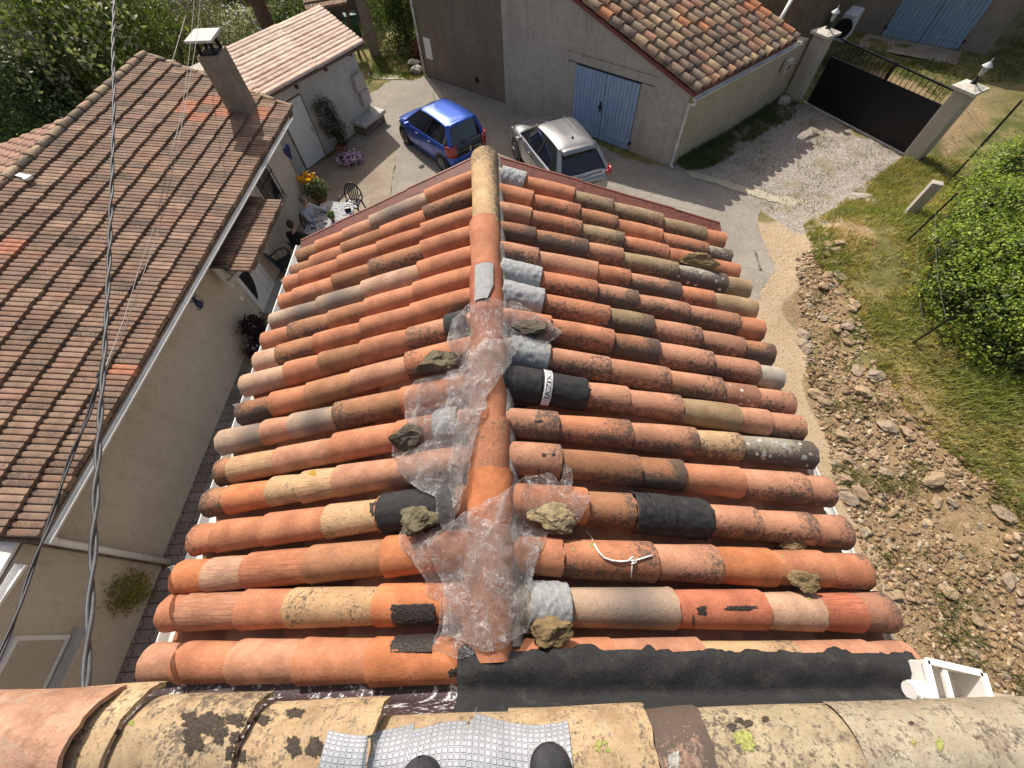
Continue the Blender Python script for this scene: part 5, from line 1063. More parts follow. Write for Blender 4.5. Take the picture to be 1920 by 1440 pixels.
pillar(gA, .46, 2.0, 'rendered gate pillar standing against the garage wall', 'small lantern on the gate pillar next to the garage'); pillar(gB, .46, 1.95, 'rendered gate pillar standing free in the grass, right of the gate', 'small lantern on the gate pillar right of the black gate')
gate = thing('sliding_gate', 'black sheet metal gate with open bars along the top', 'gate', tuple(gl0)); gl_ = (gB - gl0).length; b0 = gl0 - gout * .2
def gtp(s, z, o=0): p = b0 + gdir * s + gout * o; return Vector((p.x, p.y, z))
mb = MB(); mb.hexa([gtp(-.1, .04, 0), gtp(gl_ + .02, .04, 0), gtp(gl_ + .02, .04, .04), gtp(-.1, .04, .04), gtp(-.1, 1.45, 0), gtp(gl_ + .02, 1.45, 0), gtp(gl_ + .02, 1.45, .04), gtp(-.1, 1.45, .04)]); mb.build('panel', M['black_metal'], gate)
mb = MB(); mb.beam(gtp(-.1, 1.93, .02), gtp(gl_, 1.83, .02), .05, .04); mb.build('top_rail', M['black_metal'], gate); mb = MB(); mb.beam(gtp(gl_ * .5, 1.46, .02), gtp(gl_ * .5, 1.93, .02), .09, .07, (1, 0, 0)); mb.build('centre_post', M['black_metal'], gate)
for k in range(1, 24):
    if k != 12: mb = MB(); s = gl_ * k / 24; mb.tube([gtp(s, 1.451, .02), gtp(s, 1.91 - .1 * k / 24, .02)], .011, 5); mb.build('bar', M['black_metal'], gate)
mb = MB(); mb.beam(gtp(-.2, .025, .06), gtp(gl_ + .2, .025, .06), .12, .02); mb.build('floor_track', M['pvc_dirty'], gate)
# letter box
lb = onwall(1472, 122, GB, GC + sd_ * .6); r_ = thing('letter_box', 'beige letter box with a small brown picture on the wall beside the gate pillar', 'letter box', tuple(lb)); mb = MB(); rzl = math.atan2(sd_.y, sd_.x); mb.box(lb + so_ * .07, (.34, .16, .38), rz=rzl); mb.build('case', M['meter'], r_, bevel=.015)
M['pic'] = plain('brown_picture', (.20, .11, .07), .6, var=.5, sc=60); mb = MB(); mb.box(lb + so_ * .153 - Vector((0, 0, .03)), (.17, .01, .17), rz=rzl); mb.build('picture', M['pic'], r_)
# ================================================================== CARS
def carpaint(name, c, metal=.5):
    t = NT(name); n = t.noise(t.tex(), 600, 2); return t.fin(t.mix(t.step(n, .4, .6), c, tuple(min(1, q * 1.25) for q in c)), .32, None, metal, .5, Coat_Weight=.8, Coat_Roughness=.05)
M['car_blue'] = carpaint('metallic_blue_paint', (.025, .085, .42)); M['car_grey'] = carpaint('metallic_grey_paint', (.25, .255, .26), .7)
M['tint'] = plain('tinted_car_glass', (.012, .014, .02), .04, spec=.9, var=.02); M['tyre'] = plain('tyre_rubber', (.02, .02, .021), .8); M['rim'] = plain('alloy_rim', (.28, .28, .29), .35, .8)
M['red_lens'] = plain('red_lens', (.30, .008, .012), .12, spec=.8); M['clear_lens'] = plain('clear_lens', (.55, .56, .58), .1, spec=.8); M['blackplastic'] = plain('black_plastic', (.02, .02, .021), .5)
def car(name, lab, ctr, ang, L, Wd, Hh, paint, st, gh_, wb, rw, ribs, blackhatch, extra):
    """st: stations (x, zbelt, halfwidth, zbottom); gh_: greenhouse (x_rear_bottom, x_rear_top, x_front_top, x_front_bottom, roof halfwidth rear/front)"""
    root = thing(name, lab, 'car', ctr); Rz = Matrix.Rotation(ang, 3, 'Z'); T = lambda x, y, z: Vector(ctr) + Rz @ Vector((x, y, z))
    def bw(x): return float(np.interp(x, [s[0] for s in st], [s[2] for s in st]))
    def bz(x): return float(np.interp(x, [s[0] for s in st], [s[1] for s in st]))
    mb = MB(); rows = []; n = 46; x0, x1 = st[0][0], st[-1][0]
    for i in range(n + 1):
        x = x0 + (x1 - x0) * (.5 - .5 * math.cos(math.pi * i / n)); w = bw(x); zt = bz(x); zb = float(np.interp(x, [s[0] for s in st], [s[3] for s in st])); mid_ = zb + (zt - zb) * .48
        half = [(0, zb), (w * .8, zb), (w * .96, zb + .07), (w * 1.0, mid_ - .1), (w * 1.005, mid_ + .05), (w * .985, zt - .12), (w * .95, zt - .035), (w * .88, zt + .0), (w * .6, zt + .022), (0, zt + .035)]
        row = [T(x, y, z) for y, z in half] + [T(x, -y, z) for y, z in half[-2:0:-1]]; rows.append(row)
    ids = mb.grid(rows, close=True); mb.face(ids[0][::-1]); mb.face(ids[-1]); body = mb.build('body', paint, root, True, autos=math.radians(50))
    # arches and wheels
    for wx in (rw, rw + wb):
        for sy in (-1, 1):
            R = extra['wr']; y = sy * (bw(wx) - .07); Mx = Rz @ Matrix.Rotation(math.pi / 2, 3, 'X'); c = T(wx, y, R)
            mb = MB(); mb.lathe(T(wx, sy * (bw(wx) - .015), R + .01), [(R + .055, -.03), (R + .055, .03), (R + .02, .031)], 24, Mx); mb.build('wheel_arch', M['blackplastic'], root)
            mb = MB(); mb.lathe(c, [(R * .7, -.1), (R * .97, -.095), (R, -.05), (R, .05), (R * .97, .095), (R * .7, .1)], 28, Mx); wh = mb.build('wheel', M['tyre'], root, True, autos=.6)
            mb = MB(); out = Vector((0, sy * .098, 0)); cc = c + Rz @ out
            for k in range(5): a = k * 2 * math.pi / 5; mb.beam(cc, cc + Rz @ Vector((math.cos(a) * R * .64, 0, math.sin(a) * R * .64)), .06, .03, (0, 0, 1) if abs(math.cos(a)) > .3 else (1, 0, 0))
            mb.lathe(cc, [(R * .70, -.006), (R * .70, .006), (R * .62, .008), (R * .62, -.006)], 24, Mx); mb.build('rim', M['rim'], wh)
    # greenhouse
    rb, rt, ft, fb, wr_, wf_ = gh_; zr = Hh; Ns = 14; rows = []
    def ring(h):
        xr = rb + (rt - rb) * h; xf = fb + (ft - fb) * h; pts = []; k = 9; z = lambda x: (bz(min(max(x, rb), fb)) - .01) * (1 - h) + (zr - .05) * h
        lw = lambda x: (bw(x) * .93) * (1 - h) + (wr_ + (wf_ - wr_) * (x - xr) / (xf - xr)) * h
        pts += [(xr - .06 * (1 - (2 * j / 6 - 1) ** 2), -lw(xr) * (1 - 2 * j / 6) * .96) for j in range(7)]
        pts += [(xr + (xf - xr) * j / 10, lw(xr + (xf - xr) * j / 10)) for j in range(1, 10)]
        pts += [(xf + .10 * (1 - (2 * j / 6 - 1) ** 2), lw(xf) * (1 - 2 * j / 6) * .96) for j in range(7)]
        pts += [(xf + (xr - xf) * j / 10, -lw(xf + (xr - xf) * j / 10)) for j in range(1, 10)]
        return [T(x, y, z(x) + (0)) for x, y in pts]
    R_ = [ring(h) for h in (0, .33, .66, 1)]; mb = MB(); mb.grid(R_, close=True); glass = mb.build('glass', M['tint'], root, True, autos=math.radians(35))
    # pillars
    def pil(j, w, nm='pillar', mat=paint, off=.008):
        mb = MB(); c = T((rb + fb) / 2, 0, .9); pr = []
        for r in R_:
            p = r[j]; d = Vector((p.x - c.x, p.y - c.y, 0)).normalized(); pr.append(p + d * off)
        for a, b in zip(pr, pr[1:]): mb.beam(a, b, w, .03, (c - a))
        return mb.build(nm, mat, root, bevel=.004)
    pil(0, .13); pil(6, .13); pil(16, .075); pil(22, .075)
    pil(11, .06, 'door_pillar', M['blackplastic'], .004); pil(27, .06, 'door_pillar', M['blackplastic'], .004)
    if extra.get('cpil'): pil(8, .22); pil(30, .22)
    # roof
    top = R_[3]; rows = []; nu, nv = 16, 12
    for i in range(nu + 1):
        fx = i / nu; row = []
        for j in range(nv + 1):
            fy = 2 * j / nv - 1; x = rt - .05 + (ft + .05 - rt + .05) * fx; w = wr_ + (wf_ - wr_) * fx; w = w + .03; yb = w * fy
            cr = .055 * (1 - fy ** 4) * 1 + .03 * math.sin(math.pi * min(1, fx * 1.0)) - .035 * (abs(2 * fx - 1) ** 5)
            rb_ = 0
            for rr in ribs: rb_ += .014 * math.exp(-((abs(fy) - rr) / .05) ** 2) * (1 if .06 < fx < .95 else 0)
            row.append(T(x - .04 * fy * fy * (1 - fx), yb, zr - .055 + cr + rb_))
        rows.append(row)
    mb = MB(); mb.grid(rows[::-1]); rf = mb.build('roof', paint, root, True); sol = rf.modifiers.new('s', 'SOLIDIFY'); sol.thickness = .035; sol.offset = -1
    sub_ = rf.modifiers.new('u', 'SUBSURF'); sub_.levels = 1; sub_.render_levels = 1
    # spoiler
    mb = MB(); sp = extra['spoiler']; q = []
    for x, z in ((rt - .03, zr - .012), (rt - .03 - sp, zr - .05 - sp * .1)):
        q.append([T(x + .05 * (1 - abs(f)) * -1, f * (wr_ + .0) * (1 if x > rt - .1 else .97), z + .04 * (1 - f * f)) for f in [k / 5 - 1 for k in range(11)]])
    mb.grid(q); s_o = mb.build('spoiler', extra.get('spmat', paint), root, True); sol = s_o.modifiers.new('s', 'SOLIDIFY'); sol.thickness = .035; sol.offset = -1
    # rear lamps, front lamps, mirrors, handles, plate
    for sy in (-1, 1):
        mb = MB(); xr = extra['tail']; y = sy * bw(xr + .05) * .9; zc = extra['tailz']; hw, hh = extra['tails']
        rws = []
        for a in range(6):
            f = a / 5; xx = xr + (f ** 2) * .22; yy = sy * (bw(xx) + .004) if f > .35 else sy * (bw(xr) * .80 + (bw(xx) - bw(xr) * .80) * f / .35)
            rws.append([T(xx - .035 * (1 - f), yy * 1.0, zc - hh + 2 * hh * b / 4) for b in range(5)])
        mb.grid(rws); ol_ = mb.build('tail_light', M['red_lens'], root, True); so__ = ol_.modifiers.new('s', 'SOLIDIFY'); so__.thickness = .05; so__.offset = 0
        mb = MB(); xf = x1 - .12; rws = []
        for a in range(5):
            f = a / 4; xx = x1 - .03 - f * .42; rws.append([T(xx + .02, sy * (bw(xx) * .99 + .004 - (.09 if a == 0 else 0)), bz(xx) - .15 + .1 * b / 3) for b in range(4)])
        mb.grid(rws); oh = mb.build('headlight', M['clear_lens'], root, True); so__ = oh.modifiers.new('s', 'SOLIDIFY'); so__.thickness = .04; so__.offset = 0
        mb = MB(); mx = fb - .42; mb.box(T(mx, sy * (bw(mx) + .10), bz(mx) + .06), (.10, .17, .11), M=Rz); mb.beam(T(mx, sy * (bw(mx) - .03), bz(mx)), T(mx, sy * (bw(mx) + .06), bz(mx) + .04), .05, .03); mb.build('wing_mirror', extra.get('mirmat', paint), root, bevel=.025)
        for hx in extra['handles']: mb = MB(); mb.tube([T(hx - .07, sy * (bw(hx) + .008), bz(hx) - .13), T(hx, sy * (bw(hx) + .022), bz(hx) - .125), T(hx + .07, sy * (bw(hx) + .008), bz(hx) - .13)], .012, 6); mb.build('door_handle', extra.get('hmat', M['rim']), root, True)
    mb = MB()
    for dx in extra['seams']:
        for sy in (-1, 1): mb.tube([T(dx, sy * (bw(dx) * .985 + .003), bz(dx) - .06), T(dx, sy * (bw(dx) * 1.004 + .002), .55), T(dx, sy * (bw(dx) * 1.0 + .002), .32)], .004, 4)
    mb.build('door_seams', M['blackplastic'], root)
    return root, T, bw, bz
rl, rr, fl_, fr_ = W(830, 237, 1.43), W(893, 212, 1.43), W(781, 208, 1.43), W(840, 176, 1.43)
hd = ((fl_ - rl).normalized() + (fr_ - rr).normalized()).normalized(); ang = math.atan2(hd.y, hd.x); rc = (rl + rr) / 2
bx = -1.36
ctr = Vector((rc.x, rc.y, 0)) - Vector((hd.x, hd.y, 0)) * (bx)
stb = [(-1.73, .62, .52, .34), (-1.70, .82, .64, .28), (-1.6, .90, .735, .22), (-1.3, .93, .80, .18), (-.4, .92, .82, .17), (.5, .90, .82, .17), (.95, .87, .80, .18), (1.3, .80, .76, .2), (1.6, .70, .66, .24), (1.73, .55, .50, .3)]
croot, T, bw, bz = car('parked_car', 'small bright blue hatchback parked on the asphalt between the two houses', tuple(ctr), ang, 3.47, 1.6, 1.46, M['car_blue'], stb, (-1.60, -1.36, .12, .92, .53, .50), 2.34, -1.19, (.42,), True,
    dict(wr=.28, spoiler=.10, tail=-1.70, tailz=.78, tails=(.1, .17), handles=(-.62, .12), seams=(-.85, -.02, .82)))
mb = MB(); rws = [[T(x, f * w, z) for f in [k / 4 - 1 for k in range(9)]] for x, w, z in ((-1.745, .56, .60), (-1.735, .60, .78), (-1.66, .62, .93))]; mb.grid(rws); o = mb.build('black_tailgate', M['tint'], croot, True); so__ = o.modifiers.new('s', 'SOLIDIFY'); so__.thickness = .02; so__.offset = 0
mb = MB(); mb.tube([T(.02, 0, 1.47), T(-.03, 0, 1.75)], .008, 5); mb.build('aerial', M['blackplastic'], croot)
mb = MB(); a = T(-1.775, 0, .72); ax = Matrix.Rotation(ang, 3, 'Z'); pts_ = [(-.03, -.07), (.03, -.08), (.05, -.02), (.03, .02), (.06, .06), (.02, .09), (-.02, .08), (-.05, .05), (-.02, .01), (-.05, -.03)]; mb.poly([a + ax @ Vector((-.004, y, z)) for y, z in pts_]); mb.poly([a + ax @ Vector((-.001, y, z)) for y, z in pts_[::-1]]); mb.build('emblem', M['rim'], croot)
mb = MB(); mb.tube([T(-1.69, .0, .98), T(-1.66, .25, .97)], .012, 5); mb.build('wiper', M['blackplastic'], croot)
rl, rr, fl_, fr_ = W(1043, 282, 1.55), W(1120, 261, 1.55), W(995, 235, 1.55), W(1082, 211, 1.55)
hd = ((fl_ - rl).normalized() + (fr_ - rr).normalized()).normalized(); ang = math.atan2(hd.y, hd.x); rc = (rl + rr) / 2
ctr = Vector((rc.x, rc.y, 0)) - Vector((hd.x, hd.y, 0)) * (-1.30)
stj = [(-2.08, .60, .60, .4), (-2.04, .90, .74, .34), (-1.9, .99, .84, .28), (-1.4, 1.02, .90, .22), (-.4, 1.0, .905, .2), (.5, .98, .90, .2), (1.0, .97, .89, .22), (1.5, .93, .86, .24), (1.85, .84, .76, .28), (2.05, .62, .58, .36)]
jroot, T, bw, bz = car('parked_car', 'silver grey crossover parked by the blue garage doors', tuple(ctr), ang, 4.15, 1.8, 1.58, M['car_grey'], stj, (-1.84, -1.28, .18, 1.02, .54, .585), 2.53, -1.30, (.28,), False,
    dict(wr=.33, spoiler=.26, tail=-1.98, tailz=.93, tails=(.12, .10), handles=(.05,), seams=(-.95, -.1, .95), hmat=M['car_grey']))
mb = MB()
for sy in (-1, 1):
    mb.tube([T(-1.5, sy * (bw(-1.5) * .95 + .004), bz(-1.5) + .01), T(-.3, sy * (bw(-.3) * .955 + .004), bz(-.3) + .02), T(.9, sy * (bw(.9) * .95 + .004), bz(.9) + .02)], .014, 6)
mb.build('window_trim', M['clear_lens'], jroot)
for sy in (-1, 1): mb = MB(); mb.tube([T(-1.2 + 1.4 * k / 8, sy * (.27 + .02 * k / 8), 1.58 - .012 + .03 * math.sin(math.pi * k / 8) + .004) for k in range(9)], .012, 5); mb.build('roof_groove', M['blackplastic'], jroot)
mb = MB(); mb.lathe(T(-1.0, 0, 1.56), [(.06, 0), (.035, .05), (.008, .09)], 8); mb.build('aerial', M['blackplastic'], jroot, True)
mb = MB(); rws = [[T(x, f * w, z) for f in [k / 5 - 1 for k in range(11)]] for x, w, z in ((-1.93, .70, .98), (-2.065, .66, .93), (-2.10, .60, .80))]; mb.grid(rws); o = mb.build('tailgate_ledge', M['car_grey'], jroot, True); so__ = o.modifiers.new('s', 'SOLIDIFY'); so__.thickness = .03; so__.offset = 0
mb = MB(); mb.tube([T(-1.83, -.02, 1.07), T(-1.78, .18, 1.10), T(-1.70, .42, 1.10)], .013, 5); mb.build('wiper', M['blackplastic'], jroot)
mb = MB(); mb.hexa([T(-2.12, -.26, .66), T(-2.09, -.26, .66), T(-2.09, .26, .66), T(-2.12, .26, .66), T(-2.11, -.26, .77), T(-2.08, -.26, .77), T(-2.08, .26, .77), T(-2.11, .26, .77)]); npl = mb.build('number_plate', M['white'], jroot)
mb = MB()
for k in range(7): y = -.2 + .065 * k + (.02 if k > 1 else 0) + (.02 if k > 4 else 0); mb.hexa([T(-2.124, y - .014, .685), T(-2.118, y - .014, .685), T(-2.118, y + .014, .685), T(-2.124, y + .014, .685), T(-2.116, y - .014, .745), T(-2.110, y - .014, .745), T(-2.110, y + .014, .745), T(-2.116, y + .014, .745)])
mb.build('plate_characters', M['ink'], npl)
# ================================================================== FOLIAGE
def leafmat(name, trans=.25):
    t = NT(name); a = t.attr('Col'); t.fin(a, .5, None, 0, .35); tl = t.n.new('ShaderNodeBsdfTranslucent'); t.t.links.new(t.mix(1., a, (1.3, 1.4, .6), 'MULTIPLY'), tl.inputs[0]); mx = t.n.new('ShaderNodeMixShader'); mx.inputs[0].default_value = trans
    t.t.links.new(t.b.outputs[0], mx.inputs[1]); t.t.links.new(tl.outputs[0], mx.inputs[2]); t.t.links.new(mx.outputs[0], t.out.inputs[0]); return t.m
M['leaf'] = leafmat('leaves', .38); M['bark'] = plain('bark', (.10, .075, .05), .95, var=.4, sc=12, bump=.8)
def leaves(name, blobs, n, size, cols, parent, seed, up=.5, asp=.5, shell=.55, clump=1.0, jitter=.35, bend=True):
    r = np.random.default_rng(seed); vol = np.array([b[3] * b[4] * b[5] for b in blobs]); pick = r.choice(len(blobs), n, p=vol / vol.sum()); B = np.array(blobs)[pick]
    d = r.normal(size=(n, 3)); d /= np.linalg.norm(d, axis=1)[:, None]; rad = (shell + (1 - shell) * r.random(n)) ** .6; 
    ph = r.uniform(0, 6.28, (6, 3)); fq = r.normal(size=(6, 3)) * 2.6 * clump
    lump = sum(np.sin((d @ fq[k]) * 2 + ph[k, 0] + pick * 1.7) for k in range(6)) / 6
    P = B[:, :3] + d * B[:, 3:6] * (rad * (1 + .38 * lump))[:, None] + r.normal(size=(n, 3)) * size * .8
    dens = np.sin(P[:, 0] * 3.1 * clump + ph[0, 1]) + np.sin(P[:, 1] * 2.7 * clump + ph[1, 1]) + np.sin(P[:, 2] * 3.7 * clump + ph[2, 1]) + np.sin((P[:, 0] + P[:, 1]) * 5.3 * clump)
    keep = (dens + r.normal(size=n) * 1.1 > -1.2) & (P[:, 2] > .02); P, d, dens = P[keep], d[keep], dens[keep]; n = len(P)
    nr = d * .8 + np.array([0, 0, up]) + r.normal(size=(n, 3)) * .75; nr /= np.linalg.norm(nr, axis=1)[:, None]
    a = np.cross(nr, r.normal(size=(n, 3))); a /= np.linalg.norm(a, axis=1)[:, None]; b = np.cross(nr, a)
    s = size * r.uniform(.6, 1.35, n)[:, None]; V = np.stack([P - a * s, P - b * s * asp + nr * s * .15, P + a * s, P + b * s * asp + nr * s * .15], 1).reshape(-1, 3)
    F = np.arange(n * 4).reshape(-1, 4); C_ = np.array(cols)[r.integers(0, len(cols), n)] * r.uniform(1 - jitter, 1 + jitter, n)[:, None] * (1 + .10 * dens)[:, None]
    return nobj(name, npmesh(name, V, F, M['leaf'], np.clip(np.repeat(C_, 4, 0), 0, 1)), parent)
def trunk(base, blobs, parent, r=.12, seed=1):
    mb = MB(); rr = random.Random(seed); b = Vector(base); c = Vector(np.array(blobs)[:, :3].mean(0)); mid_ = b.lerp(c, .5) + Vector((rr.uniform(-.1, .1), rr.uniform(-.1, .1), 0)); mb.tube([b, mid_, c], [r, r * .75, r * .4], 8)
    for q in blobs[:7]: p = Vector(q[:3]); mb.tube([mid_.lerp(c, .3), (mid_ + p) / 2 + Vector((0, 0, .1)), p], [r * .45, r * .3, r * .12], 6)
    mb.build('trunk', M['bark'], parent, True)
def plant(name, lab, cat, base, blobs, n, size, cols, seed, tr=.1, group=None, **kw):
    r_ = thing(name, lab, cat, tuple(base), group); trunk(base, blobs, r_, tr, seed); leaves('crown' if cat in ('tree',) else 'foliage', blobs, n, size, cols, r_, seed, **kw); return r_
def bl(px, py, z, rx, ry=None, rz=None):
    p = W(px, py, z); return (p.x, p.y, p.z, rx, ry or rx, rz or rx)
g0 = lambda b: (b[0], b[1], 0)
B = [bl(60, 60, 2.6, 2.2, 2.0, 1.7), bl(95, 115, 2.0, 1.6), bl(20, 110, 2.4, 1.7), bl(40, 20, 3.4, 2.0), bl(120, 60, 2.8, 1.5)]
plant('leafy_tree', 'bright yellow-green tree at the left edge, beside the green tarpaulin', 'tree', g0(B[0]), B, 30000, .06, [(.32, .36, .08), (.22, .28, .06), (.40, .42, .12), (.12, .17, .04)], 3, .16, shell=.3)
B = [bl(70, 215, 1.6, 1.9), bl(130, 180, 1.4, 1.5), bl(20, 190, 2.0, 1.6), bl(150, 225, 1.0, 1.1), bl(30, 240, 1.2, 1.2)]
plant('leafy_tree', 'dark broad-leaved tree just beyond the ribbed roof at the left edge', 'tree', g0(B[0]), B, 27000, .065, [(.12, .18, .06), (.08, .13, .045), (.18, .24, .10), (.05, .08, .03)], 4, .15, shell=.35)
B = [bl(300, 70, 2.2, 2.2, 2.2, 1.7), bl(235, 110, 1.8, 1.7), bl(360, 120, 1.4, 1.8), bl(400, 60, 1.9, 1.9, 1.9, 1.5), bl(280, 150, 1.2, 1.5), bl(215, 185, 1.0, 1.2), bl(330, 25, 2.8, 1.8), bl(430, 120, .9, 1.2)]
plant('olive_shrub', 'large dark olive shrub behind the chimney of the long house', 'tree', g0(B[0]), B, 46000, .045, [(.15, .16, .075), (.09, .10, .045), (.22, .22, .12), (.05, .055, .03)], 5, .2, shell=.3, asp=.35)
B = [bl(170, 10, 3.4, 2.4), bl(240, 20, 3.2, 1.8), bl(130, 20, 3.6, 1.8), bl(190, 55, 2.6, 1.6)]
plant('leafy_tree', 'mid green tree at the top edge between the yellow-green tree and the olive shrub', 'tree', g0(B[0]), B, 22000, .062, [(.16, .22, .045), (.10, .15, .035), (.22, .28, .07)], 6, .2, shell=.3)
B = [bl(20, -5, 4.0, 2.6), bl(60, -20, 4.4, 2.4)]
plant('grey_tree', 'grey-green tree in the top left corner', 'tree', g0(B[0]), B, 6000, .09, [(.20, .21, .13), (.12, .13, .08), (.28, .28, .19)], 7, .2, shell=.3)
B = [bl(410, 85, .5, 1.1, 1.1, .6), bl(450, 55, .5, 1.2, 1.0, .7), bl(385, 40, .7, 1.0, 1.0, .7)]
r_ = plant('flowering_shrub', 'low shrub with pale blue flowers beside the brown column', 'shrub', g0(B[0]), B, 5000, .06, [(.06, .08, .04), (.035, .05, .02)], 8, .05)
leaves('flowers', [(b[0], b[1], b[2] + .15, b[3] * .9, b[4] * .9, b[5]) for b in B[:2]], 900, .05, [(.45, .47, .62), (.6, .6, .68)], r_, 9, shell=.85, asp=1)
B = [bl(545, 30, .9, .9), bl(530, 55, .5, .8), bl(560, 10, 1.0, .8)]
plant('dark_shrub', 'dark shrub between the brown column and the back corner of the shed', 'shrub', g0(B[0]), B, 5000, .06, [(.05, .08, .03), (.10, .13, .05)], 10, .06)
# ivy hedge behind the bin
hb0, hb1 = W(722, 92), W(790, 84); B = []
for k in range(5):
    p = hb0.lerp(hb1, k / 4)
    for z in (.5, 1.5, 2.5): B.append((p.x + .2, p.y + .5, z, .85, .75, .8))
plant('ivy_hedge', 'tall dark green ivy hedge left of the dark house', 'hedge', (hb0.x + 1, hb0.y + .6, 0), B, 22000, .055, [(.10, .15, .035), (.06, .10, .03), (.15, .20, .06)], 11, .1, shell=.5, up=.1)
# big hedge at the right
B = [bl(1905, 330, 1.6, 1.6), bl(1860, 400, 1.6, 1.4), bl(1940, 420, 1.7, 1.7), bl(1810, 470, 1.5, 1.25), bl(1890, 500, 1.6, 1.5), bl(1790, 530, 1.3, 1.0), bl(1850, 580, 1.4, 1.2), bl(1930, 560, 1.5, 1.4), bl(1850, 640, 1.0, .9), bl(1910, 660, 1.2, 1.1), bl(1960, 330, 1.8, 1.8), bl(1985, 480, 1.8, 1.6), bl(1980, 620, 1.5, 1.4)]
B = [(b[0] + .35, b[1] + .1, b[2] - .3, b[3] * .74, b[4] * .74, b[5] * .72) for b in B]
plant('bright_hedge', 'large bright yellow-green hedge at the right edge', 'hedge', g0(B[4]), B, 85000, .033, [(.24, .32, .035), (.17, .25, .03), (.31, .37, .055), (.07, .11, .02)], 12, .12, shell=.72, up=1.0, clump=1.5)
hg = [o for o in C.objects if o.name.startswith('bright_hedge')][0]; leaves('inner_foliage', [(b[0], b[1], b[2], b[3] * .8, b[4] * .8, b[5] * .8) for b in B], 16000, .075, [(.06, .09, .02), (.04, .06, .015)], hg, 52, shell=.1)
# pots and bedding plants
M['terracotta_pot'] = plain('terracotta_pot', (.30, .12, .07), .8); M['green_plastic'] = plain('dark_green_plastic', (.015, .045, .038), .4)
def pot(p, r, h, parent, mat=None): mb = MB(); mb.lathe(p, [(r * .7, 0), (r, h), (r * 1.08, h + .001), (r * 1.08, h + .03), (r * .9, h + .03)], 16); mb.build('pot', mat or M['terracotta_pot'], parent, True, autos=.6)
p = W(650, 292, 0) + Vector((-.12, .12, 0)); B = [(p.x, p.y, .95, .42, .36, .62), (p.x - .06, p.y, 1.45, .38, .32, .42), (p.x + .03, p.y - .03, .55, .3, .28, .35)]
r_ = plant('potted_bush', 'tall dark bronze bush with pink flowers at its foot, against the white shed', 'bush', (p.x, p.y, .0), B, 9000, .028, [(.05, .042, .02), (.035, .03, .016), (.08, .065, .03)], 13, .03, asp=.3, shell=.2, clump=2); pot(p, .2, .28, r_)
fc = W(655, 291, .25); leaves('flowers', [(fc.x, fc.y - .05, .2, .42, .3, .18)], 260, .05, [(.55, .38, .62), (.66, .58, .70), (.48, .28, .55)], r_, 14, shell=.8, asp=1, up=1.5); leaves('flower_leaves', [(fc.x, fc.y, .14, .42, .32, .14)], 900, .035, [(.04, .05, .03)], r_, 15, shell=.3)
p = W(598, 372, .1) + Vector((-.0, .0, 0)); r_ = plant('yellow_flower_plant', 'green plant with orange-yellow flowers at the corner of the long house', 'flower pot', (p.x, p.y, 0), [(p.x + .1, p.y - .1, .5, .36, .32, .3)], 2200, .035, [(.13, .17, .05), (.07, .10, .03), (.22, .25, .10)], 16, .02); pot(Vector((p.x + .1, p.y - .1, 0)), .2, .3, r_)
leaves('flowers', [(p.x - .1, p.y + .08, .72, .24, .2, .13)], 170, .045, [(.75, .38, .01), (.70, .30, .01), (.8, .5, .03)], r_, 17, shell=.6, asp=1, up=1.5)
p = W(483, 622, .35) + Vector((.0, 0, 0)); r_ = plant('dark_succulent', 'nearly black succulent in a pot on the alley side of the front door', 'potted plant', (p.x, p.y, 0), [(p.x, p.y, .55, .28, .28, .24)], 900, .05, [(.02, .012, .018), (.035, .02, .025)], 18, .02, asp=.35); pot(Vector((p.x, p.y, 0)), .17, .32, r_)
p = W(484, 655, .1); r_ = plant('daisy_pot', 'purple-leaved pot with white daisies beside the dark succulent', 'flower pot', (p.x, p.y, 0), [(p.x, p.y, .22, .24, .3, .16)], 900, .03, [(.07, .02, .05), (.04, .015, .03)], 19, .015); leaves('flowers', [(p.x + .05, p.y, .33, .2, .22, .06)], 34, .036, [(.75, .72, .75)], r_, 20, asp=1, up=3, shell=.6)
p = W(262, 1112, .3); r_ = plant('wall_weed', 'yellow-green weed growing against the alley wall beside the white downpipe', 'weed', (p.x, p.y, 0), [(p.x - .05, p.y, .55, .34, .36, .42)], 2600, .03, [(.22, .19, .04), (.15, .15, .03), (.30, .22, .04)], 21, .015, asp=.3, clump=2, shell=.2)
# ================================================================== TABLE, CHAIRS, PEOPLE
t = NT('mosaic_table'); co = t.tex(); v = t.vor(co, 38, 'F1', 1); M['mosaic'] = t.fin(t.mix(t.step(t.sep(v)[0], .62, .72), (.40, .41, .42), (.10, .11, .13)), .65, None, 0, .15)
tq = [W(x, y, .75) for x, y in ((604, 377), (668, 380), (662, 470), (575, 460))]
ta, tb_ = tq[0], tq[1]; tx = Vector((tb_.x - ta.x, tb_.y - ta.y, 0)).normalized(); ty = Vector((tx.y, -tx.x, 0)); tw_ = (tb_ - ta).length; tl_ = 1.75
tbl = thing('garden_table', 'white speckled garden table in the courtyard corner, half in sun', 'table', tuple(ta + tx * tw_ / 2 + ty * tl_ / 2 - Vector((0, 0, .75))))
def tt(x, y, z=.75): p = ta + tx * x + ty * y; return Vector((p.x, p.y, z))
cs = .14; ol2 = [(cs, 0), (tw_ - cs, 0), (tw_, cs), (tw_ + .08, tl_ / 2), (tw_, tl_ - cs), (tw_ - cs, tl_), (cs, tl_), (0, tl_ - cs), (-.08, tl_ / 2), (0, cs)]
mb = MB(); mb.prism([tuple(tt(x, y)[:2]) for x, y in ol2][::-1], .72, .75); mb.build('table_top', M['mosaic'], tbl, bevel=.008)
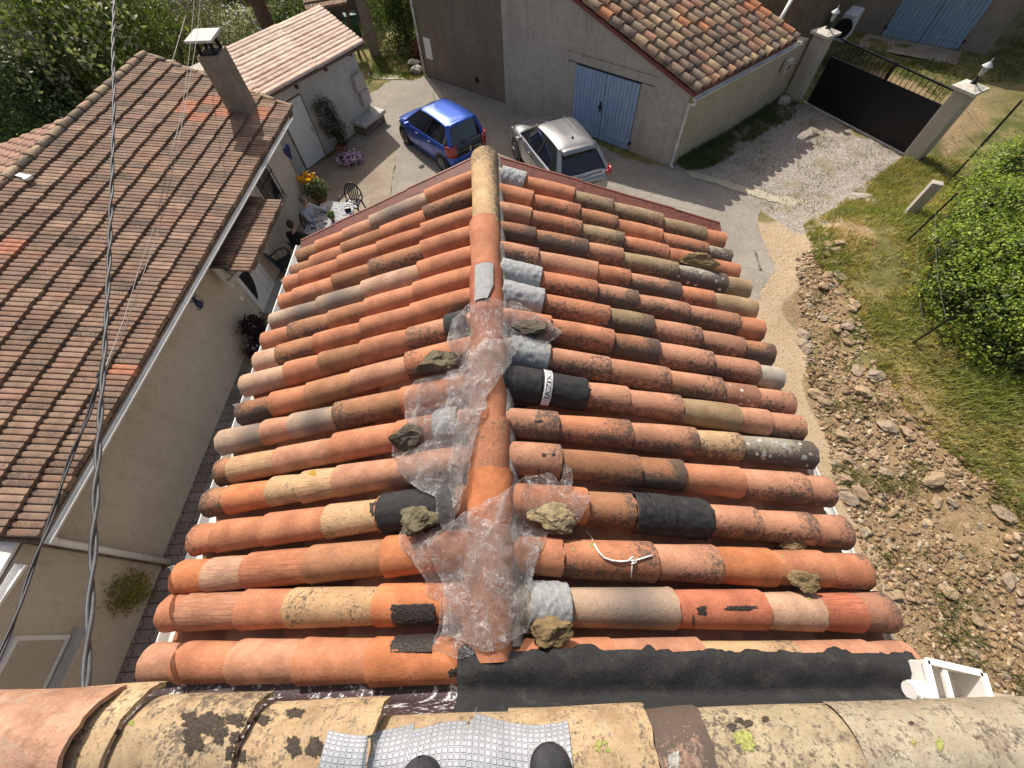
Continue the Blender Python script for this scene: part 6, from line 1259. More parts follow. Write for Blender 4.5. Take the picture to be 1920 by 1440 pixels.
for x, y in ((.15, .2), (tw_ - .15, .2), (.15, tl_ - .2), (tw_ - .15, tl_ - .2)): mb = MB(); mb.tube([tt(x, y, 0), tt(x, y, .719)], .03, 8); mb.build('leg', M['blackplastic'], tbl)
def chair(lab, pos, ang, mat, group='plastic garden chairs'):
    r_ = thing('garden_chair', lab, 'chair', tuple(pos), group); Rz = Matrix.Rotation(ang, 3, 'Z'); P_ = lambda x, y, z: Vector(pos) + Rz @ Vector((x, y, z))
    mb = MB(); rows = [[P_(x * .235 * (1 + .06 * v), -.2 + .42 * (v + 1) / 2, .42 - .012 * (1 - x * x) - .01 * v) for x in [k / 4 - 1 for k in range(9)]] for v in [k / 4 - 1 for k in range(9)]]; mb.grid(rows); o = mb.build('seat', mat, r_, True); s = o.modifiers.new('s', 'SOLIDIFY'); s.thickness = .02
    # arched back with slats
    arch = [P_(.27 * math.cos(a), -.24 - .10 * math.sin(a), .5 + .36 * math.sin(a)) for a in [math.pi * k / 12 for k in range(13)]]; mb = MB(); mb.tube([P_(.25, -.2, .42)] + arch + [P_(-.25, -.2, .42)], .022, 8)
    for k in range(6):
        x = -.17 + .068 * k; zt_ = .5 + .36 * math.sqrt(max(0, 1 - (x / .27) ** 2)); mb.beam(P_(x * .8, -.2, .42), P_(x, -.24 - .1 * math.sqrt(1 - (x / .27) ** 2), zt_), .036, .012, Rz @ Vector((0, 1, 0)))
    mb.build('backrest', mat, r_, True)
    for sx in (-1, 1):
        mb = MB(); mb.tube([P_(sx * .27, -.24, .58), P_(sx * .29, 0, .64), P_(sx * .28, .2, .62), P_(sx * .26, .22, .42)], .022, 8); mb.build('armrest', mat, r_, True)
        for sy in (-1, 1): mb = MB(); mb.tube([P_(sx * .22, sy * .18, .41), P_(sx * .26, sy * .23, 0)], [.028, .02], 6); mb.build('leg', mat, r_, True)
    return r_
M['dk_green'] = plain('dark_green_resin', (.018, .035, .034), .4); M['bk_green'] = plain('dark_resin', (.022, .026, .028), .4)
fa = math.atan2(ty.y, ty.x)
chair('empty dark chair with slatted back at the far end of the speckled table', tt(tw_ * .62, -.42, 0), fa - math.pi / 2, M['bk_green'])
chair('empty dark green chair alone near the gutter corner, left of the seated people', tuple(W(540, 497, .3))[:2] + (0,), -.9, M['dk_green'])
chair('dark chair on the sunlit side of the speckled table, mostly hidden by the tiled roof', tt(tw_ + .42, .75, 0), fa, M['bk_green'])
h1 = W(566, 378, 1.2); h2 = W(543, 427, 1.2)
c1 = Vector((h1.x, h1.y, 0)); c2 = Vector((h2.x, h2.y, 0)); d1 = (tt(.3, .75, 0) - c1).normalized(); d2 = (tt(.3, 1.2, 0) - c2).normalized()
chair('dark chair under the grey-haired person', tuple(c1 + d1 * .12), math.atan2(d1.y, d1.x) - math.pi / 2, M['bk_green']); chair('dark chair under the person in black', tuple(c2 + d2 * .12), math.atan2(d2.y, d2.x) - math.pi / 2, M['bk_green'])
M['skin'] = plain('skin', (.42, .25, .18), .55, var=.06); M['hair_grey'] = plain('grey_hair', (.15, .13, .115), .8, var=.3, sc=60, bump=.6); M['hair_dark'] = plain('dark_hair', (.035, .025, .018), .7, var=.3, sc=60, bump=.6)
t = NT('patterned_top'); v = t.vor(t.tex(), 34, 'F1'); M['top_pat'] = t.fin(t.mix(t.step(v, .34, .44), (.10, .11, .15), (.42, .42, .45)), .85); M['sleeve'] = plain('pale_grey_knit', (.36, .36, .38), .9); M['black_cloth'] = plain('black_cloth', (.012, .012, .014), .9); M['jeans'] = plain('blue_denim', (.10, .17, .30), .9, var=.2, sc=30); M['dark_trousers'] = plain('dark_trousers', (.035, .033, .036), .9)
def skin(name, chains, mat, parent, sub=2):
    vs = []; es = []; rs = []; key = {}
    for ch in chains:
        prev = None
        for p, r in ch:
            k = (round(p[0], 4), round(p[1], 4), round(p[2], 4))
            if k not in key: key[k] = len(vs); vs.append(p); rs.append(r)
            if prev is not None: es.append((prev, key[k]))
            prev = key[k]
    me = bpy.data.meshes.new(name); me.from_pydata([tuple(v) for v in vs], es, []); o = bpy.data.objects.new(name, me); link(o, parent)
    md = o.modifiers.new('skin', 'SKIN'); md.use_smooth_shade = True
    for i, r in enumerate(rs): me.skin_vertices[0].data[i].radius = (r, r) if not isinstance(r, tuple) else r
    me.skin_vertices[0].data[0].use_root = True; sb = o.modifiers.new('sub', 'SUBSURF'); sb.levels = sub; sb.render_levels = sub
    dg = bpy.context.evaluated_depsgraph_get(); dg.update(); m2 = bpy.data.meshes.new_from_object(o.evaluated_get(dg)); m2.materials.clear(); m2.materials.append(mat); o.modifiers.clear(); o.data = m2; return o
def person(lab, base, ang, top, sleeve, legs, hair, armpose, shoe_m):
    base = Vector((base[0], base[1], 0)); Rz = Matrix.Rotation(ang, 3, 'Z'); P_ = lambda x, y, z: base + Rz @ Vector((x, y, z)); r_ = thing('person', lab, 'person', tuple(base))
    # seated: +x is the direction faced; the body (skin) is one surface
    hip = P_(.0, 0, .50); ch = P_(-.03, 0, .92); nk = P_(.0, 0, 1.07)
    arms = []
    for sy in (-1, 1):
        sh_ = P_(-.02, sy * .17, .99); el = P_(*armpose[sy][0]); wr = P_(*armpose[sy][1]); hn = wr + (wr - el).normalized() * .08
        arms.append((sh_, el, wr, hn))
    chains = [[(hip, .10), (P_(-.02, 0, .7), .085), (ch, .085), (nk, .045), (P_(.02, 0, 1.14), .048)]]
    for (sh_, el, wr, hn) in arms: chains.append([(ch, .085), (sh_, .045), (el, .036), (wr, .025), (hn, .03)])
    for sy in (-1, 1): chains.append([(hip, .10), (P_(.06, sy * .09, .50), .08), (P_(.46, sy * .11, .52), .055), (P_(.5, sy * .11, .12), .04), (P_(.5, sy * .11, .06), .035), (P_(.64, sy * .12, .035), .03)])
    body = skin('body', chains, M['skin'], r_)
    # head as part of the figure: ellipsoid skull with nose, ears; joined into the body mesh
    mb = MB(); hc_ = P_(.05, 0, 1.235)
    def sph(c, r, n=14, m=10, f=None):
        rows = [[c + Rz @ Vector((math.sin(math.pi * (i + .001) / m) * math.cos(2 * math.pi * j / n) * r[0], math.sin(math.pi * (i + .001) / m) * math.sin(2 * math.pi * j / n) * r[1], math.cos(math.pi * (i + .001) / m) * r[2])) for j in range(n)] for i in range(m + 1)]
        mb.grid(rows, close=True)
    sph(hc_, (.095, .075, .115)); sph(hc_ + Rz @ Vector((.03, 0, -.06)), (.065, .055, .06)); sph(hc_ + Rz @ Vector((.098, 0, -.015)), (.018, .014, .026), 8, 6)
    for sy in (-1, 1):
        sph(hc_ + Rz @ Vector((-.005, sy * .075, -.01)), (.018, .01, .028), 8, 6)
    for (sh_, el, wr, hn) in arms:
        d = (hn - wr).normalized(); s = d.cross(Vector((0, 0, 1))).normalized()
        for k in range(4): a = hn + s * (.022 * (k - 1.5)); mb.tube([a, a + d * .045 + Vector((0, 0, .004)), a + d * (.075 + .006 * (1 - abs(k - 1.5))) - Vector((0, 0, .014))], [.009, .008, .006], 6)
        mb.tube([hn - d * .03 + s * .03, hn + s * .055 + d * .01, hn + s * .06 + d * .035], [.011, .009, .007], 6)
    hm = mb.mesh('h', M['skin'], True); bm = bmesh.new(); bm.from_mesh(body.data); bm.from_mesh(hm); bm.to_mesh(body.data); bm.free(); body.data.polygons.foreach_set('use_smooth', [True] * len(body.data.polygons))
    mb = MB(); sph(hc_ + Rz @ Vector((.082, 0, .012)), (.006, .006, .006), 6, 4)
    mb = MB()
    for sy in (-1, 1): sph(hc_ + Rz @ Vector((.082, sy * .03, .012)), (.012, .014, .009), 8, 6)
    sph(hc_ + Rz @ Vector((.088, 0, -.058)), (.008, .022, .006), 8, 6); mb.build('face_features', M['black_cloth'], r_, True)
    mb = MB(); sph(hc_ + Rz @ Vector((-.02, 0, .028)), (.105, .092, .112), 18, 12); 
    ho = mb.build('hair', hair, r_, True)
    for v in ho.data.vertices: v.co += (v.co - hc_).normalized() * noise.noise(v.co * 22) * .014
    cl = [[(P_(0, 0, .50), .18), (P_(-.02, 0, .7), .175), (P_(-.03, 0, .92), .16), (P_(-.008, 0, 1.07), .085)]] + [[(P_(-.03, 0, .92), .16), (P_(-.02, s_y * .18, .975), .085), (P_(-.0, s_y * .225, .92), .075)] for s_y in (-1, 1)]
    tp_ = skin('top', cl, top, r_)
    for (sh_, el, wr, hn) in arms:
        skin('sleeve', [[(P_(-.03, 0, .95).lerp(sh_, .6), .08), (sh_, .08), (el, .06), (wr.lerp(el, .08), .045)]], sleeve, r_)
    lg = [[(P_(-.02, 0, .50), .14)] + [(P_(.06, sy * .09, .50), .105), (P_(.46, sy * .11, .52), .078), (P_(.5, sy * .11, .10), .062)] for sy in (-1, 1)]
    skin('trousers', lg, legs, r_)
    for sy in (-1, 1): skin('shoe', [[(P_(.47, sy * .11, .05), .05), (P_(.56, sy * .115, .04), .045), (P_(.68, sy * .125, .03), .035)]], shoe_m, r_, 1)
    return r_
a1 = math.atan2(d1.y, d1.x); a2 = math.atan2(d2.y, d2.x) + .5
person('grey-haired person in a patterned pale top, seated with an arm on the table', c1 + d1 * .04, a1, M['top_pat'], M['sleeve'], M['dark_trousers'], M['hair_grey'], {-1: ((.16, -.26, .80), (.36, -.12, .76)), 1: ((.18, .25, .82), (.42, .28, .79))}, M['black_cloth'])
person('dark-haired person in a black top and blue jeans, seated nearest the canopy', c2 + d2 * .04, a2, M['black_cloth'], M['black_cloth'], M['jeans'], M['hair_dark'], {-1: ((.14, -.25, .78), (.34, -.20, .72)), 1: ((.12, .25, .76), (.34, .12, .70))}, M['black_cloth'])
# things on the table
def ttp(px, py, z=.75): return W(px, py, z)
p = ttp(625, 414); r_ = thing('table_pot', 'small leafy plant in a terracotta pot on the speckled table', 'potted plant', tuple(p)); pot(p, .06, .1, r_); leaves('foliage', [(p.x, p.y, p.z + .2, .1, .1, .08)], 350, .025, [(.05, .09, .03), (.12, .16, .06)], r_, 31)
p = ttp(587, 428); mb = MB(); mb.box(p + Vector((0, 0, .008)), (.15, .075, .012), rz=.2); tag(mb.build('phone', M['blackplastic'], None, bevel=.004), 'black phone lying near the edge of the speckled table', 'phone')
p = ttp(653, 395); r_ = thing('napkin_holder', 'dark metal holder with papers on the sunny end of the table', 'holder', tuple(p)); mb = MB(); mb.box(p + Vector((0, 0, .005)), (.16, .12, .01), rz=.2)
for o_ in (-.05, .05): mb.box(p + Matrix.Rotation(.2, 3, 'Z') @ Vector((0, o_, .06)), (.16, .01, .1), rz=.2)
mb.build('frame', M['blackplastic'], r_); mb = MB(); mb.box(p + Vector((0, 0, .055)), (.13, .06, .08), rz=.2); mb.build('papers', M['pvc_dirty'], r_)
p = ttp(611, 418); mb = MB(); mb.lathe(p + Vector((0, 0, .001)), [(.03, 0), (.045, .03), (.04, .05), (.03, .045)], 14); tag(mb.build('glass_ashtray', M['lamp_glass'], None, True), 'small round glass dish beside the potted plant on the table', 'dish')
p = ttp(591, 445); r_ = thing('flower_bowl', 'low bowl of pale yellow flowers on the table by the tiled roof', 'bowl', tuple(p)); mb = MB(); mb.lathe(p, [(.05, 0), (.08, .05), (.075, .05)], 12); mb.build('bowl', M['pvc_dirty'], r_); leaves('flowers', [(p.x, p.y, p.z + .07, .08, .08, .03)], 120, .022, [(.55, .52, .25), (.35, .38, .15)], r_, 33, asp=.9)
# ================================================================== CABLES
M['wire'] = plain('dull_wire', (.25, .24, .22), .6); M['cable'] = plain('weathered_cable', (.05, .053, .06), .55, var=.25, sc=20); M['cable_dark'] = plain('black_cable', (.03, .03, .035), .5)
def path3(ctrl, n=90):
    pts = [Dp(x, y, d * 1.38 if d < 8 else d) for x, y, d in ctrl]; out = []
    for k in range(n + 1):
        f = k / n * (len(pts) - 1); i = min(int(f), len(pts) - 2); u = f - i; p0, p1, p2, p3 = pts[max(i - 1, 0)], pts[i], pts[i + 1], pts[min(i + 2, len(pts) - 1)]
        out.append(.5 * ((2 * p1) + (-p0 + p2) * u + (2 * p0 - 5 * p1 + 4 * p2 - p3) * u * u + (-p0 + 3 * p1 - 3 * p2 + p3) * u ** 3))
    return out
def twisted(ctrl, r, pitch, mat, parent, strands=2, n=260, name='strand'):
    c = path3(ctrl, n); L = 0
    for s in range(strands):
        mb = MB(); L = 0; pp = []
        for k, p in enumerate(c):
            if k: L += (p - c[k - 1]).length
            t_ = (c[min(k + 1, n)] - c[max(k - 1, 0)]).normalized(); a = t_.cross(Vector((1, .2, .1))).normalized(); b = t_.cross(a); ph = L / pitch * 6.283 + s * 2 * math.pi / strands; rr = r * .95 * (1 + .15 * math.sin(L * 2.3))
            pp.append(p + (a * math.cos(ph) + b * math.sin(ph)) * rr)
        mb.tube(pp, r, 6); mb.build(name, mat, parent, True)
cab = thing('twisted_cable', 'thick twisted grey cable running from the top edge down the left side', 'cable', tuple(Dp(205, 480, 3)))
twisted([(218, -160, 7.5), (214, 0, 6.0), (212, 100, 5.2), (214, 180, 4.7), (210, 330, 4.0), (205, 480, 3.4), (197, 640, 2.9), (188, 780, 2.55), (181, 900, 2.3), (174, 1050, 2.1), (167, 1170, 1.95), (160, 1287, 1.8), (156, 1350, 1.76)], .0085, .62, M['cable'], cab)
cb2 = thing('branch_cable', 'pair of black cables leaving the twisted cable towards the lower left corner', 'cable', tuple(Dp(130, 860, 2.5)))
twisted([(197, 660, 2.86), (188, 700, 2.8), (165, 780, 2.7), (128, 870, 2.6), (100, 960, 2.5), (62, 1060, 2.4), (28, 1160, 2.3), (-10, 1250, 2.2)], .006, .7, M['cable_dark'], cb2)
mb = MB(); mb.tube([Dp(196, 672, 3.9), Dp(189, 696, 3.86), Dp(183, 708, 3.85)], .011, 8); mb.build('clamp', M['blackplastic'], cab)
def wire(lab, ctrl, r): mb = MB(); mb.tube(path3(ctrl, 80), r, 5); tag(mb.build('thin_wire', M['wire'], None, True), lab, 'wire', 'thin wires over the long house')
wire('left of the two long thin wires crossing the brown roof', [(369, -60, 14), (358, 70, 12), (342, 200, 9.5), (318, 300, 8), (290, 420, 6.3), (262, 500, 5.4), (235, 590, 4.6), (197, 690, 2.9)], .004)
wire('right of the two long thin wires crossing the brown roof', [(380, -60, 14), (370, 60, 12), (352, 170, 10), (330, 290, 8), (300, 420, 6.4), (270, 510, 5.4), (240, 600, 4.6), (198, 694, 2.88)], .004)
wire('short thin stay wire reaching the verge left of the chimney', [(348, 30, 17), (335, 75, 15), (322, 118, 13.2)], .007)
# ================================================================== FENCE AND POSTS ON THE RIGHT
cp = G(1700, 404); h_ = 0; kx = np.hypot(*W(1756, 346, 7.0)[:2]); hz = 8 - np.hypot(cp.x, cp.y) / kx; mb = MB(); mb.box((cp.x + .1, cp.y + .06, (hz - .3) / 2 + 0), (.24, .18, hz + .3), rz=-.5); mb.build('x', M['pillar']) if False else None
tag(mb.build('concrete_post', M['pillar'], None, bevel=.01), 'square pale concrete post standing in the grass left of the hedge', 'post')
def upost(lab, basepx, toppx, r):
    b = G(*basepx); kx = np.hypot(*W(*toppx, 7.0)[:2]); zt_ = min(3.2, 8 - np.hypot(b.x, b.y) / kx); tpt = W(*toppx, zt_); mb = MB(); mb.beam(b - Vector((0, 0, .15)), tpt, r, r * .8, (1, 0, 0)); mb.beam(b + Vector((r * .4, 0, -.1)), tpt + Vector((r * .4, 0, 0)), r * .3, r * 1.4, (1, 0, 0)); tag(mb.build('fence_post', M['black_metal'], None), lab, 'fence post', 'iron fence posts'); return b, tpt
q1 = upost('dark iron post between the concrete post and the hedge', (1697, 455), (1795, 362), .032); q2 = upost('dark iron post lower on the grass slope, beside the hedge', (1707, 645), (1820, 573), .032); q3 = upost('long dark iron post near the free-standing gate pillar', (1772, 348), (1916, 188), .035)
fw = thing('wire_fence', 'slack wire mesh fence beside the right gate pillar and the hedge', 'fence', tuple(q3[0])); mb = MB(); pr = G(1740, 297)
def strand(a, b, sag=.05): mb.tube([Vector(a).lerp(Vector(b), k / 6) - Vector((0, 0, sag * (1 - (2 * k / 6 - 1) ** 2))) for k in range(7)], .004, 4)
for z in (.2, .5, .8, 1.1, 1.4): strand((pr.x, pr.y, z), (q3[0].x, q3[0].y, z + q3[0].z), .03)
for k in range(1, 14):
    p = Vector((pr.x, pr.y, .1)).lerp(Vector((q3[0].x, q3[0].y, .1)), k / 14); mb.tube([p, p + Vector((0, 0, 1.4))], .003, 4)
for z in (.35, .8): strand((q3[0].x, q3[0].y, q3[0].z + z), (cp.x, cp.y, z), .08)
for z in (.4, .9): strand((q1[0].x, q1[0].y, q1[0].z + z), (q2[0].x, q2[0].y, q2[0].z + z), .1); p = G(1930, 720); strand((q2[0].x, q2[0].y, q2[0].z + z), (p.x, p.y, p.z + z * .7), .1)
for z in (1.0, 1.15, 1.3): strand(q3[0] + Vector((.02, 0, z)), q3[0].lerp(q3[1], .9) + Vector((1.2, 1.0, z - 1)), .15)
mb.build('mesh', M['black_metal'], fw)
# ================================================================== BACKGROUND BITS
M['bin'] = plain('dark_green_bin', (.02, .085, .065), .45); p = W(668, 78, 0); r_ = thing('wheelie_bin', 'green wheelie bin beside the brick-capped pillar', 'bin', tuple(p)); mb = MB(); mb.box(p + Vector((0, .2, .45)), (.5, .5, .9), rz=.4); mb.build('body', M['bin'], r_, bevel=.03); mb = MB(); mb.box(p + Vector((0, .2, .95)), (.56, .58, .07), rz=.4); lid = mb.build('lid', M['bin'], r_, bevel=.02); mb = MB(); mb.box(p + Vector((.05, .02, .99)), (.3, .12, .012), rz=.4); mb.build('sticker', M['pvc_dirty'], lid)
p = W(703, 105, 0); r_ = thing('old_pillar', 'weathered pillar with a red brick cap behind the shed', 'pillar', tuple(p)); mb = MB(); mb.box(p + Vector((0, .2, .95)), (.42, .42, 2.1), rz=.15); mb.build('shaft', M['chim'], r_, bevel=.02); mb = MB(); mb.box(p + Vector((0, .2, 2.05)), (.56, .5, .1), rz=.15); mb.box(p + Vector((0, .2, 2.13)), (.5, .44, .055), rz=.15); mb.build('cap', M['fascia'], r_, bevel=.015)
a, b = W(590, 60), W(672, 60); r_ = thing('brown_shed', 'dark reddish brown outbuilding behind the white shed, at the top edge', 'building', tuple(a)); mb = MB(); mb.prism([(a.x - .4, a.y + 2), (b.x - .1, b.y + 1.3), (b.x + .4, b.y + 9), (a.x - .4, a.y + 9)], -.2, 3.2); mb.build('wall', M['brown_r'], r_); mb = MB(); mb.prism([(a.x - .7, a.y + 1.7), (b.x + .1, b.y + 1), (b.x + .7, b.y + 9.3), (a.x - .7, a.y + 9.3)], 3.205, 3.3); mb.build('roof', M['fascia'], r_)
a = W(575, 22, 1.9); r_ = thing('small_tiled_roof', 'corner of a small old tiled roof at the top edge above the shed', 'shelter', (a.x, a.y, 0)); ribroof('roof', a, (1, .35, 0), (-.3, .9, .25), 1.6, 2.4, M['rib'], r_, BR, seed=12); mb = MB()
for dx, dy in ((.1, .2), (1.4, .7), (-.5, 2.2), (.9, 2.7)): mb.tube([(a.x + dx, a.y + dy, 0), (a.x + dx, a.y + dy, 1.9 + dy * .2)], .06, 8)
mb.build('post', M['brown'], r_)
a, b = W(375, 12), W(478, -8); mb = MB(); mb.prism([(a.x - 3, a.y + .6), (b.x + 2, b.y), (b.x + 2, b.y + .3), (a.x - 3, a.y + .9)], -.1, 1.6); tag(mb.build('garden_wall', M['wall_gar'], None), 'grey garden wall at the top edge behind the olive shrub', 'wall')
a = W(5, 130, .0); mb = MB(); mb.prism([(a.x - 4, a.y + 3), (a.x - .2, a.y - .6), (a.x, a.y - .3), (a.x - 3.8, a.y + 3.4)], -.1, 2.3); tag(mb.build('garden_wall', M['wall_shed'], None), 'pale wall at the far left edge behind the trees', 'wall')
M['st_pale'] = stonemat('pale_boulder', (.50, .47, .42), (.40, .36, .31), (.26, .23, .2))
# green tarpaulin over something in the garden
M['tarp'] = plain('teal_tarpaulin', (.012, .10, .085), .55, var=.35, sc=3, bump=.4); p = W(97, 128, 0); mb = MB(); rows = []
for i in range(15):
    row = []
    for k in range(13):
        u, v = i / 14 * 2 - 1, k / 12 * 2 - 1; m_ = max(abs(u), abs(v)); z = 2.1 * min(1, (1.0 - m_) * 7) if m_ < 1 else 0; z = z * (1 - .15 * abs(u)) + .12 * noise.noise(Vector((u * 3, v * 3, 1))); s_ = 1 if m_ > .86 else 1.0; row.append(p + Vector((u * .75 + .07 * noise.noise(Vector((u * 4, v * 4, z))), v * .9 + .6, max(.0, z))))
    rows.append(row)
mb.grid(rows); tag(mb.build('tarpaulin_cover', M['tarp'], None, True), 'dark teal tarpaulin draped over a stack among the trees at the left', 'tarpaulin')
for k, (px, py, s, lb) in enumerate(((785, 98, .3, 'rusty brown plant clump at the foot of the dark house'),)):
    p = W(px, py, .2); plant('rusty_plant', lb, 'plant', (p.x, p.y, 0), [(p.x, p.y, .3, .35, .35, .3)], 900, .05, [(.22, .08, .04), (.12, .06, .03)], 41, .02)
for k, (px, py, lb) in enumerate(((776, 118, 'pale boulder by the corner of the dark house, nearest the rusty plant'), (782, 132, 'pale boulder at the corner of the dark house, nearest the road'), (1468, 190, 'pale stone at the foot of the left gate pillar'))):
    p = W(px, py, .1); o = bpy.data.objects.new('boulder', rockmesh('boulder', M['st_pale'], (.3, .22, .18), 100 + k)); C.objects.link(o); o.location = p; tag(o, lb, 'boulder')
# ================================================================== RUBBLE, GRAVEL, GRASS (ground cover)
def protorock(seed, sub=1):
    bm = bmesh.new(); bmesh.ops.create_icosphere(bm, subdivisions=sub, radius=1); r = random.Random(seed)
    for _ in range(6):
        n = Vector((r.uniform(-1, 1), r.uniform(-1, 1), r.uniform(-1, 1))).normalized(); d = r.uniform(.35, .7)
        for v in bm.verts:
            q = v.co.dot(n) - d
            if q > 0: v.co -= n * q
    V = np.array([v.co[:] for v in bm.verts]); F = np.array([[v.index for v in f.verts] for f in bm.faces]); bm.free(); return V, F
PR = [protorock(k, 1) for k in range(8)]
t = NT('rubble'); co = t.tex(); n = t.noise(co, 30, 6, .7); M['rub'] = t.fin(t.mix(t.step(n, .35, .7), t.attr('Col'), t.mix(1., t.attr('Col'), (.6, .55, .5), 'MULTIPLY')), .9, t.bump(n, .5, .02), 0, .15)
def inany(P, polys): 
    m = np.zeros(len(P), bool)
    for q in polys: m |= inpoly_np(P[:, 0], P[:, 1], q)
    return m
def hvec(P): return np.array([gz(a, b) for a, b in P])
def scatter(name, P, S, cols, r, flat=.55):
    Z = hvec(P); Vs = []; Fs = []; Cs = []; off = 0
    for (x, y), z, s in zip(P, Z, S):
        V, F = PR[r.integers(0, 8)]; a = r.uniform(0, 6.28); ca, sa = math.cos(a), math.sin(a); sx, sy, sz = s * r.uniform(.8, 1.4), s * r.uniform(.55, 1), s * flat * r.uniform(.5, 1)
        ti, tj = r.normal() * .25, r.normal() * .25; X = V[:, 0] * sx; Y = V[:, 1] * sy; Zz = V[:, 2] * sz + ti * X + tj * Y
        Vs.append(np.stack([x + X * ca - Y * sa, y + X * sa + Y * ca, z + Zz + sz * .25], 1)); Fs.append(F + off); off += len(V); c = np.array(cols[r.integers(0, len(cols))]) * r.uniform(.75, 1.25); Cs.append(np.tile(c, (len(V), 1)))
    return npmesh(name, np.concatenate(Vs), np.concatenate(Fs), M['rub'], np.clip(np.concatenate(Cs), 0, 1))
RC = [(.33, .23, .135), (.40, .30, .185), (.27, .18, .105), (.36, .25, .16), (.46, .38, .27), (.22, .155, .10)]
r = np.random.default_rng(5)
RUB2 = WP([(1490, 480), (1560, 470), (1600, 600), (1680, 740), (1760, 830), (1840, 920), (1920, 1010), (2050, 1300), (2100, 1500), (1750, 1440), (1640, 1100), (1560, 880), (1510, 700)])
bb = np.array(RUB2); lo, hi = bb.min(0), bb.max(0)
P = r.uniform(lo, hi, (52000, 2)); P = P[inany(P, [RUB2]) & (P[:, 1] > -2.6)]
dn = np.array([noise.noise(Vector((a * .8, b * .8, 3))) + .5 * noise.noise(Vector((a * 2.5, b * 2.5, 8))) for a, b in P]); P = P[(dn + r.normal(size=len(P)) * .3) > -.15][:9500]
S = .014 + .07 * r.random(len(P)) ** 4 + .04 * (r.random(len(P)) < .08)
tag(nobj('rubble', scatter('rubble', P, S, RC, r)), 'loose broken stone covering the bank right of the house', 'rubble', kind='stuff')
# individual larger stones
M['rub_big'] = stonemat('bank_stone', (.33, .235, .14), (.42, .31, .20), (.19, .135, .085)); M['rub_big2'] = stonemat('pale_bank_stone', (.36, .29, .21), (.30, .235, .165), (.20, .155, .115)); M['rock_grey'] = stonemat('grey_rock', (.36, .31, .26), (.46, .41, .35), (.22, .18, .15))
P = r.uniform(lo, hi, (1500, 2)); P = P[inany(P, [RUB2]) & (P[:, 1] > -2)][:170]; big = [rockmesh('bank_stone', M['rub_big'] if k % 3 else M['rub_big2'], (1, .75, .5), 300 + k, 3, 12, .09) for k in range(6)]
for k, (x, y) in enumerate(P):
    s = .06 + .16 * r.random() ** 2.5; o = bpy.data.objects.new('bank_stone', big[k % 6]); C.objects.link(o); o.location = (x, y, gz(x, y) + s * .15); o.scale = (s, s, s * .8); o.rotation_euler = (r.normal() * .2, r.normal() * .2, r.uniform(0, 6)); tag(o, 'larger ochre stone lying among the rubble of the bank right of the house', 'stone', 'larger stones on the rubble bank')
# gravel crumbs on path and drive
P = r.uniform((5, -2), (12, 17), (60000, 2)); P = P[inany(P, [PATH, GRAV])][:9000]; P2 = r.uniform((4, 4), (10, 12), (9000, 2)); P2 = P2[inany(P2, [WP([(1440, 400), (1570, 395), (1540, 520), (1490, 640), (1400, 640), (1400, 520)])])][:3500]; P = np.concatenate([P, P2]); S = .009 + .012 * r.random(len(P))
tag(nobj('gravel', scatter('gravel', P, S, [(.42, .36, .29), (.34, .29, .23), (.5, .46, .4), (.44, .33, .2)], r)), 'loose gravel on the drive and the dirt path', 'gravel', kind='stuff')
# rock outcrop and mounds by the road edge
for px, py, s, lb in ((1612, 372, .42, 'cracked grey rock at the road edge below the grass, left one'), (1645, 392, .5, 'low pale gravelly mound beside the concrete post'), (1595, 395, .3, 'flat grey rock at the end of the pale concrete strip'), (1628, 385, .25, 'small grey rock between the outcrop and the mound')):
    p = W(px, py, .03); o = bpy.data.objects.new('rock', rockmesh('rock', M['rock_grey'], (s, s * .7, s * .3), int(px), 3, 7, .08)); C.objects.link(o); o.location = p; o.rotation_euler = (0, 0, px); tag(o, lb, 'rock')
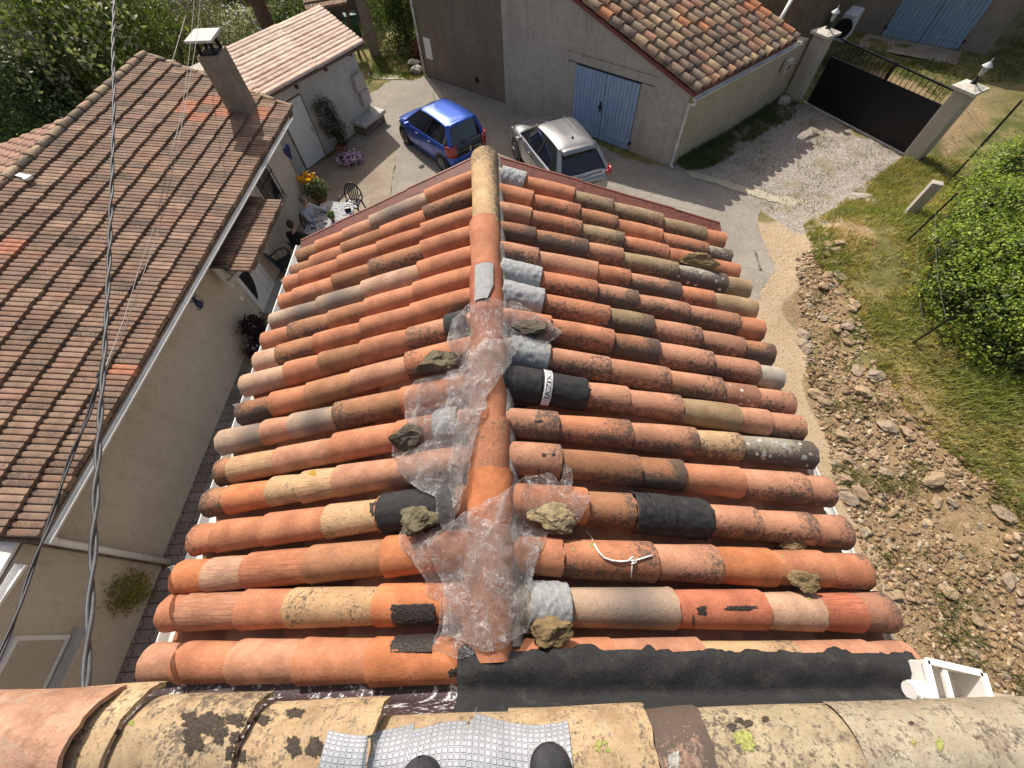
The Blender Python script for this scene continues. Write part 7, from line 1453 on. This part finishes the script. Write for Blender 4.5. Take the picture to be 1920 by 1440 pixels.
# grass
def grassfield(name, lab, polys, exc, n, hgt, cols, seed, box, wid=.007, dens=.0, fr=.8):
    r = np.random.default_rng(seed); P = r.uniform((box[0], box[1]), (box[2], box[3]), (n * 3, 2)); m = inany(P, polys) if polys else np.ones(len(P), bool)
    if exc: m &= ~inany(P, exc)
    P = P[m][:n]; D = np.array([noise.noise(Vector((a * fr, b * fr, seed))) + .6 * noise.noise(Vector((a * 3, b * 3, seed))) for a, b in P]); k = (D + r.normal(size=len(P)) * .2) > dens; P, D = P[k], D[k]; n = len(P); Z = hvec(P)
    a = r.uniform(0, 6.28, n); l = hgt * r.uniform(.4, 1.3, n) * (1 + .5 * D); le = r.uniform(.2, .9, n) * l; b = a + r.normal(size=n) * .4
    base = np.stack([P[:, 0], P[:, 1], Z - .01], 1); sd = np.stack([np.cos(a + 1.57), np.sin(a + 1.57), np.zeros(n)], 1) * (wid * r.uniform(.6, 1.5, n))[:, None]; tipv = base + np.stack([np.cos(b) * le, np.sin(b) * le, l], 1)
    midv = base + np.stack([np.cos(a) * le * .35, np.sin(a) * le * .35, l * .6], 1); V = np.stack([base - sd, base + sd, midv + sd * .7, tipv, midv - sd * .7], 1).reshape(-1, 3); i = np.arange(n) * 5
    F = np.concatenate([np.stack([i, i + 1, i + 2, i + 4], 1), np.stack([i + 4, i + 2, i + 3, i + 3], 1)[:0]]); F2 = np.stack([i + 4, i + 2, i + 3], 1)
    c0 = np.array(cols); w = sm(-.3, .35, D + r.normal(size=n) * .15); lo_ = c0[r.integers(0, len(cols) // 2, n)]; hi_ = c0[r.integers(len(cols) // 2, len(cols), n)]; Cc = (lo_ * (1 - w)[:, None] + hi_ * w[:, None]) * r.uniform(.7, 1.3, n)[:, None]
    tri = np.concatenate([np.stack([i, i + 1, i + 2], 1), np.stack([i, i + 2, i + 4], 1), F2]); return tag(nobj(name, npmesh(name, V, tri, M['leaf'], np.clip(np.repeat(Cc, 5, 0), 0, 1))), lab, 'grass', kind='stuff')
GCOL = [(.46, .37, .15), (.40, .33, .13), (.20, .24, .06), (.30, .31, .09)]
RG = WP([(1500, 430), (1600, 380), (1700, 290), (1740, 300), (1790, 340), (2300, 200), (2600, 1400), (2000, 1200), (1900, 1040), (1830, 930), (1700, 800), (1640, 700), (1580, 560), (1520, 500)])
grassfield('grass', 'dry and green grass on the bank between the rubble and the hedge', [RG], [], 110000, .13, GCOL, 3, (7.2, 1.0, 17, 14), dens=-.4, wid=.009)
grassfield('grass', 'yellowing grass between the gate and the road', [WP([(1560, 395), (1640, 330), (1700, 292), (1800, 300), (1780, 420), (1660, 420)])], [], 16000, .12, [(.46, .36, .15), (.42, .31, .12), (.30, .27, .09), (.22, .22, .07)], 4, (8, 8.5, 15, 14), dens=-.4)
grassfield('grass', 'tufts of grass among the rubble', [RUB2], [], 20000, .10, [(.10, .13, .03), (.08, .11, .03), (.12, .15, .04), (.16, .17, .05)], 6, (5.5, -2, 13, 7), dens=.22, fr=1.2)
grassfield('weeds', 'dark weeds along the shaded foot of the garage side wall', [WEED], [], 34000, .17, [(.13, .14, .05), (.15, .13, .07), (.12, .16, .05), (.10, .13, .04)], 7, (4.5, 10, 12, 17), dens=-.12)
grassfield('weeds', 'sparse weeds in the gravel drive', [GRAV], [], 9000, .07, [(.10, .11, .04), (.14, .13, .06), (.16, .16, .06), (.2, .18, .08)], 8, (5, 9, 13, 16), dens=.22)
grassfield('grass', 'grass of the yard beyond the gate', [WP([(1520, 120), (1600, 90), (1700, 110), (1850, 110), (1920, 60), (2200, 100), (2200, 200), (1900, 200), (1780, 200), (1740, 180)])], [BARE], 26000, .14, [(.16, .15, .05), (.10, .12, .03), (.07, .10, .02), (.12, .14, .04)], 9, (9, 12, 34, 26), wid=.012, dens=-.3)
grassfield('grass', 'small lawn between the shed, the ivy hedge and the dark house', [WP([(690, 160), (700, 110), (790, 95), (800, 142), (770, 152), (740, 146), (700, 150)])], [], 12000, .1, [(.14, .15, .05), (.18, .17, .07), (.09, .13, .03), (.12, .16, .04)], 10, (-7, 17, -2, 24), wid=.01, dens=-.3)
grassfield('grass', 'rough grass of the garden behind the long house', [WP([(-300, 330), (0, 260), (150, 235), (280, 110), (420, 130), (500, 60), (600, 10), (300, -60), (-300, -40)])], [], 26000, .16, [(.12, .13, .04), (.10, .10, .03), (.07, .10, .03), (.12, .14, .04)], 11, (-40, 8, -5, 45), wid=.02, dens=-.3)
print('parts built', len(bpy.data.objects))
